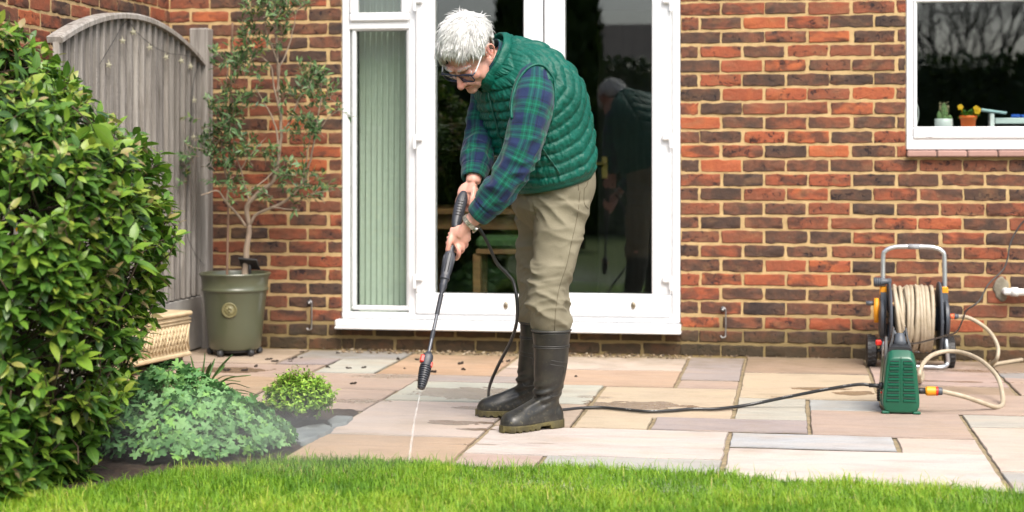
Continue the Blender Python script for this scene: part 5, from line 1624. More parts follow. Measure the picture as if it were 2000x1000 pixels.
mb = MB(); mb.tube([(dl, cy, cz), (dr_, cy, cz)], .06, 24); mb.build('drum', M_DRUM, hc)
for x, s in ((xl, -1), (xr, 1)):
    mb = MB(); mb.lathe([(0, 0), (.085, 0), (.10, s * .004), (.098, s * .018), (.07, s * .026), (0, s * .028)], (x - s * .004, cy, cz), (1, 0, 0), 32)
    mb.loft([[(x - .012, cy - .045, cz), (x + .012, cy - .045, cz), (x + .012, cy + .045, cz), (x - .012, cy + .045, cz)], [(x - .014, cy - .03, cz + .13), (x + .014, cy - .03, cz + .13), (x + .014, cy + .03, cz + .13), (x - .014, cy + .03, cz + .13)]])
    mb.loft([[(x - .012, cy - .045, cz), (x + .012, cy - .045, cz), (x + .012, cy + .045, cz), (x - .012, cy + .045, cz)], [(x - .014, cy - .02, cz - .16), (x + .014, cy - .02, cz - .16), (x + .014, cy + .06, cz - .19), (x - .014, cy + .06, cz - .19)]])
    mb.build('side_plate', M_DRUM, hc, sharp=40)
# hose wound in uneven layers
mb = MB(); P = []
turns = 17; N = turns * 28
W0, W1 = dl + .026, dr_ - .026
for i in range(N):
    u = i / N * turns; a = u * 2 * math.pi
    lay = int(u // 8.5); f = (u % 8.5) / 8.5
    x = W0 + (W1 - W0) * (f if lay % 2 == 0 else 1 - f) + .007 * math.sin(a + lay)
    r = .10 + .021 * lay + .012 * math.sin(u * 1.7)
    P.append((x, cy + r * math.cos(a), cz + r * math.sin(a)))
mb.tube(cr(P, N * 2), .0098, 10)
for k in range(13):                                                    # the outer wraps, each at its own slant
    x = W0 + (W1 - W0) * (k + .5) / 13 + rng.normal(0, .002); sl_ = rng.normal(0, .012) + (.035 if k in (2, 5) else 0); r = .152 + .008 * rng.random()
    a = np.linspace(0, 2 * math.pi, 50)
    mb.tube(np.stack([x + sl_ * np.cos(a + 1.2), cy + r * np.cos(a), cz + r * (1 if k % 3 else 1.02) * np.sin(a)], -1), .0098, 10, cap=False)
mb.build('hose_coil', M_HOSE, hc)
mb = MB(); mb.tube(cr([at(1782, 560, 8.52), at(1763, 566, 8.45), at(1752, 590, 8.38), at(1750, 620, 8.32), at(1757, 655, 8.28), at(1768, 690, 8.25), at(1776, 712, 8.2)], 50), .0098, 12); mb.build('loose_hose', M_HOSE, hc)
# crank
q = rp(1712, 605, RY); mb = MB()
mb.loft([[(q[0] - .012, cy - .022, q[2] - .062), (q[0] + .012, cy - .022, q[2] - .062), (q[0] + .012, cy + .022, q[2] - .062), (q[0] - .012, cy + .022, q[2] - .062)], [(q[0] - .014, cy - .024, q[2]), (q[0] + .014, cy - .024, q[2]), (q[0] + .014, cy + .024, q[2]), (q[0] - .014, cy + .024, q[2])], [(q[0] - .011, cy - .02, q[2] + .058), (q[0] + .011, cy - .02, q[2] + .058), (q[0] + .011, cy + .02, q[2] + .058), (q[0] - .011, cy + .02, q[2] + .058)]])
mb.tube([(q[0], cy, q[2] - .02), (xl - .0, cy, q[2] - .02)], .011, 12); ck = mb.build('crank', M_ORG, hc)
g1 = rp(1690, 592)
mb = MB(); mb.tube([(q[0] - .012, cy, g1[2]), (g1[0] + .003, cy, g1[2])], .0115, 14); mb.build('crank_grip', M_GREYP, ck)
g2 = rp(1718, 550); mb = MB()
mb.tube([(float(rp(1706, 551)[0]), RY - .015, g2[2]), (float(rp(1722, 551)[0]), RY - .015, g2[2]), (float(rp(1728, 551)[0]), RY - .015, g2[2] + .002), (float(rp(1740, 551)[0]), RY - .01, g2[2] + .003)], [.0215, .019, .0145, .016], 16)
for k in range(4): mb.lathe([(.019, 0), (.0235, .002), (.0235, .006), (.019, .008)], (float(rp(1707 + k * 4, 551)[0]), RY - .015, g2[2]), (1, 0, 0), 16)
mb.build('hose_nozzle', M_GREYP, hc)
for px in (1703, 1857):
    x = float(rp(px, 680)[0]); r = .076; mb = MB()
    mb.lathe([(.03, -.022), (r * .8, -.026), (r, -.02), (r, .02), (r * .8, .026), (.03, .022)], (x, RY + .06, r), (1, 0, 0), 40)
    for k in range(22):
        a = k / 22 * 6.283; d = np.array([0, math.cos(a), math.sin(a)])
        for s in (-1, 1):
            mb.box(-.010, .010, -.0045, .0045, -.004, .004, .001, M=np.vstack([np.c_[np.stack([[1, .0, 0], np.cross(d, [1, 0, 0]), d], 1), np.array([x + s * .0105, RY + .06, r]) + d * (r - .001) + np.cross(d, [1, 0, 0]) * s * .003], [0, 0, 0, 1]]))
    wl_ = mb.build('wheel', M_CAST, hc, sharp=40)
    mb = MB(); mb.lathe([(0, -.02), (.032, -.023), (.032, .023), (0, .02)], (x, RY + .06, r), (1, 0, 0), 20); mb.build('hub', M_GREYP, wl_)
mb = MB(); mb.tube([(float(rp(1703, 680)[0]), RY + .06, .076), (float(rp(1857, 680)[0]), RY + .06, .076)], .008, 10); mb.build('axle', M_TUBE, hc)
oz = float(rp(1860, 618)[2]); ox = float(rp(1851, 618)[0])
mb = MB(); mb.tube([(ox - .02, cy, oz), (ox + .004, cy, oz)], .011, 12); mb.tube([(ox + .03, cy, oz), (ox + .034, cy, oz), (ox + .052, cy, oz)], [.012, .0145, .0105], 14); mb.build('outlet_coupling', M_GREYP, hc)
mb = MB(); mb.tube([(ox + .003, cy, oz), (ox + .031, cy, oz)], .0135, 14); mb.build('coupling_ring', pm('coral_plastic', (.70, .14, .05), None, 9, .45), hc)
mb = MB(); pts = [np.array([ox + .048, cy, oz]), at(1890, 620, 8.42), at(1915, 633, 8.4), at(1936, 652, 8.4), at(1949, 678, 8.38), at(1947, 700, 8.36), gnd(1936, 713, HR), gnd(1945, 711, HR), gnd(1975, 706, HR), gnd(2010, 700, HR), gnd(2060, 690, HR)]
mb.tube(cr(pts, 120), HR, 12); o = mb.build('garden_hose', M_HOSE); tag(o, 'cream garden hose leaving the reel and trailing off along the wall foot at the right', 'hose')

# ------------------------------------------------------------------ the man
M_UVW = None
def mat_skin():
    m, nt, b, o = newmat('skin')
    a = nd(nt, 'Attribute', attribute_name='col')
    tc = nd(nt, 'TexCoord').outputs['Object']
    n1 = noise(nt, tc, 70, 4)
    f = math_(nt, 'ADD', a.outputs['Fac'], math_(nt, 'MULTIPLY', math_(nt, 'SUBTRACT', n1.outputs[0], .5), .35))
    c = ramp(nt, [(0, (.67, .39, .31)), (.35, (.65, .325, .25)), (.7, (.61, .23, .18)), (1, (.52, .155, .12))], f).outputs[0]
    lk(nt, c, b.inputs['Base Color'])
    b.inputs['Roughness'].default_value = .48
    b.inputs['Subsurface Weight'].default_value = .12
    b.inputs['Subsurface Radius'].default_value = (.008, .003, .0015)
    b.inputs['Subsurface Scale'].default_value = .6
    bp = nd(nt, 'Bump'); bp.inputs['Strength'].default_value = .25; bp.inputs['Distance'].default_value = .002
    lk(nt, noise(nt, tc, 240, 3).outputs[0], bp.inputs['Height']); lk(nt, bp.outputs[0], b.inputs['Normal'])
    return m

def mat_plaid():
    m, nt, b, o = newmat('tartan_flannel')
    at_ = nd(nt, 'Attribute', attribute_name='uvw')
    s = nd(nt, 'SeparateXYZ'); lk(nt, at_.outputs['Vector'], s.inputs[0])
    tc = nd(nt, 'TexCoord').outputs['Object']
    nv, gr, lt, dk = (.012, .023, .070), (.004, .074, .050), (.008, .135, .09), (.008, .012, .03)
    cols = []
    for k, per in ((0, .088), (1, .088)):
        w = math_(nt, 'ADD', s.outputs[k], math_(nt, 'MULTIPLY', math_(nt, 'SUBTRACT', noise(nt, tc, 9, 2).outputs[0], .5), .012))
        f = math_(nt, 'FRACT', math_(nt, 'DIVIDE', w, per))
        cols.append(ramp(nt, [(0, nv), (.30, dk), (.345, nv), (.40, gr), (.52, lt), (.58, gr), (.66, dk), (.69, gr), (.76, lt), (.82, gr), (.92, nv)], f, 'CONSTANT').outputs[0])
    c = mixc(nt, .5, cols[0], cols[1])
    n1 = noise(nt, tc, 500, 2)
    c = mixc(nt, .35, c, ramp(nt, [(.3, (.6, .6, .6)), (.7, (1.25, 1.25, 1.25))], n1.outputs[0]).outputs[0], 'MULTIPLY')
    lk(nt, c, b.inputs['Base Color']); b.inputs['Roughness'].default_value = .9; b.inputs['Sheen Weight'].default_value = .15; b.inputs['Specular IOR Level'].default_value = .2
    bp = nd(nt, 'Bump'); bp.inputs['Strength'].default_value = .5; bp.inputs['Distance'].default_value = .004
    lk(nt, noise(nt, tc, 45, 4).outputs[0], bp.inputs['Height']); lk(nt, bp.outputs[0], b.inputs['Normal'])
    return m
M_SKIN, M_PLAID = mat_skin(), mat_plaid()
M_VEST = pm('quilted_nylon', (.002, .094, .066), (.0015, .074, .052), 8, .46, .75, 55, spec=.28, bdist=.006)
M_VESTD = pm('vest_trim', (.004, .07, .05), None, 20, .5, .2, 200)
M_KHAKI = pm('khaki_cotton', (.218, .196, .138), (.180, .160, .112), 7, .88, .45, 140, spec=.2, bdist=.002)
M_SEAM = pm('khaki_seam', (.12, .10, .062), None, 40, .9)
M_BOOT = pm('black_rubber_boot', (.012, .012, .0115), (.020, .020, .017), 14, .36, .25, 60, rv=.22)
def _mud():
    nt = M_BOOT.node_tree; b = [n for n in nt.nodes if n.type == 'BSDF_PRINCIPLED'][0]
    src = b.inputs['Base Color'].links[0].from_socket
    tc = nd(nt, 'TexCoord').outputs['Object']; sx = nd(nt, 'SeparateXYZ'); lk(nt, tc, sx.inputs[0])
    a = noise(nt, tc, 85, 5, .7); low = ramp(nt, [(.02, (1, 1, 1)), (.16, (.12, .12, .12)), (.4, (.05, .05, .05))], sx.outputs[2]).outputs[0]
    sp_ = ramp(nt, [(.56, (0, 0, 0)), (.68, (1, 1, 1))], a.outputs[0]).outputs[0]
    sm_ = noise(nt, tc, 16, 4, .6)
    f = math_(nt, 'ADD', math_(nt, 'MULTIPLY', sp_, math_(nt, 'ADD', math_(nt, 'MULTIPLY', low, .7), .10)), math_(nt, 'MULTIPLY', ramp(nt, [(.45, (0, 0, 0)), (.8, (1, 1, 1))], sm_.outputs[0]).outputs[0], .22))
    lk(nt, mixc(nt, f, src, (.13, .115, .07)), b.inputs['Base Color'])
    rs = b.inputs['Roughness'].links[0].from_socket
    lk(nt, math_(nt, 'ADD', rs, math_(nt, 'MULTIPLY', f, .45)), b.inputs['Roughness'])
_mud()
M_SOLE = pm('muddy_sole', (.095, .078, .022), (.040, .033, .013), 30, .75, .6, 90, bdist=.004)
M_BAND = pm('boot_moulding', (.045, .044, .040), None, 30, .45)

mp = gnd(1040, 825)
man = thing('person', 'white haired man in green quilted vest bending to spray the paving', 'person', (mp[0], mp[1], 0), YAW)
LX = cw(.53, -.85, 0) / np.linalg.norm([.53, .85]); FH = cw(-.85, -.53, 0) / np.linalg.norm([.53, .85])

# ---- head frame
PT, YW = R(52), R(38)
hF = cw(-math.sin(YW), -math.cos(YW), 0)
HF = hF * math.cos(PT) - UPV * math.sin(PT)
HU = hF * math.sin(PT) + UPV * math.cos(PT)
HL = cw(math.cos(YW), -math.sin(YW), 0)
rl = R(4); HL, HU = HL * math.cos(rl) - HU * math.sin(rl), HU * math.cos(rl) + HL * math.sin(rl)
HC = at(916, 104, 6.40)
HS = 1.08
HA = np.stack([HL, HF, HU])
def hp_(l, f, u): return HC + HS * (l * HL + f * HF + u * HU)
def hell(mb, l, f, u, a, b, c, n=20, k=12): mb.ell(hp_(l, f, u), HA, (a * HS, b * HS, c * HS), n, k)

body = MB()
hell(body, 0, -.012, .028, .074, .097, .090)
hell(body, 0, .035, -.040, .060, .056, .072)
hell(body, 0, .052, -.078, .044, .040, .036)
hell(body, 0, .080, -.096, .022, .020, .018)
for s in (-1, 1):
    hell(body, s * .036, .066, -.034, .024, .022, .022)
    hell(body, s * .050, .022, -.056, .014, .042, .030)
    hell(body, s * .033, .083, -.003, .015, .010, .010)
    hell(body, s * .013, .104, -.042, .009, .011, .009)
    body.tube([hp_(s * .008, .094, .020), hp_(s * .03, .092, .022), hp_(s * .052, .070, .016)], [.009, .0105, .007], 10)
    body.tube([hp_(s * .018, .098, -.048), hp_(s * .030, .084, -.064), hp_(s * .036, .072, -.082)], [.006, .0065, .005], 8)
    # ear: plate, rim and lobe
    ea = nrm(np.array([HL * s * .9 - HF * .45, HF * .9 + HL * s * .4, HU]))
    body.ell(hp_(s * .080, -.012, -.002), ea, (.005, .015, .026), 14, 10)
    rim = [hp_(s * .079, .008, -.006), hp_(s * .083, .010, .014), hp_(s * .089, -.002, .030), hp_(s * .094, -.020, .026), hp_(s * .095, -.028, .006), hp_(s * .090, -.022, -.016), hp_(s * .083, -.008, -.030), hp_(s * .079, .004, -.026)]
    body.tube(cr(rim, 24), .0048, 8)
body.tube(cr([hp_(0, .086, .018), hp_(0, .100, -.004), hp_(0, .113, -.026), hp_(0, .121, -.040), hp_(0, .108, -.050)], 16), [.008] * 4 + [.009] * 3 + [.0105] * 3 + [.0125] * 3 + [.012, .010, .006], 12)
body.tube(cr([hp_(-.026, .084, -.068), hp_(-.010, .0965, -.067), hp_(0, .098, -.068), hp_(.010, .0965, -.067), hp_(.026, .084, -.068)], 12), .0055, 8)
body.tube(cr([hp_(-.022, .082, -.077), hp_(0, .095, -.078), hp_(.022, .082, -.077)], 10), .0065, 8)
NB = at(968, 125, 6.47)
body.tube(cr([hp_(0, -.02, -.02), hp_(0, -.025, -.075), NB + HU * .0, at(990, 150, 6.50)], 14), [.053] * 5 + [.053] * 5 + [.06] * 4, 16)
# trunk, upper arms, legs (under the clothes)
SPK = [(1072, 352, 6.60, 15, .200, .155), (1066, 300, 6.585, 19, .212, .170), (1054, 245, 6.56, 25, .222, .180), (1036, 195, 6.53, 33, .230, .176), (1010, 153, 6.50, 43, .208, .150), (990, 130, 6.485, 49, .165, .122), (974, 117, 6.475, 53, .112, .098), (966, 112, 6.47, 54, .090, .090), (963, 115, 6.47, 58, .070, .072), (961, 116, 6.47, 60, .045, .048)]
KK = np.array([[*at(a, b, t), th, p, q] for a, b, t, th, p, q in SPK])
def trunk_ring(k, n, ga=1.0, ph=None, pw=2.3):
    c, th, a, b = k[:3], R(k[3]), k[4] * ga, k[5] * ga
    N = FH * math.cos(th) - UPV * math.sin(th)
    if ph is None: ph = np.arange(n) / n * 2 * math.pi
    cx = np.sign(np.cos(ph)) * np.abs(np.cos(ph)) ** (2 / pw); sx_ = np.sign(np.sin(ph)) * np.abs(np.sin(ph)) ** (2 / pw)
    return c + a * cx[:, None] * LX + b * sx_[:, None] * N
K1 = cr(KK[:-2], 24)
body.loft([trunk_ring(k, 28, .84) for k in K1])
SHN, SHF = at(1045, 150, 6.37), at(955, 180, 6.62)
NARM = [(1046, 152, 6.38), (1041, 200, 6.32), (1031, 250, 6.285), (1022, 292, 6.27), (1001, 333, 6.262), (976, 370, 6.27), (951, 401, 6.29), (931, 422, 6.305)]
FARM = [(955, 178, 6.63), (950, 215, 6.64), (943, 255, 6.62), (936, 290, 6.575), (930, 322, 6.52), (925, 350, 6.475)]
NA = np.array([at(*p) for p in NARM]); FA = np.array([at(*p) for p in FARM])
WN, WF = at(914, 437, 6.315), at(924, 358, 6.468)
body.tube(cr(np.vstack([NA, WN]), 30), np.linspace(.052, .027, 30), 14)
body.tube(cr(np.vstack([FA, WF]), 30), np.linspace(.05, .026, 30), 14)
NLEG = [(1098, 395, 6.53, .108, .108), (1096, 430, 6.52, .100, .098), (1093, 460, 6.505, .092, .090), (1085, 500, 6.49, .086, .083), (1073, 545, 6.475, .079, .078), (1068, 585, 6.47, .076, .077), (1073, 618, 6.475, .078, .078), (1076, 642, 6.48, .068, .068), (1077, 658, 6.48, .055, .056), (1077, 676, 6.48, .046, .047)]
FLEG = [(1054, 395, 6.70, .090, .095), (1052, 430, 6.72, .089, .094), (1050, 460, 6.745, .082, .086), (1048, 500, 6.765, .080, .080), (1049, 545, 6.775, .077, .076), (1046, 585, 6.785, .075, .075), (1049, 618, 6.795, .074, .075), (1051, 638, 6.80, .066, .067), (1052, 652, 6.80, .053, .054), (1052, 668, 6.805, .044, .046)]
def leg_ring(k, n=28, g=1.0):
    ph = np.arange(n) / n * 2 * math.pi
    return k[:3] + g * (k[3] * np.cos(ph)[:, None] * RT + k[4] * np.sin(ph)[:, None] * FW)
def legk(L): return cr(np.array([[*at(a, b, t), w, d] for a, b, t, w, d in L]), 40)
NLK, FLK = legk(NLEG), legk(FLEG)
body.loft([leg_ring(k, 20, .8) for k in NLK]); body.loft([leg_ring(k, 20, .8) for k in FLK])
# feet inside the boots
NH, NT = gnd(1073, 835), gnd(985, 845)
FHh, FT = gnd(1038, 813), gnd(948, 812)
for H_, T_ in ((NH, NT), (FHh, FT)):
    kb = NLK[-1] if H_ is NH else FLK[-1]
    d = nrm(T_ - H_); body.tube(cr([kb[:3], H_ + d * .012 + UPV * .14, H_ + d * .025 + UPV * .075, H_ + d * .10 + UPV * .05, H_ + d * .18 + UPV * .042], 16), np.linspace(.036, .022, 16), 12)

# ---- hands
def lan(y, o=0): return np.array([905 - (y - 375) * 83 / 385, y, 6.45 - (y - 375) / 385 * .40])
def hand(palm, wrist, radii, axw, fingers):
    """palm slab between wrist and knuckles, then each finger its own bent chain"""
    p, w = at(*palm), wrist
    al = nrm(p - w); wd_ = nrm(axw - al * np.dot(axw, al)); th = np.cross(al, wd_)
    body.ell(p, np.stack([wd_, al, th]), radii, 16, 12)
    body.tube([w, (w + p) / 2, p], [.026, .026, .024], 14, flat=.75)
    for pts, r0, r1 in fingers:
        P = cr([at(*q) for q in pts], 14)
        rr = np.linspace(r0, r1, 14); rr[-1] *= .75
        rr *= 1 + .06 * np.cos(np.linspace(0, 4 * math.pi, 14))
        body.tube(P, rr, 10); body.ell(P[-1], I3, (r1 * .86,) * 3, 8, 6)
hand((898, 462, 6.330), WN, (.040, .050, .017), cw(.9, 0, -.42),
     [([(886, 446, 6.338), (881, 462, 6.326), (877, 477, 6.318), (874, 491, 6.322)], .0125, .0100),
      ([(892, 478, 6.325), (896, 490, 6.318), (895, 500, 6.330), (891, 506, 6.348)], .0100, .0086),
      ([(901, 474, 6.328), (904, 487, 6.335), (896, 492, 6.372), (881, 482, 6.385), (873, 474, 6.368)], .0100, .0082),
      ([(907, 468, 6.330), (911, 478, 6.345), (902, 483, 6.382), (884, 474, 6.392), (875, 464, 6.376)], .0098, .0080),
      ([(912, 460, 6.332), (916, 467, 6.350), (905, 472, 6.388), (887, 466, 6.400), (877, 456, 6.386)], .0088, .0072)])
hand((914, 377, 6.462), WF, (.041, .046, .017), cw(1, .15, .2),
     [([(926, 368, 6.452), (924, 382, 6.432), (921, 394, 6.424), (919, 402, 6.428)], .0125, .0100),
      ([(900, 380, 6.470), (894, 390, 6.476), (893, 402, 6.478), (899, 412, 6.474)], .0098, .0082),
      ([(908, 388, 6.482), (904, 400, 6.490), (910, 408, 6.476), (918, 412, 6.460)], .0100, .0084),
      ([(916, 388, 6.486), (916, 402, 6.486), (922, 410, 6.468), (926, 413, 6.452)], .0098, .0080),
      ([(924, 386, 6.482), (928, 396, 6.476), (929, 404, 6.462), (927, 408, 6.450)], .0088, .0072)])
bv, bf = remesh(body, .0032, 5, .5)
# warmer flush on nose, cheeks, ears, lips and knuckles
fl = np.full(len(bv), .22)
for q, r, a in ((hp_(0, .115, -.036), .026, .5), (hp_(.04, .07, -.035), .032, .32), (hp_(-.04, .07, -.035), .032, .32), (hp_(.088, -.01, 0), .036, .45), (hp_(-.088, -.01, 0), .036, .45), (hp_(0, .098, -.072), .017, .5), (hp_(.018, .09, -.072), .013, .45), (hp_(-.018, .09, -.072), .013, .45),
                (hp_(0, .09, .03), .03, .12), (at(896, 492, 6.32), .02, .35), (at(877, 480, 6.32), .02, .25), (at(908, 476, 6.335), .022, .3), (at(921, 394, 6.43), .02, .25), (at(914, 365, 6.45), .03, .15), (hp_(.02, .08, -.012), .014, .25), (hp_(-.02, .08, -.012), .014, .25)):
    d = np.linalg.norm(bv - q, axis=1); fl = np.maximum(fl, .22 + a * np.exp(-(d / r) ** 2 * 1.6))
# creases: brow, eye corner, cheek fold, mouth line
def crease(pts, depth, w):
    global bv
    C = cr([hp_(*p) for p in pts], 20)
    d = np.full(len(bv), 9.0)
    near = np.linalg.norm(bv - HC, axis=1) < .2
    vv = bv[near]
    dd = np.min(np.linalg.norm(vv[:, None] - C[None], axis=2), 1)
    k = depth * np.exp(-(dd / w) ** 2)
    n_ = vnormals(bv, bf)[near]
    bv[near] = vv - n_ * k[:, None]
    fl[np.where(near)[0]] += .35 * np.exp(-(dd / w) ** 2)
for s in (-1, 1):
    crease([(s * .020, .105, -.046), (s * .033, .090, -.062), (s * .040, .072, -.084)], .0030, .0032)
    crease([(s * .022, .088, -.020), (s * .034, .086, -.023), (s * .048, .074, -.018)], .0022, .003)
    crease([(s * .004, .095, .012), (s * .006, .094, .028)], .002, .0025)
    crease([(s * .050, .076, -.006), (s * .062, .062, -.012)], .0015, .0025)
    crease([(s * .020, .090, .004), (s * .034, .094, .003), (s * .048, .080, .002)], .0030, .003)
crease([(-.028, .088, -.073), (-.010, .100, -.0725), (0, .101, -.073), (.010, .100, -.0725), (.028, .088, -.073)], .0034, .0026)
for u in (.040, .052):
    crease([(-.036, .086, u), (0, .096, u + .003), (.036, .086, u)], .0012, .002)
mb = MB(); mb.add(bv, bf, np.clip(fl[bf].mean(1), 0, 1))
mb.build('body', M_SKIN, man)
ev = MB()
for s in (-1, 1):
    ev = MB(); ev.ell(hp_(s * .033, .0795, -.010), HA, (.0125, .0125, .0105), 16, 10); ev.build('eye', pm('eye_white', (.7, .68, .66), None, 20, .2) if s < 0 else bpy.data.materials['eye_white'], man)
mb = MB()
for s in (-1, 1):
    for k in range(60):
        u = k / 59; b0 = hp_(s * (.010 + .044 * u), .1005 - .026 * u ** 2, .020 + .006 * math.sin(u * 3) + rng.normal(0, .0018))
        d = nrm(HL * s * (.7 + .3 * u) + HF * .55 + HU * rng.normal(.15, .25)); mb.tube([b0 - HF * .004, b0 + d * .004, b0 + d * .009], [.0009, .0007, .0003], 4, c=rng.uniform(.1, .6))
M_HAIR = pm('white_hair', (.7, .69, .67), None, 30, .5, stops=[(0, (.30, .29, .28)), (.25, (.52, .51, .50)), (.55, (.74, .735, .72)), (1, (.86, .855, .84))], spec=.4)
mb.build('eyebrows', M_HAIR, man)

# ---- hair: scalp cap and combed tufts
c0, rad = np.array([0, -.016, .032]), np.array([.076, .100, .093])
def hline(d):
    """lowest direction (u) with hair for azimuth from the face"""
    az = abs(math.atan2(d[0], d[1]))
    return np.interp(az, [0, .45, .75, 1.0, 1.18, 1.32, 1.42, 1.86, 1.98, 2.4, 3.2], [.50, .50, .42, .20, -.10, -.22, .12, .12, -.42, -.70, -.78])
ph, th = np.meshgrid(np.linspace(0, 2 * math.pi, 73)[:-1], np.linspace(.02, math.pi - .3, 60), indexing='xy')
dd = np.stack([np.sin(th) * np.sin(ph), np.sin(th) * np.cos(ph), np.cos(th)], -1)
mb = MB(); nr, nc = dd.shape[:2]
off = .010 + .007 * vnoise(dd.reshape(-1, 3) * 5, 8).reshape(nr, nc)
loc = c0 + dd * (rad + off[..., None])
pw_ = HC + HS * (loc.reshape(-1, 3) @ HA)
F_ = []
for i in range(nr - 1):
    for j in range(nc):
        q = dd[i, j]
        if q[2] > hline(q) + .02: F_.append((i * nc + j, i * nc + (j + 1) % nc, (i + 1) * nc + (j + 1) % nc, (i + 1) * nc + j))
mb.add(pw_, np.array(F_), .32)
Wh = nrm(np.array([.12, -.62, .75]))
hr_ = np.random.default_rng(4)
cnt = 0
while cnt < 9500:
    d = nrm(hr_.normal(size=3))
    if d[2] < hline(d): continue
    az = abs(math.atan2(d[0], d[1]))
    cnt += 1
    top_ = np.clip((d[2] - .05) / .4, 0, 1)
    L = hr_.uniform(.018, .030) * (1 - top_) + hr_.uniform(.034, .060) * top_
    if 1.2 < az < 2.1 and d[2] < .35: L = hr_.uniform(.012, .020)
    if az < .6 and d[2] < .75: L = min(L, hr_.uniform(.016, .030))
    clump = np.array([vnoise((d * 7 + k * 17)[None], 2)[0] - .5 for k in range(3)])
    vol = .5 + .9 * vnoise((d * 3.3 + 5)[None], 6)[0]
    lift0 = hr_.uniform(.007, .011); lift1 = lift0 + hr_.uniform(.003, .017) * vol * (.25 + .75 * top_)
    fl_ = d - Wh + np.cross(d, Wh) * .3
    if d[2] > .1 and d[1] > -.2: fl_ = fl_ + np.array([-.55, .25, 0])
    if top_ < .5: fl_ = fl_ + np.array([0, -.55, -.6])
    fl_ = fl_ + clump * 1.5 + hr_.normal(0, .08, 3)
    cur = d.copy(); pts = []
    for k in range(6):
        u = k / 5
        lift = lift0 + (lift1 - lift0) * math.sin(min(1, u * 1.25) * math.pi / 2) - .006 * u * u
        pts.append(HC + HS * ((c0 + cur * (rad + lift)) @ HA))
        tg = fl_ - cur * np.dot(fl_, cur)
        cur = nrm(cur + nrm(tg) * (L / 5) / .095)
    tone = .60 + .8 * (vnoise((d * 9 + 3)[None], 12)[0] - .5) + hr_.normal(0, .13)
    if cnt % 26 == 0 and top_ > .3:
        pts = [p + (p - HC) * .16 * (k / 5) ** 1.5 + hr_.normal(0, .0022, 3) * k / 5 for k, p in enumerate(pts)]
    mb.tube(pts, np.array([.0010, .0013, .0012, .0010, .0007, .0002]) * hr_.uniform(.8, 1.3), 3, c=float(np.clip(tone, .02, 1)))
mb.build('hair', M_HAIR, man)

# ---- spectacles
M_FRM = pm('navy_acetate', (.015, .022, .05), None, 30, .3)
M_TMP = pm('silver_temple', (.75, .75, .76), None, 30, .3)
def rrect(l, f, u, w, h, n=28, pw=3.6):
    a = np.arange(n + 1) / n * 2 * math.pi
    cx = np.sign(np.cos(a)) * np.abs(np.cos(a)) ** (2 / pw); sx_ = np.sign(np.sin(a)) * np.abs(np.sin(a)) ** (2 / pw)
    return [hp_(l + w * x, f - .10 * w * abs(x) * (1 if l * x > 0 else 0) + .10 * h * y, u + h * y) for x, y in zip(cx, sx_)]
gl = MB(); GF, GU = .105, -.012
for s in (-1, 1):
    gl.tube(rrect(s * .034, GF, GU, .0275, .0205), .0024, 8, cap=False)
    gl.tube([hp_(s * .058, GF - .001, GU + .016), hp_(s * .0665, GF - .004, GU + .014), hp_(s * .0705, GF - .016, GU + .014)], [.0032, .0034, .003], 8)
gl.tube(cr([hp_(-.0615, GF - .001, GU + .0195), hp_(-.034, GF + .002, GU + .0215), hp_(0, GF + .002, GU + .016), hp_(.034, GF + .002, GU + .0215), hp_(.0615, GF - .001, GU + .0195)], 24), .0031, 8)
gl_o = gl.build('glasses', M_FRM, man)
for s in (-1, 1):
    mb = MB(); mb.tube(cr([hp_(s * .0705, GF - .014, GU + .014), hp_(s * .078, .055, .014), hp_(s * .083, .010, .030), hp_(s * .0835, -.010, .036), hp_(s * .082, -.030, .020)], 20), .0027, 8); mb.build('temple', M_TMP, gl_o)
    r_ = np.array(rrect(s * .034, GF - .0005, GU, .0265, .0195)[:-1]); mb = MB(); mb.loft([r_, r_ - HF * .0012])
    mb.build('lens', bpy.data.materials.get('spectacle_lens') or mat_glass('spectacle_lens', 1.22, (.985, .99, .99)), gl_o)

# ---- quilted vest
NS_, NP_ = 190, 260
KV = cr(KK, NS_)
ctr = KV[:, :3]
sl_ = np.r_[0, np.cumsum(np.linalg.norm(np.diff(ctr, axis=0), axis=1))]
ph = np.arange(NP_) / NP_ * 2 * math.pi
V = np.stack([trunk_ring(k, NP_, 1.0, ph) for k in KV])
dg = (np.degrees(ph) + 180) % 360 - 180              # 0 his left side, 90 front, -90 back
az = np.where(np.abs(dg) > 90, np.sign(dg) * 180 - dg, dg)
az = np.where(dg > 90, 180 - dg, np.where(dg < -90, -180 - dg, dg))
rise = np.interp(az, [-90, -48, -8, 8, 90], [.0, .035, .0, .0, .012])
s_ = sl_[:, None] - rise[None] + .006 * np.sin(ph * 3)[None]
# the back runs longer than the front: pitch follows
sc_ = 1 + .20 * np.clip(-az / 60, 0, 1)[None]
q = s_ / .0475 * np.interp(az, [-90, -48, -5, 20, 90], [.80, .76, .95, 1.0, 1.0])[None]
bul = np.abs(np.sin(math.pi * q)) ** .55
wob = vnoise(np.stack([np.broadcast_to(ph * 14, (NS_, NP_)), q * 1.0, q * 0], -1).reshape(-1, 3), 3).reshape(NS_, NP_)
fine = vnoise(np.stack([np.broadcast_to(ph * 40, (NS_, NP_)), q * 3.0, q * 0], -1).reshape(-1, 3), 5).reshape(NS_, NP_)
disp = .0125 * bul * (.5 + .75 * wob) + .006 * (fine - .5) + .012 * (vnoise(V.reshape(-1, 3) * 7, 9).reshape(NS_, NP_) - .5)
disp -= .008 * np.exp(-((az[None] + 46) / 2.6) ** 2)                   # princess seam at the back
disp -= .008 * np.exp(-((az[None] - 89.5) / 2.2) ** 2)                 # front closing
fade = np.clip(sl_ / .02, 0, 1)[:, None]
d_ = nrm(V - ctr[:, None])
V = V + d_ * (disp * fade + .004)[..., None]
hem_in = V[0] - d_[0] * .02
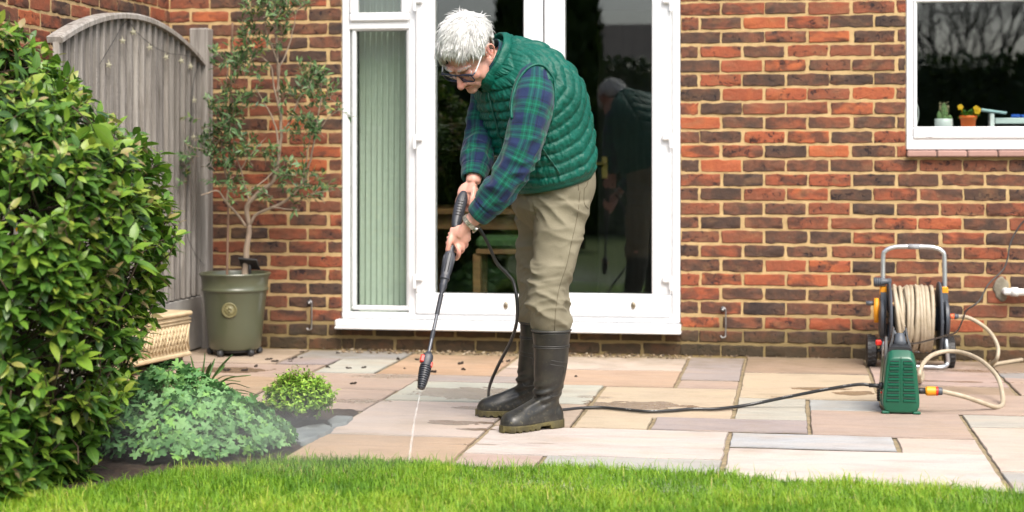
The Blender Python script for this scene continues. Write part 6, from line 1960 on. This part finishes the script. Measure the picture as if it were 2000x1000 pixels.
i1 = V[0] - d_[0] * .004 - UPV * .012
vm = MB(); vm.loft(np.concatenate([[hem_in + UPV * .05], [hem_in], [i1], V]), cap=False)
# stand collar, open at the front
th = R(60); CT = UPV * math.cos(th) + FH * math.sin(th); CN = FH * math.cos(th) - UPV * math.sin(th)
cc0 = at(963, 122, 6.472)
ca0 = np.linspace(R(90 + 14), R(450 - 14), 120)
rings = []
for u, ro in ((-.035, .092), (-.01, .092), (.010, .0915), (.022, .090), (.030, .088), (.034, .084), (.030, .080), (.022, .079), (0, .080), (-.035, .080)):
    rg = cc0 + CT * u + ro * (np.cos(ca0)[:, None] * LX * 1.0 + np.sin(ca0)[:, None] * CN * 1.34)
    puff = .004 * np.abs(np.sin(ca0 * 26)) + .003 * np.sin(ca0 * 9)
    rg = rg + nrm(rg - cc0 - CT * u) * (puff * (1 if -.02 < u < .03 and ro > .0875 else 0))[:, None]
    rings.append(rg)
vm.loft(np.array(rings), cap=False, closed=False)
vest = vm.build('vest', M_VEST, man)
vtree = bvh(np.vstack(vm.v), [f for F in vm.f for f in F])
# zip
fi = NP_ // 4
zl = V[6:-22, fi] + (nrm(V[:, fi] - ctr)[6:-22]) * .003
mb = MB(); mb.tube(cr(zl[::6], 60), .0042, 8); mb.build('zip', M_VESTD, vest)
# armhole binding
ah = [(1001, 232), (1000, 210), (1004, 184), (1012, 160), (1025, 140), (1042, 128), (1060, 128), (1075, 141), (1083, 162), (1085, 188), (1082, 215), (1076, 238)]
pk = trace_line(vtree, [(1060, 291), (1074, 310), (1088, 330), (1093, 340)], 20, .002)
mb = MB(); mb.tube(pk, .0035, 6); mb.build('pocket_zip', M_VESTD, vest)

# ---- shirt
def sleeve(mb, path, radii, n=72, m=150, seed=0, cuff=.055):
    C = cr(path, m); rr = cr(np.array(radii)[:, None], m)[:, 0]
    T = nrm(np.gradient(C, axis=0))
    N = nrm(np.cross(T[0], FW)); rg, uv, L = [], [], 0
    pp = np.arange(n) / n * 2 * math.pi
    tot = np.sum(np.linalg.norm(np.diff(C, axis=0), axis=1))
    for i in range(m):
        N = nrm(N - T[i] * np.dot(N, T[i])); B = np.cross(T[i], N)
        if i: L += np.linalg.norm(C[i] - C[i - 1])
        r = rr[i]
        wv = np.stack([np.cos(pp) * 1.6, np.sin(pp) * 1.6, np.full(n, L * 26) + np.sin(pp + seed) * .9], -1)
        fold = 1 - np.abs(2 * vnoise(wv, seed) - 1)
        big = vnoise(wv * .45, seed + 5) - .5
        am = .016 * min(1, max(.25, (L / tot) * 1.3)) * min(1, (tot - cuff - L) / .03 + .0 if L < tot - cuff else .15)
        am = max(am, .0012)
        r_ = r + am * (fold - .55) * 1.3 + .012 * big * (0.4 if L > tot - cuff else 1)
        if abs(L - (tot - cuff)) < .004: r_ = r_ - .003
        if L > tot - .004: r_ = r_ - .003
        rg.append(C[i] + r_[:, None] * (np.outer(np.cos(pp), N) + np.outer(np.sin(pp), B)))
        uv.append(np.stack([pp * .072, np.full(n, L), np.ones(n)], -1))
    rg.append(C[-1] + (rg[-1] - C[-1]) * .86 - T[-1] * .004); uv.append(uv[-1])
    rg.append(C[-1] + (rg[-2] - C[-1]) * .80 - T[-1] * .05); uv.append(uv[-1])
    mb.loft(rg, cap=False, u=np.array(uv))
sm = MB()
sleeve(sm, np.vstack([[at(1046, 152, 6.45)], NA + np.array([0, 0, -.0])]), [.058, .072, .079, .072, .068, .065, .060, .052, .046], seed=2)
sleeve(sm, np.vstack([[at(960, 165, 6.62)], FA]), [.06, .070, .070, .066, .062, .056, .046], seed=6)
sm.ell(at(1044, 168, 6.45), np.stack([RT, FW, UPV]), (.072, .082, .070), 24, 16)
sm.u[-1] = np.stack([sm.v[-1][:, 0] * 1.0 + sm.v[-1][:, 2] * .3, sm.v[-1][:, 2], np.ones(len(sm.v[-1]))], -1)
# collar and front V showing in the neck of the vest
rings = []
for u, ro in ((-.05, .074), (.0, .072), (.030, .071), (.038, .068), (.030, .065), (-.05, .066)):
    a = np.linspace(R(90 + 8), R(450 - 8), 60); rings.append(cc0 + CT * u + CN * .004 + ro * (np.cos(a)[:, None] * LX + np.sin(a)[:, None] * CN * 1.28))
uvs = np.array([[np.array([x * .07 * 6.28 / 60, k * .03, 1]) for x in range(60)] for k in range(6)])
sm.loft(np.array(rings), cap=False, closed=False, u=uvs)
sm.build('shirt', M_PLAID, man)
stree = bvh(np.vstack(sm.v + vm.v), [f for F in sm.f for f in F] + [f + sm.n for F in vm.f for f in F])
al_ = trace_line(stree, ah, 70, .003)
for _ in range(6): al_[1:-1] = (al_[:-2] + al_[1:-1] * 2 + al_[2:]) / 4
mb = MB(); mb.tube(al_, .0055, 8); mb.build('armhole_binding', M_VEST, vest)

# ---- trousers
tm = MB()
PEL = [(1081, 335, 6.60, 13, .186, .145), (1081, 365, 6.605, 12, .186, .147), (1078, 395, 6.61, 8, .178, .140), (1075, 418, 6.615, 4, .155, .108), (1068, 438, 6.62, 2, .105, .062), (1064, 456, 6.62, 2, .05, .03)]
PK = cr(np.array([[*at(a, b, t), th_, p, q_] for a, b, t, th_, p, q_ in PEL]), 16)
tm.loft([trunk_ring(k, 40) for k in PK])
tm.loft([leg_ring(k, 36) for k in NLK]); tm.loft([leg_ring(k, 36) for k in FLK])
tv, tf = remesh(tm, .0048, 12, .6)
def rel_px(v):
    w = v - CAMP; t = w @ FW; return 1000 + FPX * (w @ RT) / t, HZ - FPX * (w @ UPV) / t
tn = vnormals(tv, tf)
px, py = rel_px(tv)
u3 = np.stack([tv @ RT, tv @ FW, tv[:, 2]], -1)
warp = np.stack([vnoise(u3 * 6, 31), vnoise(u3 * 6, 32), vnoise(u3 * 6, 33)], -1) - .5
w1 = u3 * np.array([5.0, 5.0, 17]) + warp * 3.2 + np.stack([u3[:, 2] * 3, u3[:, 0] * 0, u3[:, 0] * 7], -1)
fold = (1 - np.abs(2 * vnoise(w1, 41) - 1)) ** 1.6
w2 = u3 * np.array([9, 9, 34]) + warp * 5 - np.stack([u3[:, 0] * 0, u3[:, 0] * 0, u3[:, 0] * 14], -1)
fold2 = (1 - np.abs(2 * vnoise(w2, 42) - 1)) ** 1.5
amp = np.interp(py, [330, 380, 420, 450, 500, 540, 570, 610, 638, 652], [.003, .009, .016, .016, .013, .014, .020, .024, .016, .0])
amp2 = np.interp(py, [330, 420, 520, 580, 620, 650], [.0015, .004, .003, .006, .008, .0])
tv = tv + tn * (amp * (fold - .45) + amp2 * (fold2 - .45))[:, None]
# big soft vertical drape and the crotch fold
tv = tv + tn * (.010 * (vnoise(u3 * np.array([9, 9, 2.2]), 44) - .5))[:, None]
mb = MB(); mb.add(tv, tf)
tr_o = mb.build('trousers', M_KHAKI, man)
ttree = bvh(tv, tf)
mb = MB()
for pts in ([(1133, 372), (1128, 420), (1117, 470), (1106, 520), (1093, 560), (1086, 600), (1083, 645)], [(1141, 368), (1141, 396), (1149, 408)], [(1149, 408), (1154, 398)], [(1090, 352), (1112, 349), (1127, 346)], [(1128, 346), (1130, 372)], [(1152, 330), (1147, 360), (1141, 368)], [(1041, 395), (1046, 418), (1052, 432)]):
    L_ = trace_line(ttree, pts, 40, .0004)
    if len(L_) > 3: mb.tube(L_, .0012, 5)
mb.build('seams', M_SEAM, tr_o)
rv_ = trace(ttree, 1126, 348, .001)
if rv_ is not None:
    mb = MB(); mb.ell(rv_, I3, (.0045, .0045, .0045), 10, 6); mb.build('rivet', M_STEEL, tr_o)

# ---- boots
def boot(H_, T_, kt, lab):
    d = nrm(T_ - H_); d[2] = 0; d = nrm(d); sd_ = np.array([-d[1], d[0], 0])
    H0 = np.array([H_[0], H_[1], 0]) 
    L = .292
    us = np.array([-.056, -.05, -.03, .0, .04, .09, .135, .17, .197, .212, .222])
    hw = np.array([.012, .026, .036, .038, .036, .038, .046, .048, .042, .030, .010]) * 1.03
    ht = np.array([.06, .08, .10, .12, .126, .108, .090, .078, .068, .056, .038])
    K_ = cr(np.stack([us, hw, ht], -1), 44)
    n = 32; a = np.arange(n) / n * 2 * math.pi; m = MB(); rg = []
    for u, w, h in K_:
        x = w * np.sign(np.cos(a)) * np.abs(np.cos(a)) ** .8; z = np.where(np.sin(a) > 0, .03 + (h - .03) * np.abs(np.sin(a)) ** .85, .03 + .018 * np.sin(a))
        rg.append(H0 + d * u + x[:, None] * sd_ + z[:, None] * UPV)
    m.loft(rg)
    top = kt[:3].copy(); top[2] = .378
    sh_ = cr([np.r_[H0 + d * .012 + UPV * .05, .040, .050], np.r_[H0 + d * .014 + UPV * .10, .042, .054], np.r_[H0 * .75 + np.array([top[0], top[1], 0]) * .25 + d * .006 + UPV * .16, .050, .060], np.r_[H0 * .45 + np.array([top[0], top[1], 0]) * .55 + UPV * .24, .059, .067], np.r_[H0 * .15 + np.array([top[0], top[1], 0]) * .85 + UPV * .32, .065, .070], np.r_[top, .072, .076]], 40)
    m.loft([k[:3] + k[3] * np.cos(a)[:, None] * sd_ + k[4] * np.sin(a)[:, None] * d for k in sh_])
    v, f = remesh(m, .004, 6, .55)
    # ankle creases
    nn_ = vnormals(v, f); zz = v[:, 2]
    fr = (v - H0) @ d
    cre = np.exp(-((zz - .135) / .045) ** 2) * np.clip((fr + .01) / .06, -.4, 1)
    v = v + nn_ * (.0055 * cre * np.sin(zz * 190 + fr * 60 + 3 * vnoise(v * 14, 6)))[:, None] + nn_ * (.003 * (vnoise(v * 18, 7) - .5))[:, None]
    keep_top = zz < .372
    mbb = MB(); mbb.add(v, f)
    bo = mbb.build('boot', M_BOOT, man); bo['label'] = lab
    tr = bvh(v, f)
    # collar rim with the dark opening round the trouser leg
    mm = MB(); C = top + UPV * .004; al = np.linspace(0, 2 * math.pi, 41)
    mm.tube([C + .0715 * math.cos(x) * sd_ + .0755 * math.sin(x) * d for x in al], .0042, 8, cap=False)
    def hoop(z, g=.0016, r=.0022):
        P = []
        for x in np.linspace(0, 2 * math.pi, 49):
            dr = sd_ * math.cos(x) + d * math.sin(x)
            cz_ = top * (z / .378) + H0 * (1 - z / .378); cz_[2] = z
            h = tr.ray_cast(Vector(cz_ + dr * .2), Vector(-dr))
            if h[0] is not None: P.append(np.array(h[0]) + dr * g)
        if len(P) > 10:
            m3 = MB(); m3.tube(P, r, 6, cap=False); m3.build('moulding', M_BAND, bo)
    for z in (.325, .318): hoop(z)
    # moulded outline on the shaft, as seen on the outside
    mm2 = []
    def sideline(pts):
        P = []
        for u, z in cr(pts, 26):
            h = tr.ray_cast(Vector(H0 + d * u + UPV * z - np.cross(d, UPV) * -.0 + (np.cross(d, UPV) * (.25 if np.dot(np.cross(d, UPV), FW) < 0 else -.25))), Vector(-np.cross(d, UPV) * (1 if np.dot(np.cross(d, UPV), FW) < 0 else -1)))
            if h[0] is not None: P.append(np.array(h[0]) - FW * .0008)
        if len(P) > 4:
            m3 = MB(); m3.tube(P, .0016, 5); m3.build('moulding', M_BAND, bo)
    sideline([(.055, .272), (.02, .264), (-.008, .261), (-.022, .252), (-.022, .215)])
    sideline([(.055, .256), (.02, .249), (.0, .246), (-.010, .238), (-.010, .215)])
    sideline([(-.04, .16), (-.02, .135), (.02, .128), (.035, .14)])
    mm.build('rim', M_BAND, bo)
    # cleated sole with heel block
    us2 = np.linspace(-.060, .227, 90); so_ = MB()
    hw2 = np.interp(us2, us, hw) + .0045
    top_z = np.interp(us2, [-.06, .0, .05, .1, .24], [.033, .032, .029, .026, .028])
    arch = np.where((us2 > .022) & (us2 < .070), .014, 0)
    cle = np.where((us2 >= .070) & (np.sin(us2 * 2 * math.pi / .030) > .35), .006, 0)
    bot = np.maximum(arch, cle) + .0008
    rg = []
    for u, w, tz, bz in zip(us2, hw2, top_z, bot):
        rg.append([H0 + d * u + sd_ * w * s_x + UPV * z for s_x, z in ((-1, tz - .004), (-.94, tz), (.94, tz), (1, tz - .004), (1, bz + .003), (.95, bz), (-.95, bz), (-1, bz + .003))])
    so_.loft(rg)
    sso = so_.build('sole', M_SOLE, bo, sharp=35)
    return tr
boot(NH, NT, NLK[-3] * 1.0, 'near black rubber boot with a muddy olive sole')
boot(FHh, FT, FLK[-3] * 1.0, 'far black rubber boot, half hidden behind the near one')

# ---- wrist watch
wcn = at(918, 434, 6.312); wax = nrm(WN - NA[-1])
U = nrm(np.cross(wax, FW)); V_ = np.cross(wax, U)
M_WATCH = pm('watch_steel', (.62, .60, .52), (.5, .48, .40), 90, .28, metal=1)
mb = MB()
for k in range(26):
    a = k / 26 * 6.283; dr = U * math.cos(a) + V_ * math.sin(a)
    for j in (-1, 0, 1):
        M2 = np.eye(4); M2[:3, 0] = np.cross(wax, dr); M2[:3, 1] = wax; M2[:3, 2] = dr; M2[:3, 3] = wcn + dr * .0315 + wax * j * .0062
        mb.box(-.0032, .0032, -.0027, .0027, -.002, .002, .0008, M=M2)
wo_ = mb.build('watch', M_WATCH, man, sharp=30)
dr = nrm(cw(.85, -.1, -.55)); dr = nrm(dr - wax * np.dot(dr, wax))
mb = MB(); mb.lathe([(0, -.004), (.0165, -.004), (.018, -.001), (.018, .004), (.015, .006), (0, .006)], wcn + dr * .034, dr, 24); mb.build('watch_case', M_WATCH, wo_, sharp=40)

# ------------------------------------------------------------------ spray gun and lance
M_GUN = pm('gun_plastic', (.026, .028, .036), (.036, .039, .049), 12, .42, .2, 260)
lt = thing('spray_lance', 'black pressure washer spray gun and lance held in both hands of the man', 'spray lance', lan(760)[0:0].tolist() or at(*lan(760)))
lax = nrm(at(*lan(760)) - at(*lan(375)))
su = nrm(np.cross(lax, FW)); 
if np.dot(su, RT) < 0: su = -su
sv = np.cross(lax, su)
def lp(y): return at(*lan(y))
def lring(y, ru, rv, n=28, pw=2.4, dx=0):
    a = np.arange(n) / n * 2 * math.pi
    cx = np.sign(np.cos(a)) * np.abs(np.cos(a)) ** (2 / pw); sx_ = np.sign(np.sin(a)) * np.abs(np.sin(a)) ** (2 / pw)
    return lp(y) + su * dx + ru * cx[:, None] * su + rv * sx_[:, None] * sv
def lloft(keys, pw=2.4, n=28, m=40):
    K = cr(keys, m); mbx = MB(); mbx.loft([lring(k[0], max(k[1], .0004), max(k[2], .0004), n, pw, k[3] if len(k) > 3 else 0) for k in K]); return mbx
mb = lloft([(373, .003, .004, .002), (377, .013, .015, .002), (390, .0215, .021, .001), (408, .0225, .022, -.001), (425, .020, .021, -.002), (438, .0165, .019, -.002), (446, .014, .017, 0)], m=50)
mb.build('gun_body', M_GUN, lt)
mb = MB(); vw = -sv if np.dot(sv, FW) > 0 else sv
for k, y in enumerate(np.linspace(398, 424, 6)):
    c = lp(y) + vw * .0212; mb.tube([c - su * .012, c - su * .006 + vw * .001, c + su * .004 + vw * .001, c + su * .010], .0016, 6)
mb.tube(cr([lp(y) + vw * r for y, r in ((378, .0145), (390, .0208), (408, .0216), (425, .0206), (440, .018))], 20) + su * .003, .0011, 5)
mb.ell(lp(391) + vw * .0195 + su * .012, I3, (.003, .003, .003), 8, 6)
mb.build('grip_ribs', M_CAST, lt)
mb = lloft([(440, .0135, .015), (460, .0125, .0135), (485, .0125, .0135), (497, .014, .015)]); mb.build('grip_neck', M_GUN, lt)
mb = lloft([(494, .0165, .0165), (500, .0205, .019), (515, .0195, .0185), (530, .0180, .0175), (541, .0165, .0165)], pw=2.8); mb.build('fore_end', M_GUN, lt, sharp=40)
mb = MB()
for k in range(10):
    a = k / 10 * 6.283; dr = su * math.cos(a) + sv * math.sin(a)
    mb.tube([lp(499) + dr * .0195, lp(503) + dr * .0215, lp(534) + dr * .0185], [.0018, .0023, .0016], 5)
mb.build('flutes', M_GUN, lt)
mb = lloft([(540, .0175, .0175), (542, .0185, .0185), (546, .0185, .0185), (548, .0145, .0145), (556, .0135, .0135), (558, .0150, .0150), (561, .0135, .0135), (570, .0085, .0085), (574, .0070, .0070)], pw=2); mb.build('coupling', M_GUN, lt)
mb = MB(); mb.tube([lp(y) for y in np.linspace(570, 695, 30)], .0062, 12)
tb = mb.build('lance_tube', pm('lance_metal', (.10, .105, .12), None, 10, .35, metal=.5), lt)
mb = MB()
for y0_, y1_, r_ in ((575, 614, .0088), (645, 662, .0082)):
    k = int((y1_ - y0_) / 2.6)
    P, rr = [], []
    for y in np.linspace(y0_, y1_, k * 4 + 1):
        P.append(lp(y)); rr.append(r_ - .0018 * (math.cos((y - y0_) / (y1_ - y0_) * k * 2 * math.pi) > .2))
    mb = MB(); mb.tube(P, rr, 12); mb.build('tube_grip', M_GUN, lt)
mb = lloft([(688, .009, .009), (692, .014, .014), (694, .0185, .0185), (699, .020, .020), (704, .020, .020), (712, .018, .018), (716, .016, .016)], pw=2.6); nz = mb.build('nozzle_collar', M_GUN, lt)
mb = MB()
c = lp(704) - su * .0155 + vw * .006
M2 = np.eye(4); M2[:3, 0] = su; M2[:3, 1] = sv; M2[:3, 2] = lax; M2[:3, 3] = c
mb.box(-.010, .008, -.012, .012, -.015, .015, .004, M=M2); M2[:3, 3] = lp(712) + su * .017 + vw * .004; mb.box(-.004, .006, -.006, .006, -.012, .010, .003, M=M2); mb.build('nozzle_button', M_RED, lt)
K_ = []
mb = MB(); P, rr = [], []
for y in np.linspace(714, 760, 93):
    base = np.interp(y, [714, 720, 732, 745, 756, 760], [.019, .0205, .0195, .0165, .0125, .010])
    P.append(lp(y)); rr.append(base + .0020 * (1 if math.sin((y - 714) / 4.2 * 2 * math.pi) > -.1 else -1))
mb.tube(P, rr, 24); mb.build('nozzle', M_GUN, lt, sharp=50)

# ------------------------------------------------------------------ water jet and drifting spray
def mat_water():
    m, nt, b, o = newmat('water_jet')
    b.inputs['Base Color'].default_value = (.92, .95, .97, 1); b.inputs['Roughness'].default_value = .25
    t = nd(nt, 'BsdfTransparent'); mx = nd(nt, 'MixShader')
    tc = nd(nt, 'TexCoord').outputs['Object']
    n1 = noise(nt, scaled(nt, tc, (90, 90, 14)), 1.0, 4)
    lk(nt, ramp(nt, [(.35, (.02, .02, .02)), (.65, (.17, .17, .17))], n1.outputs[0]).outputs[0], mx.inputs[0])
    lk(nt, t.outputs[0], mx.inputs[1]); lk(nt, b.outputs[0], mx.inputs[2]); lk(nt, mx.outputs[0], o.inputs[0])
    return m
j0 = lp(760); je = gnd(799, 900)
mid_ = (j0 + je) / 2 + RT * -.004 
mb = MB(); mb.tube(cr([j0, mid_, je], 40), np.linspace(.0015, .0055, 40) * (1 + .15 * np.sin(np.arange(40) * 1.7)), 10)
M_WATER = mat_water()
o = mb.build('water_jet', M_WATER); tag(o, 'thin white jet of water shooting from the lance nozzle down to the paving', 'water jet')
mb = MB(); rgd = np.random.default_rng(8)
for k in range(90):
    a = rgd.uniform(0, math.pi * 2); e = abs(rgd.normal(0, .35)); r = abs(rgd.normal(0, .16)) + .01
    p = je + np.array([math.cos(a) * r - r * .5, math.sin(a) * r, .008 + r * math.tan(e) * .6]); s = rgd.uniform(.0005, .0011)
    mb.ell(p, I3, (s, s, s * 1.4), 6, 4)
o = mb.build('water_droplets', M_WATER); tag(o, 'tiny water droplets splashing up where the jet hits the paving', 'water', kind='stuff')
# mist: one soft volume over the lawn edge and the low plants
mm = bpy.data.materials.new('spray_mist'); mm.use_nodes = True; nt = mm.node_tree; nt.nodes.clear()
out = nd(nt, 'OutputMaterial'); pv = nd(nt, 'VolumePrincipled'); pv.inputs['Color'].default_value = (.95, .97, .95, 1); pv.inputs['Anisotropy'].default_value = .2
tc = nd(nt, 'TexCoord').outputs['Object']
ln = nd(nt, 'VectorMath', operation='LENGTH'); lk(nt, tc, ln.inputs[0])
fa = ramp(nt, [(0.0, (1, 1, 1)), (.45, (.55, .55, .55)), (1.0, (0, 0, 0))], ln.outputs['Value']).outputs[0]
n1 = noise(nt, tc, 2.6, 3, .55)
dn = math_(nt, 'MULTIPLY', math_(nt, 'MULTIPLY', fa, ramp(nt, [(.3, (.25, .25, .25)), (.75, (1, 1, 1))], n1.outputs[0]).outputs[0]), 1.9)
lk(nt, dn, pv.inputs['Density']); lk(nt, pv.outputs[0], out.inputs['Volume'])
mb = MB(); mb.ell((0, 0, 0), I3, (1, 1, 1), 24, 14)
o = mb.build('spray_mist', mm); tag(o, 'pale drifting water mist over the geranium mound and lawn edge', 'mist', kind='stuff')
q = at(530, 900, 5.70); o.location = tuple(float(x) for x in (q[0], q[1], .12)); o.scale = (.82, .36, .17); o.rotation_euler = (0, 0, YAW)
WM[o.name] = np.eye(4)
